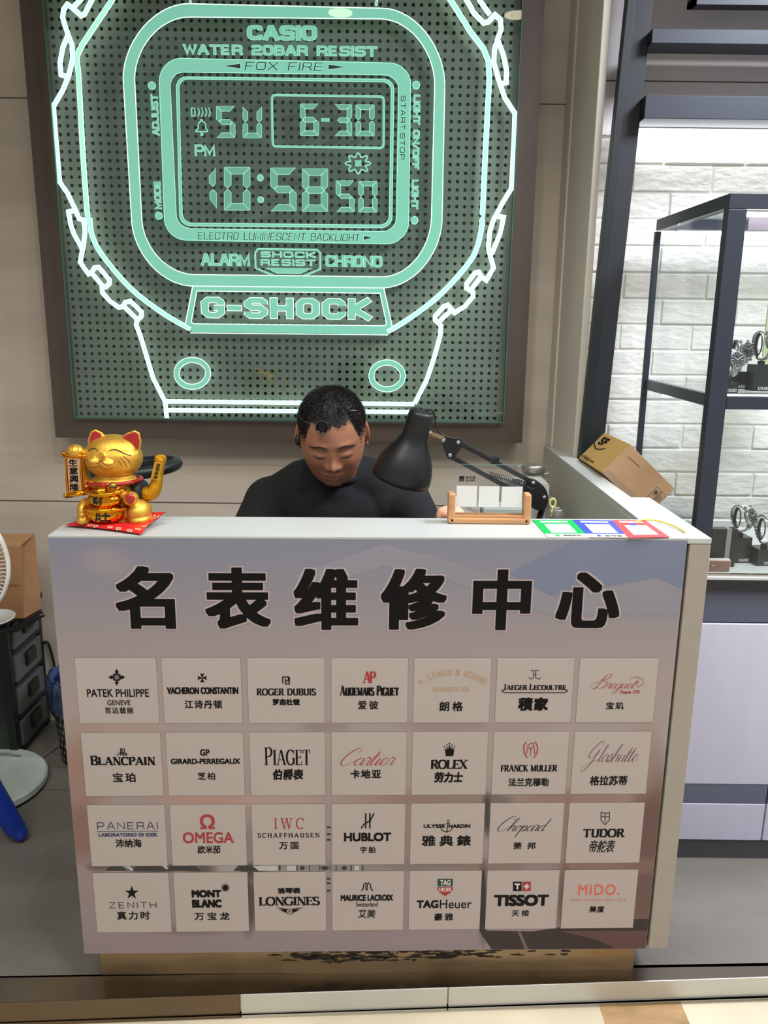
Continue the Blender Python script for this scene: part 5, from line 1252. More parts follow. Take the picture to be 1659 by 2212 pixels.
a = Art(); a.line([(.12, .74), (.36, .76)], .014); mb = MB(); mb.add([bp3(0, v, u) + nrm * .0012 for u, v in a.v], a.f); kid(mb.build('print_line', m_ink2, fix=False), bx_)
facepoly('clear_tape', mat('tape_film', (190, 165, 140), .15, alpha=.45), [(.02, .0), (.98, .02), (.98, .2), (.02, .18)], 'long', .0009)

# --- desk lamp --------------------------------------------------------
m_lamp = mat('lamp_black', (17, 19, 20), .42)
lp = thing('desk_lamp', 'black swing arm desk lamp with a bell shaped shade beside the man', 'lamp', (.33, 1.9, .76))
cap = onY(913, 887, 1.79); dirv = Vector((-.265, .16, -.93)).normalized()
qx = dirv.orthogonal().normalized(); qz = dirv.cross(qx); ML = Matrix((qx, qz, dirv)).transposed().to_4x4(); ML.translation = cap
prof = [(.002, .003), (.022, .0), (.0265, .002), (.0285, .008), (.0292, .03), (.0300, .058), (.0315, .066), (.0385, .080), (.0510, .100), (.0605, .120), (.0655, .138), (.0680, .156), (.0682, .166)]
inner = [(r - .0012, z) for r, z in reversed(prof[2:])]
mb = MB(); mb.lathe(prof + [(.0672, .1665)] + inner + [(.002, .006)], 44, ML, cap=False); sh_ = kid(mb.build('shade', m_lamp, smooth=True), lp)
mb = MB()
for k in range(6):
    a_ = 2 * pi * k / 6; mb.box(-.0035, .0035, -.0012, .0012, -.0006, .0008, ML @ Matrix.Translation((.016 * cos(a_), .016 * sin(a_), .0005)) @ Matrix.Rotation(a_, 4, 'Z'))
kid(mb.build('vent_slot', m_dark), sh_)
mb = MB(); mb.lathe([(.012, .05), (.016, .07), (.024, .095), (.026, .115), (.018, .132), (.002, .138)], 24, ML); kid(mb.build('bulb', mat('bulb_glass', (225, 222, 212), .3)), sh_)
j0 = onY(926, 936, 1.80); j1 = onY(968, 950, 1.82)
mb = MB(); mb.bar(j0, j1, .010, .009); mb.ell(j0, .008, .008, .008, 14); kid(mb.build('swivel', mat('aged_brass', (150, 134, 104), .35, metal=.8), bevel=.001), lp)
def plate_(pts, Y, th, name):
    mb = MB(); f = [onY(x, y, Y) for x, y in pts]; b = [p + Vector((0, th, 0)) for p in f]; n = len(pts)
    mb.add(f + b, [tuple(range(n)), tuple(range(2 * n - 1, n - 1, -1))] + [(i, i + n, (i + 1) % n + n, (i + 1) % n) for i in range(n)]); return kid(mb.build(name, m_lamp, bevel=.0008), lp)
hp = plate_(round_poly([(950, 943), (996, 948), (1001, 962), (978, 993), (966, 990)], 6, 4), 1.812, .018, 'head_bracket')
bp2 = plate_(round_poly([(1138, 1034), (1160, 1038), (1180, 1055), (1186, 1078), (1180, 1100), (1160, 1104), (1140, 1090), (1128, 1072)], 10, 4), 1.872, .020, 'base_bracket')
a1, a2 = onY(992, 957, 1.820), onY(1152, 1043, 1.88); b1, b2 = onY(972, 985, 1.820), onY(1136, 1074, 1.88)
mb = MB(); mb.bar(a1, a2, .013, .0105); mb.box(-.009, .009, -.008, .008, -.008, .009, Matrix.Translation(a1.lerp(a2, .47) + Vector((0, 0, .004)))); kid(mb.build('upper_bar', m_lamp, bevel=.0012), lp)
mb = MB(); mb.bar(b1, b2, .013, .0105); kid(mb.build('lower_bar', m_lamp, bevel=.0012), lp)
for c_, Y in (((957, 952), 1.812), ((990, 956), 1.812), ((972, 984), 1.812), ((1152, 1044), 1.872), ((1176, 1075), 1.872)):
    mb = MB(); p = onY(*c_, Y - .003); mb.lathe([(.001, 0), (.0042, .0), (.0048, .002), (.0048, .004)], 16, Matrix.Translation(p) @ Matrix.Rotation(radians(-90), 4, 'X')); kid(mb.build('bolt', m_chrome, smooth=True), lp)
def spring(p, q, r, n, w):
    d = q - p; L = d.length; d.normalize(); x = d.orthogonal().normalized(); y = d.cross(x); mb = MB()
    mb.tube([p + d * (L * k / (n * 10)) + x * r * cos(2 * pi * k / 10) + y * r * sin(2 * pi * k / 10) for k in range(n * 10 + 1)], w, 5); return kid(mb.build('spring', mat('spring_steel', (70, 70, 70), .3, metal=.9), smooth=True), lp)
spring(onY(1056, 1024, 1.845), onY(1136, 1046, 1.86), .0055, 20, .0009); spring(onY(1090, 1040, 1.85), onY(1150, 1058, 1.866), .0055, 16, .0009)
p1, p2 = onY(1177, 1080, 1.885), onY(1164, 1124, 1.892); dd = (p2 - p1); kk = (.775 - p1.z) / dd.z; p3 = p1 + dd * kk
mb = MB(); mb.bar(p1, p3, .011, .012); kid(mb.build('lower_post', m_lamp, bevel=.001), lp)
mb = MB(); mb.lathe([(.0, 0), (.055, 0), (.055, .010), (.045, .016), (.012, .018), (.010, .03), (.0, .03)], 36, Matrix.Translation((p3.x, p3.y, .7605))); kid(mb.build('base', m_lamp, smooth=False, bevel=.001), lp)
mb = MB(); mb.tube(smooth_line([onY(919, 886, 1.785), onY(930, 884, 1.79), onY(938, 895, 1.80), onY(941, 915, 1.805), onY(948, 932, 1.81), onY(966, 944, 1.812), onY(996, 950, 1.815)], 6), .0018, 8); kid(mb.build('cord', m_black, smooth=True), lp)

# ================================================================== the repairer
HC = onY(718, 938, 1.905)                       # centre of the head
ALPHA = radians(24)
HM = Matrix.Translation(HC) @ Matrix.Rotation(radians(-2.5), 4, 'Y') @ Matrix.Rotation(radians(3), 4, 'Z') @ Matrix.Rotation(ALPHA, 4, 'X')
# local head axes: x to picture right, -y = face, z = crown
g2 = lambda x, z, cx, cz, sx, sz: exp(-((x - cx) / sx) ** 2 - ((z - cz) / sz) ** 2)
def head_pt(nx, ny, nz, off=0.0):
    """nx,ny,nz unit direction, ny>0 towards the face"""
    up = max(nz, 0); dn = max(-nz, 0)
    wx = .0765 * (1 + .03 * up) * (1 - .10 * dn ** 1.8)
    x = math.copysign(abs(nx) ** .88, nx) * wx
    if ny > 0: yf = .0890 * ny ** .86 * (1 - .06 * dn) - .006 * up * ny
    else: yf = -.0990 * (-ny) ** .95 * (1 - .35 * dn ** 1.5)
    z = (.105 if nz > 0 else .1300) * math.copysign(abs(nz) ** (.90 if nz > 0 else .97), nz)
    f = sstep(.05, .5, ny)
    zr = z; z = z if z > 0 else z / 1.115
    if f > 0:
        ax = abs(x); d = 0
        d += .0095 * exp(-(x / .0085) ** 2) * sstep(.022, -.028, z) * (1 if z > -.034 else exp(-((z + .034) / .006) ** 2))
        d += .0125 * g2(x, z, 0, -.029, .0110, .0105)
        d += .0085 * g2(ax, z, .0150, -.0335, .0062, .0075)
        d += .0050 * g2(ax, z, .030, .0205, .020, .0075) + .003 * g2(x, z, 0, .03, .05, .03)
        d -= .0085 * g2(ax, z, .0300, .004, .0150, .0100)
        d += .0068 * g2(ax, z, .0315, -.0015, .0125, .0075)
        d -= .0022 * g2(ax, z, .0315, -.0095, .0120, .0016)
        d += .0055 * g2(ax, z, .044, -.026, .020, .020)
        d -= .0030 * g2(ax, z, .026, -.046, .007, .016)
        d += .0060 * g2(x, z, 0, -.062, .030, .022)
        d += .0050 * g2(ax, z, .008, -.0545, .0140, .0048) + .0058 * g2(x, z, 0, -.0665, .0160, .0055)
        d -= .0052 * g2(x, z, 0, -.0603, .0215, .0019)
        d -= .0040 * g2(x, z, 0, -.0775, .018, .006)
        d += .0085 * g2(x, z, 0, -.096, .020, .015)
        d -= .0022 * g2(x, z, 0, -.046, .0035, .006)
        yf += d * f
    z = zr
    p = Vector((x, -yf, z))
    if off:
        n = Vector((x / .0755 ** 2, -yf / .093 ** 2, z / .118 ** 2)).normalized(); p += n * off
    return p
man = thing('person', 'man in a black long sleeved shirt bent over his work behind the counter', 'person', (HC.x, 2.02, .45))
mb = MB(); NU, NV = 150, 190; vs = []
for j in range(NV + 1):
    th = pi * j / NV
    for i in range(NU):
        ph = 2 * pi * i / NU; vs.append(HM @ head_pt(sin(th) * sin(ph), sin(th) * cos(ph), cos(th)))
mb.add(vs, [(j * NU + i, j * NU + (i + 1) % NU, (j + 1) * NU + (i + 1) % NU, (j + 1) * NU + i) for j in range(NV) for i in range(NU)])
# ears
for s_ in (-1, 1):
    EMt = HM @ Matrix.Translation((s_ * .0765, .012, -.006)) @ Matrix.Rotation(s_ * radians(28), 4, 'Z') @ Matrix.Rotation(radians(-8), 4, 'X')
    mb.ell((0, 0, 0), .0050, .0150, .0260, 20, EMt)
    rim = [EMt @ Vector((s_ * .0035, .0155 * cos(a_) + .001, .0285 * sin(a_) + .001)) for a_ in [radians(q) for q in range(-75, 216, 15)]]
    mb.tube(rim, [.0030] * 4 + [.0034] * (len(rim) - 6) + [.003] * 2, 8)
    mb.ell((0, -.004, -.026), .0048, .0075, .0080, 12, EMt); mb.ell((s_ * .002, -.012, -.004), .003, .004, .006, 10, EMt)
NB = Vector((HC.x + .004, 2.030, 1.062))        # neck base
mb.tube([HM @ Vector((0, .030, -.045)), (HM @ Vector((0, .026, -.09))).lerp(NB, .25), NB.lerp(HM @ Vector((0, .02, -.09)), .35), NB - Vector((0, .0, .05))], [.056, .057, .060, .070], 26)
sL, sR = onY(588, 1088, 2.03), onY(868, 1080, 2.03)
eL, eR = onY(536, 1200, 1.93), onY(925, 1196, 1.90)
wL, wR = Vector((HC.x - .115, 1.80, .800)), Vector((HC.x + .13, 1.80, .800))
mb.ell(NB - Vector((0, .0, .10)), .10, .06, .07, 20)
mb.tube([NB - Vector((0, 0, .06)), sL.lerp(NB, .2) - Vector((0, 0, .03)), sL - Vector((-.01, 0, .05)), eL, wL.lerp(eL, .45), wL], [.05, .045, .042, .040, .034, .024], 16)
mb.tube([NB - Vector((0, 0, .06)), sR.lerp(NB, .2) - Vector((0, 0, .03)), sR - Vector((.01, 0, .05)), eR, wR.lerp(eR, .45), wR], [.05, .045, .042, .040, .034, .024], 16)
def hand(w, s_, direc):
    """palm, five bent fingers; s_=+1 thumb to +x side"""
    f_ = Vector(direc).normalized(); side = f_.cross(Vector((0, 0, 1))).normalized() * s_; up = Vector((0, 0, 1))
    pc = w + f_ * .055
    Mx = Matrix((side, f_, up)).transposed().to_4x4(); Mx.translation = pc
    mb.ell((0, 0, 0), .040, .048, .0135, 20, Mx); mb.tube([w - f_ * .03, w + f_ * .03], [.024, .022], 14)
    for k, (ox, L_) in enumerate(((.030, .068), (.011, .078), (-.009, .072), (-.028, .058))):
        b = pc + side * ox + f_ * .036; a_ = L_ * .45; c_ = L_ * .32; e_ = L_ * .26
        p1_ = b + f_ * a_ * .92 + up * a_ * .12; p2_ = p1_ + f_ * c_ * .75 - up * c_ * .62 - side * ox * .12; p3_ = p2_ + f_ * e_ * .2 - up * e_ * .92
        mb.tube([b - f_ * .02, b, p1_, p2_, p3_], [.0092, .0094, .0088, .0078, .0058], 10); mb.ell(p3_, .006, .006, .006, 10)
    b = pc + side * .028 - f_ * .022
    mb.tube([b - side * .01, b + side * .018 + f_ * .015, b + side * .026 + f_ * .040 - up * .006, b + side * .020 + f_ * .060 - up * .012], [.013, .0115, .0098, .0068], 10)
hand(wL, 1, (.45, -.85, -.02)); hand(wR, -1, (-.55, -.8, -.02))
# skin: tone varies between cheeks, lips, beard shadow (the man's own colouring)
m_skin = bpy.data.materials.new('skin'); m_skin.use_nodes = True; nt = m_skin.node_tree; bs = nt.nodes['Principled BSDF']
bs.inputs['Roughness'].default_value = .46; bs.inputs['Subsurface Weight'].default_value = .08; bs.inputs['Subsurface Radius'].default_value = (.012, .005, .003); bs.inputs['Subsurface Scale'].default_value = .5
tc = nt.nodes.new('ShaderNodeTexCoord')
col_prev = None
base = nt.nodes.new('ShaderNodeRGB'); base.outputs[0].default_value = lin(150, 101, 76); col_prev = base.outputs[0]
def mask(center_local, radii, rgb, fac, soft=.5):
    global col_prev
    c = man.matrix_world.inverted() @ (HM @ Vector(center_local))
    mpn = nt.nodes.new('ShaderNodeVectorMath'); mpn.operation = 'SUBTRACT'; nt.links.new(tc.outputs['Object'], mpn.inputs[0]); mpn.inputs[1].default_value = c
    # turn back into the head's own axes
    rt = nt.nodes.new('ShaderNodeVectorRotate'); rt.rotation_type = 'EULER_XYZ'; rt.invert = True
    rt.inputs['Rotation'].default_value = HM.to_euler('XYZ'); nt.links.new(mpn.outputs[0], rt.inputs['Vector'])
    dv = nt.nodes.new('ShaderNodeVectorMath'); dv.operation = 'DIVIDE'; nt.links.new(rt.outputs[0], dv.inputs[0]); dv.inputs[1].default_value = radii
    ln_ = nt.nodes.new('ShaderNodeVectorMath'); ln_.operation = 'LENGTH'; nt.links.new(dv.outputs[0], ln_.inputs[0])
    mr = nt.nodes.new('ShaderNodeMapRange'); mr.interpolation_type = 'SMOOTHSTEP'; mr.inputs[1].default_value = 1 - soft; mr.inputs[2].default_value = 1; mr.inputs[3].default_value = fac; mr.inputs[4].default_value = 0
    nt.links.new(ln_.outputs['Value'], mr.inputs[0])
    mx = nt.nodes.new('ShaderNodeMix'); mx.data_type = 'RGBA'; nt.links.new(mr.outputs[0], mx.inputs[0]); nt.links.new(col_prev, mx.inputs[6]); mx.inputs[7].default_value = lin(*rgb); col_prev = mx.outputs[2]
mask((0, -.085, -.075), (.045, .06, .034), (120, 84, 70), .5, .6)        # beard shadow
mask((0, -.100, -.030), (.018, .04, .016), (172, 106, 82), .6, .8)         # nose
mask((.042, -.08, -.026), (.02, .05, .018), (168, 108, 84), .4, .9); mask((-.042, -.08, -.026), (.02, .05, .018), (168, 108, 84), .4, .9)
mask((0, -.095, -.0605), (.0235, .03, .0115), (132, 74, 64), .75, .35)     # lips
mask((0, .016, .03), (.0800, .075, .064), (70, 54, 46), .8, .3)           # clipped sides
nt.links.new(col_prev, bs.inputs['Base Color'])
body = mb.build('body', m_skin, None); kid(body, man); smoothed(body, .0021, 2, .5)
# hair -------------------------------------------------------------------
def hair_h(nx, ny):
    """height (local z) above which the clipped hair starts"""
    x = abs(nx)
    a = atan2(x, ny)       # 0 = front, pi = back
    if a < .30: return .054
    if a < .62: return .054 + .006 * sstep(.3, .6, a)
    if a < 1.0: return .060 - .054 * sstep(.66, 1.0, a)
    if a < 1.65: return .006 + .006 * sin((a - 1.0) * 4)
    return .012 - .075 * sstep(1.65, 2.3, a)
mb = MB(); NU2, NV2 = 260, 150; idx = {}; vs = []; fs = []
for j in range(NV2 + 1):
    for i in range(NU2):
        ph = 2 * pi * i / NU2; th = pi * .66 * j / NV2; n = (sin(th) * sin(ph), sin(th) * cos(ph), cos(th)); p = head_pt(*n)
        hz_ = hair_h(n[0], n[1]) + .0025 * sin(ph * 23) + .002 * sin(ph * 61); k = sstep(hz_ + .012, hz_ + .055, p.z)
        vs.append(HM @ head_pt(*n, off=.0004 + .0042 * k)); aa_ = atan2(abs(n[0]), n[1]); idx[j, i] = p.z > hz_ + .007 + .052 * sstep(.85, 1.25, aa_)
for j in range(NV2):
    for i in range(NU2):
        if all(idx[a_, b_ % NU2] for a_, b_ in ((j, i), (j, i + 1), (j + 1, i), (j + 1, i + 1))): fs.append((j * NU2 + i, j * NU2 + (i + 1) % NU2, (j + 1) * NU2 + (i + 1) % NU2, (j + 1) * NU2 + i))
mb.add(vs, fs)
rnd = random.Random(21)
cnt = 0
while cnt < 20000:
    u_ = rnd.uniform(-1, 1); ph = rnd.uniform(0, 2 * pi); s_ = sqrt(1 - u_ * u_); n = (s_ * sin(ph), s_ * cos(ph), u_); p = head_pt(*n)
    hz_ = hair_h(n[0], n[1]) + rnd.gauss(0, .0022)
    if p.z < hz_: continue
    k = sstep(hz_, hz_ + .045, p.z)
    if rnd.random() > .26 + .74 * k: continue
    base_ = head_pt(*n, off=.0002 + .003 * k); nn = Vector((p.x / .0755 ** 2, p.y / .093 ** 2, p.z / .118 ** 2)).normalized()
    d = (nn + Vector((rnd.gauss(0, .22), -.30 * k + rnd.gauss(0, .22), rnd.gauss(0, .15)))).normalized(); L_ = (.0018 + .0075 * k) * rnd.uniform(.7, 1.15)
    t1 = nn.orthogonal().normalized(); t1 = (t1 * cos(ph * 7) + nn.cross(t1) * sin(ph * 7)); w_ = .00042; t2 = nn.cross(t1)
    q = [HM @ v for v in (base_ + t1 * w_, base_ - t1 * .5 * w_ + t2 * .87 * w_, base_ - t1 * .5 * w_ - t2 * .87 * w_, base_ + d * L_)]
    mb.add(q, [(0, 1, 3), (1, 2, 3), (2, 0, 3)]); cnt += 1
hair = kid(mb.build('hair', mat('black_hair', (24, 20, 18), .55), fix=False), man)
# brows and lashes
def surf(x, z, off):
    """point of the face at local x,z"""
    z = z if z > 0 else z * 1.115
    nz = math.copysign(min(abs(z) / (.105 if z > 0 else .1300), .98) ** (1 / (.90 if z > 0 else .97)), z); wx = .0765 * (1 + .03 * max(nz, 0)) * (1 - .10 * max(-nz, 0) ** 1.8)
    nx = math.copysign(min(abs(x) / wx, .98) ** (1 / .88), x); 
    for _ in range(6):
        s = sqrt(max(1 - nx * nx - nz * nz, .0)); p = head_pt(nx, s, nz)
        if abs(p.z - z) < 1e-5: break
        nz += (z - p.z) / .118; nx += (x - p.x) / .0755
    return HM @ (p + Vector((0, -off, 0)))
for s_ in (-1, 1):
    mb = MB()
    for k in range(260):
        t_ = k / 260; x = s_ * (.013 + .036 * t_); z = .0165 + .0060 * sin(pi * min(t_ * 1.15, 1)) - .003 * t_ + rnd.uniform(-.0024, .0024) * (1 - .5 * t_)
        a_ = surf(x, z, .0004); b_ = surf(x + s_ * .0048, z + .0012 * (1 - 2.2 * t_), .0012); dz = Vector((0, 0, .0008))
        mb.add([a_ - dz, a_ + dz, b_], [(0, 1, 2)])
    kid(mb.build('eyebrow', mat('brow', (34, 25, 20), .6), fix=False), man)
    mb = MB(); q = [surf(s_ * (.0185 + .027 * k / 12), -.0068 - .0038 * sin(pi * k / 12) + .0010 * k / 12, .0006) for k in range(13)]
    mb.tube(q, [.0006 + .0011 * sin(pi * (k + .5) / 13) for k in range(13)], 6); kid(mb.build('eyelash', mat('lash', (26, 18, 15), .6)), man)
    mb = MB(); q = [surf(s_ * (.0175 + .029 * k / 12), .0068 + .0030 * sin(pi * k / 12), .0001) for k in range(13)]
    mb.tube(q, .00035, 5); kid(mb.build('lid_fold', mat('fold', (104, 66, 50), .6)), man)
for s_ in (-1, 1):
    mb = MB(); c_ = surf(s_ * .0078, -.0400, .0005); mb.ell((0, 0, 0), .0032, .0016, .0018, 12, Matrix.Translation(c_)); kid(mb.build('nostril', mat('nostril_dark', (46, 24, 18), .8)), man)
mb = MB(); q = [surf(-.0225 + .045 * k / 16, -.0603 + .0012 * cos(pi * (k - 8) / 5), .0008) for k in range(17)]
mb.tube(q, [.0005 + .0008 * sin(pi * (k + .5) / 17) for k in range(17)], 6); kid(mb.build('mouth_line', mat('mouth_dark', (74, 36, 30), .7)), man)
# shirt ---------------------------------------------------------------------
m_shirt = mat('black_cotton', (11, 13, 16), .88, noise=(60, .08), bump=(9, .5))
mb = MB()
up = Vector((0, 0, 1))
mb.tube([sL - up * .01, sL.lerp(NB, .5) + up * .012, NB + up * .000, sR.lerp(NB, .5) + up * .012, sR - up * .01], [.070, .072, .078, .072, .070], 26)
mb.tube([sL, sL.lerp(eL, .5) + Vector((-.005, 0, 0)), eL, wL.lerp(eL, .5), wL.lerp(eL, .06)], [.072, .066, .058, .052, .038], 22)
mb.tube([sR, sR.lerp(eR, .5) + Vector((.005, 0, 0)), eR, wR.lerp(eR, .5), wR.lerp(eR, .06)], [.072, .066, .058, .052, .038], 22)
tc_ = Vector((HC.x + .008, 2.04, 0))
for z, rx, ry, dy in ((.98, .165, .085, -.005), (.90, .175, .105, 0), (.80, .170, .115, .01), (.70, .165, .118, .02), (.60, .165, .115, .03), (.52, .17, .12, .04)):
    mb.ell(tc_ + Vector((0, dy, z)), rx, ry, .085, 28)
for c_ in (sL, sR): mb.ell(c_, .074, .072, .072, 24)
mb.ell(NB + Vector((0, -.035, -.085)), .13, .075, .10, 24)
mb.ell(NB + Vector((0, -.02, -.035)), .088, .080, .055, 24)
for x, z, r_ in ((-.11, 1.0, .05), (.11, 1.0, .05)): mb.ell(tc_ + Vector((x, -.03, z)), .07, .06, .08, 20)
sh = kid(smoothed(mb.build('shirt', m_shirt), .0045, 16), man)
# ribbed collar: skin never shows over it from the front
mb = MB(); ring_c = NB + Vector((0, -.012, .028)); mb.tube([ring_c + Vector((.072 * cos(a_), .072 * sin(a_), .018 * sin(a_))) for a_ in [2 * pi * k / 40 for k in range(40)]], .0085, 10, closed=True); kid(mb.build('shirt_collar', m_shirt, smooth=True), man)
# trousers on the stool
m_tr = mat('dark_trousers', (28, 30, 38), .85)
mb = MB()
for s_ in (-1, 1):
    hp_ = tc_ + Vector((s_ * .09, .05, .50)); kn = tc_ + Vector((s_ * .12, -.20, .50)); an = tc_ + Vector((s_ * .12, -.12, .085)); 
    mb.tube([hp_ + Vector((0, .02, 0)), hp_.lerp(kn, .5), kn, kn.lerp(an, .35), an], [.09, .078, .062, .055, .045], 18); mb.ell(kn, .063, .063, .063, 18)
kid(smoothed(mb.build('trousers', m_tr), .007, 5), man)
for s_ in (-1, 1):
    mb = MB(); an = tc_ + Vector((s_ * .12, -.12, .0)); mb.ell(an + Vector((0, -.05, .035)), .045, .125, .034, 20); mb.ell(an + Vector((0, .02, .06)), .042, .05, .045, 16)
    kid(smoothed(mb.build('shoe', m_black), .005, 3), man)
# stool he sits on
st = thing('work_stool', 'black round stool the man sits on behind the counter', 'stool', (tc_.x, 2.09, 0))
mb = MB(); mb.lathe([(.0, .38), (.165, .38), (.175, .395), (.170, .415), (.0, .425)], 36, Matrix.Translation((tc_.x, 2.10, 0))); kid(mb.build('seat', m_black, smooth=True), st)
mb = MB(); mb.lathe([(.022, .03), (.022, .38)], 16, Matrix.Translation((tc_.x, 2.10, 0))); kid(mb.build('column', m_chrome, smooth=True), st)
for k in range(5):
    a_ = 2 * pi * k / 5 + .3; c_ = Vector((tc_.x, 2.10, .05)); e_ = c_ + Vector((.24 * cos(a_), .24 * sin(a_), -.025)); mb = MB(); mb.bar(c_, e_, .03, .02); mb.ell(e_ - Vector((0, 0, .006)), .018, .018, .0185, 12); kid(mb.build('foot', m_black), st)

# head band loupe -------------------------------------------------------------
lo = thing('head_loupe', 'black watchmaker loupe on a thin wire band across the forehead', 'loupe', onY(696, 922, 1.82))
lc = HM @ Vector((-.012, -.0885, .036)); ray_n = (CP - lc).normalized()
lc = onY(696, 922, (HM @ head_pt(-.25, .80, .55)).y - .016)
axd = (HM.to_3x3() @ Vector((-.15, -1, .25))).normalized(); axd = (axd + ray_n * 1.2).normalized()
qx = axd.orthogonal().normalized(); qz = axd.cross(qx); LM = Matrix((qx, qz, axd)).transposed().to_4x4(); LM.translation = lc
mb = MB(); mb.lathe([(.0105, -.016), (.0118, -.012), (.0125, -.002), (.0148, .002), (.0152, .008), (.0140, .0095), (.0118, .0090), (.0112, .003), (.0098, -.012)], 36, LM, cap=False); kid(mb.build('housing', m_blackg, smooth=True), lo)
mb = MB(); mb.ell((0, 0, .001), .0114, .0114, .0030, 28, LM); kid(mb.build('lens', glass('lens_glass', (.62, .5, .48)), smooth=True), lo)
mb = MB(); mb.tube([LM @ Vector((.0145 * cos(a_), .0145 * sin(a_), .009)) for a_ in [2 * pi * k / 36 for k in range(36)]], .0006, 6, closed=True); kid(mb.build('rim', m_blackg, smooth=True), lo)
def hp3(nx, ny, nz, off): v = Vector((nx, ny, nz)).normalized(); return HM @ head_pt(v.x, v.y, v.z, off=off)
wr = [lc + Vector((-.013, .004, .004))] + [hp3(-.55, .62, .62, .010), hp3(-.80, .30, .60, .010), hp3(-.85, -.1, .62, .010), hp3(-.7, -.6, .55, .006), hp3(0, -1, .5, .007), hp3(.7, -.6, .6, .006), hp3(.86, -.05, .62, .007), hp3(.74, .30, .78, .008), hp3(.52, .48, .86, .011)]
mb = MB(); mb.tube(smooth_line(wr, 8), .00065, 6); kid(mb.build('wire_band', m_chrome, smooth=True), lo)
mb = MB(); mb.ell(wr[-1], .0016, .0016, .0016, 8); kid(mb.build('wire_end', m_chrome), lo)
# earphone in the right ear
ep = HM @ Vector((-.0800, -.004, -.010))
mb = MB(); mb.ell(ep + Vector((0, -.008, .0)), .0085, .0070, .0125, 18); mb.tube([ep + Vector((.004, -.006, .006)), ep + Vector((.0045, -.002, .022)), ep + Vector((.001, .006, .030))], [.004, .0028, .002], 8)
o = mb.build('earphone', m_black, smooth=True); tag(o, 'black wireless earphone worn in the ear at the left of the picture', 'earphone')

# ================================================================== things on the desk behind
m_alu = mat('aluminium', (176, 174, 168), .32, metal=.9, noise=(12, .1)); m_jar = glass('jar_glass', (.86, .90, .86))
SZ = .8605
def standat(px, py, Y): p = onY(px, py, Y); return p
p = onY(1152, 1012, 2.47)
jr = thing('glass_jar', 'glass jar with a silver screw lid standing behind the white carton', 'jar', (p.x, p.y, .8605))
T = Matrix.Translation((p.x, p.y, 0)); zt_ = p.z + .012
mb = MB(); mb.lathe([(.034, zt_ - .028), (.0355, zt_ - .026), (.0355, zt_ - .003), (.033, zt_), (.0, zt_)], 36, T); kid(mb.build('lid', m_alu, auto=40), jr)
mb = MB(); mb.lathe([(.0, .8612), (.040, .8612), (.046, .870), (.046, zt_ - .050), (.034, zt_ - .034), (.033, zt_ - .026)], 36, T, cap=False); kid(mb.build('jar_body', m_jar, smooth=True), jr)
mb = MB(); mb.lathe([(.0, .864), (.040, .865), (.043, .874), (.043, .985), (.0, .990)], 30, T); kid(mb.build('contents', mat('jar_contents', (150, 130, 90), .6), smooth=True), jr)
mb = MB(); pts_ = [(p.x + .055 * cos(a_) - .0, p.y + .02 * sin(a_), p.z - .004 + .012 * sin(a_)) for a_ in [2 * pi * k / 40 for k in range(40)]]; mb.tube(pts_, .0006, 5, closed=True); kid(mb.build('wire_loop', m_chrome, smooth=True), jr)
# white box below the jar
q0, q1 = onY(1096, 1050, 2.30), onY(1185, 1050, 2.30)
wb_ = thing('white_carton', 'white open carton packed with parts behind the acrylic stand', 'box', ((q0.x + q1.x) / 2, 2.34, SZ))
mb = MB(); zt2 = onY(1140, 1047, 2.30).z
for a in ((q0.x, q1.x, 2.29, 2.293), (q0.x, q1.x, 2.417, 2.42), (q0.x, q0.x + .003, 2.293, 2.417), (q1.x - .003, q1.x, 2.293, 2.417)): mb.box(*a, SZ, zt2)
mb.box(q0.x, q1.x, 2.29, 2.42, SZ, SZ + .003); mb.box(q0.x + .045, q1.x, 2.30, 2.42, zt2 - .001, zt2 + .0015); kid(mb.build('carton_body', m_white), wb_)
mb = MB(); mb.prism([(0, 0), (.085, -.012), (.09, -.022), (.005, -.01)], (q0.x - .012, 2.28, zt2 + .012), (1, 0, 0), (0, 0, 1), (0, 1, 0), .10); kid(mb.build('flap', m_white), wb_)
mb = MB(); mb.ell((q0.x + .030, 2.33, zt2 - .004), .026, .03, .014, 16); kid(mb.build('dark_cloth', mat('dark_cloth', (40, 34, 36), .8), smooth=True), wb_)
# tin cup and key ring
p = onY(1203, 1100, 2.16)
tn = thing('tin_cup', 'short aluminium tin standing at the foot of the return wall', 'cup', (p.x, p.y, SZ)); T = Matrix.Translation((p.x - .0, p.y, 0)); zt_ = p.z
mb = MB(); mb.lathe([(.0, SZ), (.022, SZ), (.0235, SZ + .003), (.0235, zt_), (.0225, zt_ + .0015), (.0215, zt_), (.021, SZ + .004), (.0, SZ + .004)], 36, T, cap=False); kid(mb.build('cup_wall', m_alu, auto=50), tn)
mb = MB(); mb.tube([(p.x + .023 * cos(a_), p.y + .023 * sin(a_), zt_) for a_ in [2 * pi * k / 36 for k in range(36)]], .0014, 8, closed=True); kid(mb.build('rolled_rim', m_chrome, smooth=True), tn)
p = onY(1181, 1084, 2.26)
ct_ = thing('screw_canister', 'tall aluminium canister with a ribbed lid beside the lamp post', 'canister', (p.x, p.y, SZ)); T = Matrix.Translation((p.x, p.y, 0))
mb = MB(); mb.lathe([(.0, SZ), (.026, SZ), (.026, p.z - .006), (.0, p.z - .006)], 32, T); kid(mb.build('canister_body', m_alu, auto=40), ct_)
mb = MB(); mb.lathe([(.0275, p.z - .012), (.0275, p.z + .010), (.024, p.z + .013), (.0, p.z + .013)], 32, T); kid(mb.build('lid', m_alu, auto=40), ct_)
p = onY(1194, 1086, 2.10)
kt = thing('yellow_key_tag', 'pale yellow loop shaped key tag hanging on the canister', 'key tag', p)
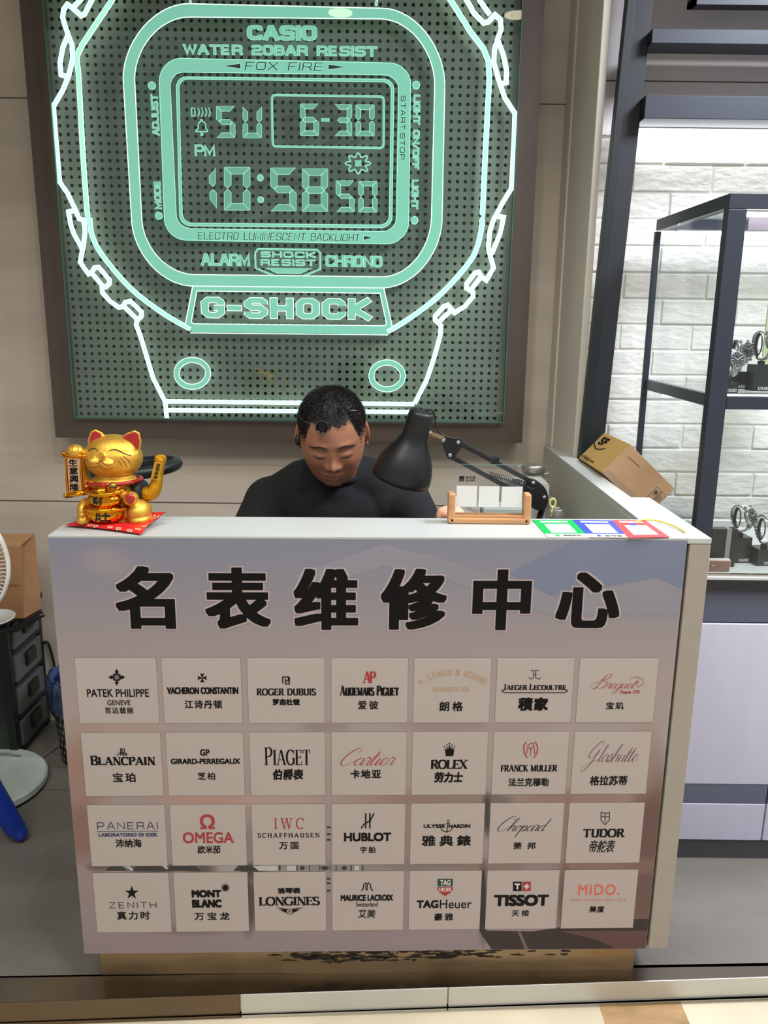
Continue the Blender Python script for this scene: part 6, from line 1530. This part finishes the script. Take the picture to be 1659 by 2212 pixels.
mb = MB(); mb.tube([p + Vector((.0075 * cos(a_), 0, .0115 * sin(a_))) for a_ in [2 * pi * k / 30 for k in range(30)]], .0026, 10, closed=True); kid(mb.build('loop', mat('pale_yellow', (214, 208, 128), .4), smooth=True), kt)
mb = MB(); mb.bar(p + Vector((0, 0, -.012)), p + Vector((-.002, 0, -.026)), .007, .004); mb.tube([p + Vector((-.002 + .002 * cos(a_), 0, -.03 + .006 * sin(a_))) for a_ in [2 * pi * k / 20 for k in range(20)]], .0007, 5, closed=True); kid(mb.build('stem', mat('pale_yellow', (214, 208, 128), .4)), kt)
# orange cloth, paper and a clear parts case on the desk
zd = .7605
p = onY(962, 1106, 1.80)
oc = thing('orange_pouch', 'orange pouch lying on the desk behind the left upright of the stand', 'pouch', (p.x, 1.86, zd))
mb = MB(); mb.ell((p.x + .012, 1.80, p.z - .002), .032, .026, .017, 24); mb.box(p.x - .02, p.x + .045, 1.785, 1.83, zd + .001, p.z - .004); kid(smoothed(mb.build('pouch', mat('orange_fabric', (228, 172, 142), .7, noise=(30, .1))), .003, 6), oc)
p = onY(1020, 1105, 1.78)
pp_ = thing('plastic_bag', 'crumpled clear and white plastic bag with red print behind the acrylic plate', 'bag', (p.x, 1.80, zd))
mb = MB(); n = 14; vs = []
rnd = random.Random(2)
pl_, pr_ = onY(985, 1108, 1.77), onY(1058, 1108, 1.77); zb_ = zd + .001; zt_ = onY(1020, 1076, 1.77).z
for j in range(n + 1):
    for i in range(n + 1):
        u, v = i / n, j / n; vs.append((pl_.x + (pr_.x - pl_.x) * u, 1.76 + .05 * v + rnd.uniform(-.004, .004), zb_ + (zt_ - zb_) * v * (1 - .55 * u * v) + (rnd.uniform(-.004, .004) if j else 0)))
mb.add(vs, [(j * (n + 1) + i, j * (n + 1) + i + 1, (j + 1) * (n + 1) + i + 1, (j + 1) * (n + 1) + i) for j in range(n) for i in range(n)])
o = kid(mb.build('film', mat('bag_white', (214, 210, 202), .3)), pp_); sdf = o.modifiers.new('t', 'SOLIDIFY'); sdf.thickness = .0015
mb = MB(); a_ = onY(1006, 1098, 1.755); b_ = onY(1030, 1108, 1.755); mb.bar(a_, b_, .001, .0012); a_ = onY(1010, 1096, 1.755); b_ = onY(1034, 1105, 1.755); mb.bar(a_, b_, .001, .0012); kid(mb.build('red_print', m_redl), pp_)
p = onY(1085, 1104, 1.78); q = onY(1150, 1104, 1.78); zt_ = onY(1100, 1096, 1.76).z
cs = thing('parts_case', 'dark parts case with a clear lid seen low behind the acrylic plate', 'case', ((p.x + q.x) / 2, 1.79, zd))
x0_, x1_ = onY(1042, 1104, 1.77).x, onY(1132, 1104, 1.77).x
mb = MB(); mb.box(x0_, x1_, 1.745, 1.815, zd, zt_ - .012); kid(mb.build('case_body', mat('case_dark', (58, 66, 66), .4), bevel=.002), cs)
mb = MB(); mb.box(x0_, x1_, 1.744, 1.816, zt_ - .0115, zt_); kid(mb.build('clear_lid', mat('case_lid', (190, 196, 190), .2, alpha=.5), bevel=.002), cs)

# ================================================================== glass showcase with watches
sx0, sx1, sy0, sy1 = .786, 1.62, 1.98, 2.50
zT, zB = 1.752, .832
gc = thing('glass_showcase', 'tall glass showcase in dark navy frames on a pale cabinet base', 'showcase', (1.2, 2.2, .83))
def ck2(o): return kid(o, gc)
pw = .030
for x, y, w in ((sx0, sy0, pw), (sx0 - .006, sy1 - .02, .016), (sx1 - pw, sy0, pw), (sx1 - .02, sy1 - .02, .016)):
    mb = MB(); mb.box(x, x + w * (1.45 if w > .02 else 1), y, y + w, zB, zT - .0345); ck2(mb.build('post', m_navy, bevel=.0015))
mb = MB(); mb.box(sx0, sx1, sy0, sy0 + .03, zT - .034, zT); ck2(mb.build('top_rail', m_navy, bevel=.0015))
mb = MB(); mb.box(sx0, sx0 + .03, sy0 + .03, sy1, zT - .030, zT); ck2(mb.build('top_rail', m_navy, bevel=.0015))
mb = MB(); mb.box(sx0 + .03, sx1, sy1 - .03, sy1, zT - .03, zT); ck2(mb.build('top_rail', m_navy, bevel=.0015))
mb = MB(); mb.box(sx0 + .03, sx1, sy0 + .03, sy1 - .03, zT - .006, zT); ck2(mb.build('top_glass', m_glass))
mb = MB(); mb.box(sx0 + .044, sx1 - .03, sy0, sy0 + .02, 1.257, 1.288); ck2(mb.build('shelf_rail', m_navy, bevel=.001))
mb = MB(); mb.box(sx0 + .002, sx0 + .02, sy0 + .03, sy1 - .02, 1.262, 1.292); ck2(mb.build('shelf_rail', mat('navy_side', (62, 74, 80), .35), bevel=.001))
mb = MB(); mb.box(sx0 + .02, sx1 - .02, sy0 + .02, sy1 - .02, 1.283, 1.290); ck2(mb.build('glass_shelf', m_glass)); 
mb = MB(); mb.box(sx0 + .003, sx0 + .007, sy0 + .031, sy1 - .021, zB + .004, zT - .031); ck2(mb.build('side_glass', m_glass))
mb = MB(); mb.box(sx0 + .045, sx1 - .04, sy0 + .004, sy0 + .008, 1.29, zT - .035); ck2(mb.build('front_glass', m_glass))
mb = MB(); mb.box(sx0 + .045, sx1 - .04, sy0 + .004, sy0 + .008, zB + .004, 1.256); ck2(mb.build('front_glass', m_glass))
mb = MB(); mb.box(sx0, sx1, sy0 - .004, sy1, .822, zB - .002); ck2(mb.build('display_floor', m_white, bevel=.001))
mb = MB(); mb.box(sx0 + .03, sx1, sy0 + .002, sy0 + .012, zB - .002, zB + .004); ck2(mb.build('chrome_strip', m_chrome))
mb = MB(); mb.box(sx0 - .01, sx1 + .02, sy0 - .006, sy1 + .02, .793, .822); ck2(mb.build('black_band', mat('band_black', (24, 26, 31), .35)))
# cabinet base
m_lav = mat('lavender_white', (184, 184, 202), .5, noise=(3, .03, (8, 1, .4))); m_nb = mat('navy_board', (88, 93, 112), .5, noise=(5, .06, (.4, 1, 2)))
cx0 = sx0 - .01; cx1 = sx1 + .02; P = onY(1645, 1815, 1.98); gx = P.x
mb = MB(); mb.box(cx0, cx1, 1.996, sy1 + .02, .062, .793); ck2(mb.build('carcass', m_nb))
mb = MB(); mb.box(cx0, cx1, 1.984, 1.996, .706, .793); ck2(mb.build('upper_panel', mat('navy_panel', (74, 80, 98), .5)))
for xa_, xb_ in ((cx0, gx - .002), (gx + .002, gx + .30), (gx + .304, cx1)):
    mb = MB(); mb.box(xa_, xb_, 1.980, 1.996, .237, .702); ck2(mb.build('door', m_lav, bevel=.002))
    mb = MB(); mb.box(xa_, xb_, 1.981, 1.996, .178, .236); ck2(mb.build('door_band', m_nb, bevel=.001))
    mb = MB(); mb.box(xa_, xb_, 1.980, 1.996, .064, .177); ck2(mb.build('drawer_front', m_lav, bevel=.002))
mb = MB(); mb.box(cx0, cx1, 1.990, 2.0, .0, .062); ck2(mb.build('kick_board', mat('kick_dark', (72, 70, 76), .5)))
# LED tubes inside the case
for i, (z, y) in enumerate(((1.712, 2.455), (1.250, 2.455), (1.712, 2.02))):
    t_ = thing('led_tube', ('bright white LED tube along the top back edge of the showcase', 'bright white LED tube under the middle shelf of the showcase', 'bright white LED tube along the top front edge of the showcase')[i], 'lamp', (1.2, y, z), 'LED tubes in the showcase')
    mb = MB(); mb.box(sx0 + .05, sx1 - .05, y - .007, y + .007, z - .006, z + .004); kid(mb.build('diffuser', m_led2), t_)
    mb = MB(); mb.box(sx0 + .045, sx1 - .045, y - .009, y + .009, z + .004, z + .008); kid(mb.build('housing', m_alu), t_)

m_sst = mat('polished_steel', (200, 200, 198), .22, metal=.95); m_dial = mat('dial_dark', (30, 34, 38), .3, coat=.5); m_clip = mat('clip_dark', (48, 54, 58), .4)
def make_watch():
    t = thing('wristwatch', 'x', 'watch', (0, 0, 0), 'steel watches in the showcase')
    # loop in the local y-z plane, dial to -y
    rz, ry, w = .030, .021, .020
    links = 26
    mb = MB()
    for k in range(links):
        a_ = 2 * pi * k / links
        if abs((a_ - pi + pi) % (2 * pi) - pi) < .01: pass
        c_ = Vector((0, -ry * cos(a_ - .0), rz * sin(a_))); tn_ = Vector((0, ry * sin(a_), rz * cos(a_))).normalized(); nr = tn_.cross(Vector((1, 0, 0)))
        if cos(a_) > .80: continue
        Mx = Matrix((Vector((1, 0, 0)), tn_, nr)).transposed().to_4x4(); Mx.translation = c_
        taper = 1 - .18 * (1 - abs(sin(a_))) * (cos(a_) < 0); ww = w * taper / 2; h = .0031
        mb.box(-ww, -ww * .42, -h, h, -.0014, .0014, Mx); mb.box(-ww * .38, ww * .38, -h * 1.02, h * 1.02, -.0017, .0017, Mx); mb.box(ww * .42, ww, -h, h, -.0014, .0014, Mx)
    b_ = mb.build('bracelet', m_sst, t, bevel=.0004)
    DM = Matrix.Translation((0, -ry - .001, 0)) @ Matrix.Rotation(radians(90), 4, 'X')
    mb = MB(); mb.lathe([(.0, -.004), (.0185, -.004), (.0205, -.001), (.0205, .003), (.0190, .0052), (.0172, .0056), (.0168, .0046), (.0, .0044)], 40, DM)
    for s_ in (-1, 1):
        for q in (-1, 1): mb.box(q * .0105 - .0022, q * .0105 + .0022, -.0018, .0025, s_ * .021 - .004, s_ * .021 + .004, Matrix.Translation((0, -ry, 0)))
    cs_ = mb.build('case', m_sst, t, auto=35)
    mb = MB(); mb.lathe([(.0, .0050), (.0164, .0050), (.0164, .0046), (.0, .0046)], 36, DM); d_ = mb.build('dial', m_dial, t)
    mb = MB()
    for k in range(12):
        a_ = 2 * pi * k / 12; mb.box(-.0006, .0006, .0112, .0152, .0050, .0056, DM @ Matrix.Rotation(a_, 4, 'Z'))
    mb.build('hour_marks', m_white, d_)
    mb = MB()
    for cx_, cy_ in ((0, -.007), (-.006, .002), (.006, .002)): mb.lathe([(.0030, .0050), (.0030, .0053), (.0034, .0053), (.0034, .0050)], 20, DM @ Matrix.Translation((cx_, cy_, 0)), cap=False)
    mb.build('subdial_ring', m_sst, d_)
    for L_, a_, nm in ((.0085, 55, 'hour_hand'), (.0125, -62, 'minute_hand')):
        mb = MB(); mb.box(-.0006, .0006, -.002, L_, .0057, .0061, DM @ Matrix.Rotation(radians(a_), 4, 'Z')); mb.build(nm, m_white, t)
    mb = MB(); mb.lathe([(.0, .0), (.0028, .0), (.0028, .004), (.0, .004)], 14, Matrix.Translation((.0200, -ry - .002, 0)) @ Matrix.Rotation(radians(90), 4, 'Y')); mb.build('crown', m_sst, t)
    return t
def make_stand():
    t = thing('watch_stand', 'x', 'display stand', (0, 0, 0), 'black watch stands in the showcase')
    mb = MB(); mb.box(-.031, .031, -.022, .022, 0, 1.0); mb.build('block', m_blackg, t)        # scaled in height below
    return t
def dupt(src):
    r = src.copy(); COL.objects.link(r)
    for ch in list(src.children):
        c = ch.copy(); COL.objects.link(c); c.parent = r; c.matrix_parent_inverse = ch.matrix_parent_inverse.copy()
        for gch in list(ch.children):
            d = gch.copy(); COL.objects.link(d); d.parent = c; d.matrix_parent_inverse = gch.matrix_parent_inverse.copy()
    return r
w0 = make_watch(); used_w = [False]
def stand(x, y, z0, h, w, d, label, rz, tx='CASIO', tw=.5):
    t = thing('watch_stand', label, 'display stand', (x, y, z0), 'black watch stands in the showcase')
    Mt = Matrix.Translation((x, y, z0)) @ Matrix.Rotation(radians(rz), 4, 'Z')
    mb = MB(); mb.box(-w / 2, w / 2, -d / 2, d / 2, 0.0005, h, Mt); kid(mb.build('block', mat('stand_black', (34, 37, 40), .25), bevel=.0006), t)
    a = Art(); put_tech(a, tx, w * .5 - w * tw, w * .5 - .004, .004, .0115, .0015, wy=.0012, gap=.5, rad=.4)
    o = a.build('lettering', mat('stand_letter', (205, 208, 208), .4), lambda u, v, dd: tuple(Mt @ Vector((u, -d / 2 - .0004 - dd, v)))); kid(o, t)
    return t, Mt
def hook(t, Mt, h, top):
    """bent wire and C clip that carry the watch"""
    mb = MB(); mb.box(-.007, .007, -.006, .006, h, h + .009, Mt); kid(mb.build('hinge', m_clip, bevel=.001), t)
    mb = MB(); mb.tube([Mt @ Vector(v) for v in ((.0, 0, h + .009), (.0, 0, h + .012), (-.012, 0, h + .014), (-.014, 0, h + .018), (-.010, 0, h + .024))], .0022, 8); kid(mb.build('wire', m_clip, smooth=True), t)
    c_ = top; mb = MB()
    mb.tube([Mt @ Vector((-.012, -.016 * cos(a_), h + .024 + .026 + .027 * sin(a_))) for a_ in [radians(q) for q in range(-80, 91, 10)]], .0042, 8, flat=.35); mb.tube([Mt @ Vector((-.011, .016 * cos(a_), h + .024 + .026 + .027 * sin(a_))) for a_ in [radians(q) for q in range(-80, 91, 10)]], .0042, 8, flat=.35); kid(mb.build('clip', m_clip, smooth=True), t)
def put_watch(Mt, zc, sc, label, rz, tilt, first=[True]):
    t = w0 if first[0] else dupt(w0); first[0] = False
    t.matrix_world = Mt @ Matrix.Translation((.0, 0, zc)) @ Matrix.Rotation(radians(rz), 4, 'Z') @ Matrix.Rotation(radians(tilt), 4, 'X') @ Matrix.Scale(sc, 4)
    t['label'] = label
    return t
# upper shelf
SH = 1.2905
def place(pxc, pyb, z, Y):  # column under a picture column
    p = onY(pxc, pyb, Y); return p.x
for (pxc, Y, w, h, lab_s, lab_w, sc, dz, rz) in (
    (1637, 2.13, .052, .068, 'largest black watch stand at the right on the upper glass shelf', 'steel watch on the largest stand of the upper shelf, cut by the picture edge', 1.18, .0, 26),
    (1588, 2.19, .050, .046, 'black watch stand behind another on the upper glass shelf', 'steel watch with tilted dial held highest behind the navy post', 1.12, .0, 18),
    (1568, 2.06, .042, .026, 'low black watch stand nearest the navy post on the upper shelf', 'steel chronograph watch half hidden by the navy showcase post', 1.12, .0, 14)):
    x = place(pxc, 845, SH, Y)
    t_, Mt = stand(x, Y, SH, h, w, .04, lab_s, 4, tw=.72); hook(t_, Mt, h, None); put_watch(Mt, h + .048, sc, lab_w, rz, -18)
# lower display floor
for (pxc, pyb, w, h, lab_s, lab_w, sc, rz, Y) in (
    (1592, 1206, .050, .070, 'black watch stand behind the dark box on the showcase floor', 'steel watch with a pale blue grey dial above the dark box', 1.18, 30, 2.125),
    (1645, 1222, .054, .046, 'black watch stand at the right on the showcase floor', 'steel watch lowest in the showcase at the right picture edge', 1.25, 24, 2.10)):
    x = onY(pxc, pyb, Y).x
    t_, Mt = stand(x, Y, zB - .0015, h, w, .045, lab_s, 5, tw=.62); hook(t_, Mt, h, None); put_watch(Mt, h + .050, sc, lab_w, rz, -20)
# dark box with silver band
p = onY(1566, 1205, 2.07); q0, q1 = onY(1537, 1172, 2.065), onY(1592, 1172, 2.065); zt_ = onY(1560, 1143, 2.065).z
bt = thing('watch_gift_box', 'upright black gift box with a silver band on the showcase floor', 'box', ((q0.x + q1.x) / 2, 2.075, zB))
mb = MB(); mb.box(q0.x, q1.x, 2.065, 2.090, zB - .0012, zt_); kid(mb.build('box_body', mat('box_black', (30, 34, 36), .3), bevel=.001), bt)
xs = q0.x + (q1.x - q0.x) * .56; mb = MB(); mb.box(xs, xs + .0125, 2.064, 2.0912, zB - .001, zt_ + .0008); kid(mb.build('silver_band', mat('silver_card', (150, 152, 148), .3, metal=.4)), bt)
# small brown plaque in front
q0, q1 = onY(1530, 1225, 2.02), onY(1577, 1225, 2.02); zt_, zb_ = onY(1555, 1209, 2.02).z, zB - .001
pq = thing('brown_plaque', 'small brown plaque with a light mark at the front of the showcase floor', 'plaque', ((q0.x + q1.x) / 2, 2.02, zb_))
mb = MB(); mb.box(q0.x, q1.x, 2.02, 2.035, zb_, zt_); kid(mb.build('frame', mat('plaque_edge', (196, 184, 174), .4), bevel=.0006), pq)
mb = MB(); mb.box(q0.x + .003, q1.x - .002, 2.0192, 2.0205, zb_ + .001, zt_ - .004); kid(mb.build('plate', mat('plaque_brown', (124, 90, 80), .4)), pq)
c_ = onY(1541, 1222, 2.0190); mb = MB(); mb.ell(c_, .0025, .0006, .0022, 12); kid(mb.build('light_mark', m_white), pq)
# grey price panel hanging at the top and green card at the right
q0 = onY(1617, 478, 2.06); q1 = onY(1672, 478, 2.06); zt_, zb_ = onY(1640, 455, 2.06).z, onY(1640, 498, 2.06).z
o = MB().box(q0.x, q1.x, 2.06, 2.064, zb_, zt_).build('hanging_sign', mat('mauve_panel', (128, 114, 124), .4), bevel=.001); tag(o, 'mauve grey sign panel hanging behind the top of the showcase front', 'sign')
q0 = onY(1652, 700, 2.44); q1 = onY(1740, 700, 2.44); zt_, zb_ = onY(1655, 600, 2.44).z, onY(1655, 790, 2.44).z
o = MB().box(q0.x, q1.x, 2.43, 2.436, 1.2905, zt_).build('display_card', mat('green_card', (160, 172, 130), .5), bevel=.001); tag(o, 'pale green display card standing at the back of the upper shelf', 'card')

# ================================================================== left side of the room
# drawer tower against the back wall
dx0, dx1, dy0, dy1, dh = -1.55, -1.222, 2.462, 2.73, .505
dt_ = thing('drawer_tower', 'black plastic drawer tower with smoky translucent drawers against the tiled wall', 'drawer unit', ((dx0 + dx1) / 2, 2.6, 0))
def dk_(o): return kid(o, dt_)
for x in (dx0, dx1 - .03):
    for y in (dy0, dy1 - .03): mb = MB(); mb.box(x, x + .03, y, y + .03, 0.0, dh - .02); dk_(mb.build('corner_post', m_black, bevel=.004))
mb = MB(); mb.box(dx0 - .008, dx1 + .012, dy0 - .008, dy1, dh - .022, dh); mb.box(dx1 - .02, dx1 + .080, dy0 - .006, dy1 - .165, dh - .012, dh); dk_(mb.build('top', m_black, bevel=.006))
m_smoke = mat('smoky_plastic', (86, 92, 90), .3, alpha=.85); m_side = mat('smoky_side', (40, 52, 42), .3, noise=(9, .5), alpha=.85)
mb = MB(); mb.box(dx0 + .03, dx1 - .03, dy0 + .004, dy0 + .008, .02, dh - .03); dk_(mb.build('side_panel', m_side))
nD = 4; hh = (dh - .04) / nD
for k in range(nD):
    z0 = .02 + k * hh
    mb = MB(); mb.box(dx0 + .035, dx1 + .006, dy0 + .034, dy1 - .034, z0 + .012, z0 + hh - .014); d = dk_(mb.build('drawer', m_smoke, bevel=.004))
    mb = MB(); mb.box(dx1 + .006, dx1 + .018, (dy0 + dy1) / 2 - .035, (dy0 + dy1) / 2 + .035, z0 + hh - .07, z0 + hh - .022); kid(mb.build('handle', m_black, bevel=.004), d)
    mb = MB(); mb.box(dx0 + .03, dx1 + .004, dy0 + .03, dy1 - .03, z0, z0 + .010); dk_(mb.build('runner', m_black, bevel=.002))
# paper bag on top
m_bag = mat('kraft_paper', (162, 120, 80), .8, noise=(5, .08), bump=(6, .6, (1, 1, .5)))
bgx0, bgx1, bgy0, bgy1, bz0, bz1 = -1.42, -1.146, 2.462, 2.525, dh + .001, .765
bag = thing('paper_bag', 'brown kraft paper bag folded shut on top of the black drawer tower', 'bag', ((bgx0 + bgx1) / 2, 2.54, bz0))
mb = MB()
vs = [(bgx0, bgy0, bz0), (bgx1 - .012, bgy0, bz0), (bgx1 + .006, bgy1 + .03, bz0), (bgx0, bgy1 + .03, bz0),
      (bgx0, bgy0 - .004, bz1 - .012), (bgx1, bgy0 - .004, bz1 - .012), (bgx1 + .004, bgy1 + .035, bz1), (bgx0, bgy1 + .035, bz1),
      (bgx1 + .004, (bgy0 + bgy1) / 2 + .01, (bz0 + bz1) / 2 + .04), (bgx1 - .012, (bgy0 + bgy1) / 2 + .02, bz1 - .03)]
mb.add(vs, [(0, 1, 5, 4), (3, 2, 1, 0), (2, 3, 7, 6), (3, 0, 4, 7), (4, 5, 6, 7), (1, 2, 9), (2, 6, 9), (6, 5, 9), (5, 1, 9)]); kid(mb.build('bag_body', m_bag, bevel=.002), bag)
mb = MB(); mb.box(bgx0, bgx1 - .012, bgy0 - .0052, bgy0 - .0042, bz0 + .115, bz0 + .1165); kid(mb.build('crease', mat('crease_brown', (124, 84, 48), .9)), bag)
p = onY(5, 1336, bgy0 - .002); mb = MB(); mb.ell(p, .0022, .001, .0022, 10); kid(mb.build('punch_hole', m_ink), bag)
# curved black strap lying on the tower's corner
mb = MB(); mb.tube(smooth_line([onY(-20, 1366, 2.452), onY(30, 1358, 2.448), onY(62, 1344, 2.446), onY(84, 1330, 2.45), onY(92, 1326, 2.458)], 6), .012, 12, flat=.7); dk_(mb.build('moulded_rim', m_black, smooth=True))
# pedestal fan, mostly outside the picture: base on the floor and edge of the guard
fx, fy = -1.255, 2.292
fn_ = thing('pedestal_fan', 'white pedestal fan with a round base, cut off by the left picture edge', 'fan', (fx, fy, 0))
m_fan = mat('fan_white', (222, 224, 218), .4); m_fanb = mat('fan_base_top', (196, 208, 204), .35)
T = Matrix.Translation((fx, fy, 0))
mb = MB(); mb.lathe([(.0, .006), (.178, .006), (.186, .011), (.187, .030), (.181, .036), (.0, .042)], 72, T); kid(mb.build('base', m_fanb, smooth=False, auto=30), fn_)
mb = MB(); mb.lathe([(.174, .0), (.182, .0), (.182, .006), (.174, .006)], 60, T, cap=False); kid(mb.build('rubber_ring', m_black), fn_)
mb = MB(); mb.lathe([(.02, .04), (.017, .06), (.014, .70), (.0, .71)], 24, T) if True else None; kid(mb.build('pole', m_fan, smooth=True), fn_)
mb = MB(); mb.box(-.05, .05, -.03, .03, .455, .54, T); kid(mb.build('control_box', m_fan, bevel=.01), fn_)
FC = Vector((fx + .005, 2.19, .778)); RG = .190
mb = MB(); mb.lathe([(.0, 0), (.045, 0), (.05, .02), (.045, .10), (.03, .12), (.0, .12)], 28, Matrix.Translation(FC + Vector((0, .03, 0))) @ Matrix.Rotation(radians(-90), 4, 'X')); kid(mb.build('motor', m_fan, smooth=True), fn_)
mb = MB(); mb.tube([FC + Vector((RG * cos(a_), -.0, RG * sin(a_))) for a_ in [2 * pi * k / 90 for k in range(90)]], .0065, 10, closed=True, flat=.6); kid(mb.build('guard_ring', m_fan, smooth=True), fn_)
gd = None
mb = MB()
for k in range(96):
    a_ = 2 * pi * k / 96; c_, s_ = cos(a_), sin(a_)
    mb.tube([FC + Vector((c_ * r_, y_, s_ * r_)) for r_, y_ in ((.03, -.048), (.08, -.046), (.13, -.036), (.17, -.018), (RG + .003, .0), (.17, .02), (.12, .04))], .0011, 4)
mb.lathe([(.0, -.050), (.035, -.050), (.035, -.044), (.0, -.044)], 30, Matrix.Translation(FC) @ Matrix.Rotation(radians(-90), 4, 'X') @ Matrix.Scale(-1, 4, (0, 0, 1)))
kid(mb.build('wire_guard', m_fan), fn_)
for k in range(5):
    mb = MB(); a_ = 2 * pi * k / 5; pts = []
    for j in range(9):
        r_ = .03 + .13 * j / 8; w_ = .05 + .05 * sin(pi * j / 8); 
        for s_ in (-1, 1): pts.append(FC + Vector((r_ * cos(a_ + s_ * w_ / (r_ + .06)), s_ * .008, r_ * sin(a_ + s_ * w_ / (r_ + .06)))))
    mb.add(pts, [(2 * j, 2 * j + 1, 2 * j + 3, 2 * j + 2) for j in range(8)]); o = mb.build('blade', m_fan); kid(o, fn_); o.modifiers.new('s', 'SOLIDIFY').thickness = .002
# white round tray on the tower
p = onY(0, 1352, 2.43); mb = MB(); mb.lathe([(.0, 0), (.062, .0), (.068, .004), (.069, .008), (.066, .006), (.0, .003)], 48, Matrix.Translation((p.x - .035, 2.50, dh + .003))) if False else None
pz = onY(10, 1356, 2.36)
mb = MB(); mb.lathe([(.0, 0), (.06, .0), (.072, .006), (.073, .011), (.069, .008), (.0, .005)], 48, Matrix.Translation((-1.209, 2.345, .545))); o = mb.build('tray', m_fan, smooth=True); kid(o, fn_)
# blue stool: one leg reaches into the picture
m_blue = mat('blue_plastic', (24, 56, 158), .35)
bs_ = thing('blue_stool', 'blue plastic stool of which only one splayed leg shows at the left edge', 'stool', (-1.20, 1.95, 0))
mb = MB(); mb.lathe([(.0, .435), (.125, .435), (.135, .44), (.135, .452), (.12, .46), (.0, .458)], 40, Matrix.Translation((-1.25, 1.92, 0))); kid(mb.build('seat', m_blue, auto=40), bs_)
for i, (x, y) in enumerate(((-1.035, 2.03), (-1.46, 2.06), (-1.06, 1.72), (-1.44, 1.74))):
    tp = Vector((-1.25 + (x + 1.25) * .42, 1.92 + (y - 1.92) * .42, .44)); ft = Vector((x, y, .012)); mb = MB()
    mb.tube([tp, tp.lerp(ft, .5), ft + Vector((0, 0, .02))], [.036, .033, .028], 14, flat=.8); mb.ell(ft + Vector((.008, 0, .012)), .022, .022, .0238, 18); kid(smoothed(mb.build('leg', m_blue), .0035, 3), bs_)
# waste basket with a blue bag behind the counter's left edge
bkx, bky = -.985, 2.50
wbk = thing('waste_basket', 'dark perforated waste basket lined with a blue plastic bag left of the counter', 'basket', (bkx, bky, 0))
T = Matrix.Translation((bkx, bky, 0))
mb = MB(); mb.lathe([(.0, .003), (.095, .003), (.10, .01), (.118, .27), (.112, .27), (.092, .012), (.0, .010)], 44, T, cap=False); kid(mb.build('basket_wall', m_black, auto=40), wbk)
mb = MB()
for j in range(7):
    for k in range(36):
        a_ = 2 * pi * (k + .5 * (j % 2)) / 36; z = .03 + j * .026; r_ = .1012 + (z / .27) * .0175; c_ = Vector((bkx + r_ * cos(a_), bky + r_ * sin(a_), z)); tx = Vector((-sin(a_), cos(a_), 0)); mb.add([c_ + tx * .004 * cos(b_) + Vector((0, 0, .007 * sin(b_))) for b_ in [2 * pi * q / 8 for q in range(8)]], [tuple(range(8))])
o = kid(mb.build('perforation', mat('hole_light', (120, 124, 118), .6), fix=False), wbk); o['kind'] = 'stuff'
m_pb = mat('blue_film', (22, 46, 84), .18, noise=(14, .35), bump=(30, .9), coat=.6)
mb = MB(); pr = []
for k in range(90):
    a_ = 2 * pi * k / 90; wv = .004 * sin(a_ * 17) + .003 * sin(a_ * 29)
    pr.append([(.108, .22), (.100, .285 + wv), (.112, .312 + wv), (.128, .300 + wv), (.128 + wv * .5, .265), (.125 + wv, .215 + wv * 2), (.1205 + wv * .3, .190 + wv * 3)])
n = 7; vs = [(bkx + r_ * cos(2 * pi * k / 90), bky + r_ * sin(2 * pi * k / 90), z) for k, row_ in enumerate(pr) for r_, z in row_]
mb.add(vs, [(k * n + j, ((k + 1) % 90) * n + j, ((k + 1) % 90) * n + j + 1, k * n + j + 1) for k in range(90) for j in range(n - 1)])
o = kid(mb.build('bin_liner', m_pb, smooth=True, fix=False), wbk); o.modifiers.new('s', 'SOLIDIFY').thickness = .001
mb = MB(); mb.ell((bkx - .02, bky - .02, .24), .06, .06, .03, 20); kid(smoothed(mb.build('crumpled_paper', mat('waste_paper', (180, 176, 172), .6, bump=(40, 1.0))), .004, 1), wbk)
# cables on the floor
mb = MB(); mb.tube(smooth_line([onZ(-60, 1640, .004), onZ(0, 1628, .045), onZ(36, 1631, .045), onZ(74, 1642, .004), onZ(100, 1630, .004), onZ(135, 1606, .004), onZ(170, 1600, .004)], 6), .0028, 8)
o = mb.build('cable', mat('grey_cable', (128, 128, 120), .5), smooth=True); tag(o, 'grey cable running over the floor behind the fan base', 'cable')
mb = MB(); mb.tube(smooth_line([onY(85, 1395, 2.735), onY(101, 1386, 2.735), onY(110, 1405, 2.735), onY(118, 1440, 2.735), onY(119, 1470, 2.735)], 6), .004, 8)
o = mb.build('cable', m_black, smooth=True); tag(o, 'black cable arching down the tiled wall above the waste basket', 'cable')
# black chair with a curved back behind the cat
rc = onY(292, 1012, 2.12); zc_ = rc.z
ch = thing('round_back_chair', 'black chair with a curved tube backrest behind the gold cat', 'chair', (rc.x, 2.12, 0))
mb = MB(); pts_ = [(rc.x + .108 * cos(a_), 2.12 + .10 * sin(a_), zc_ + .012 * cos(a_)) for a_ in [2 * pi * k / 48 for k in range(48)]]; mb.tube(pts_, .016, 14, closed=True); kid(mb.build('backrest', m_black, smooth=True), ch)
mb = MB(); mb.lathe([(.0, .60), (.15, .60), (.16, .62), (.155, .645), (.0, .655)], 40, Matrix.Translation((rc.x, 2.12, 0))); kid(mb.build('seat', m_black, auto=40), ch)
for k in range(4):
    a_ = pi / 4 + k * pi / 2; mb = MB(); mb.tube([(rc.x + .10 * cos(a_), 2.12 + .10 * sin(a_), .61), (rc.x + .18 * cos(a_), 2.12 + .18 * sin(a_), .012), ], .011, 12); kid(mb.build('leg', m_black), ch)
for s_ in (0, 1):
    mb = MB(); a_ = pi * (.58 + .4 * s_) ; mb.tube([(rc.x + .12 * cos(a_), 2.12 + .11 * sin(a_), .63), (rc.x + .106 * cos(a_), 2.12 + .10 * sin(a_), zc_)], .009, 10); kid(mb.build('back_support', m_black), ch)
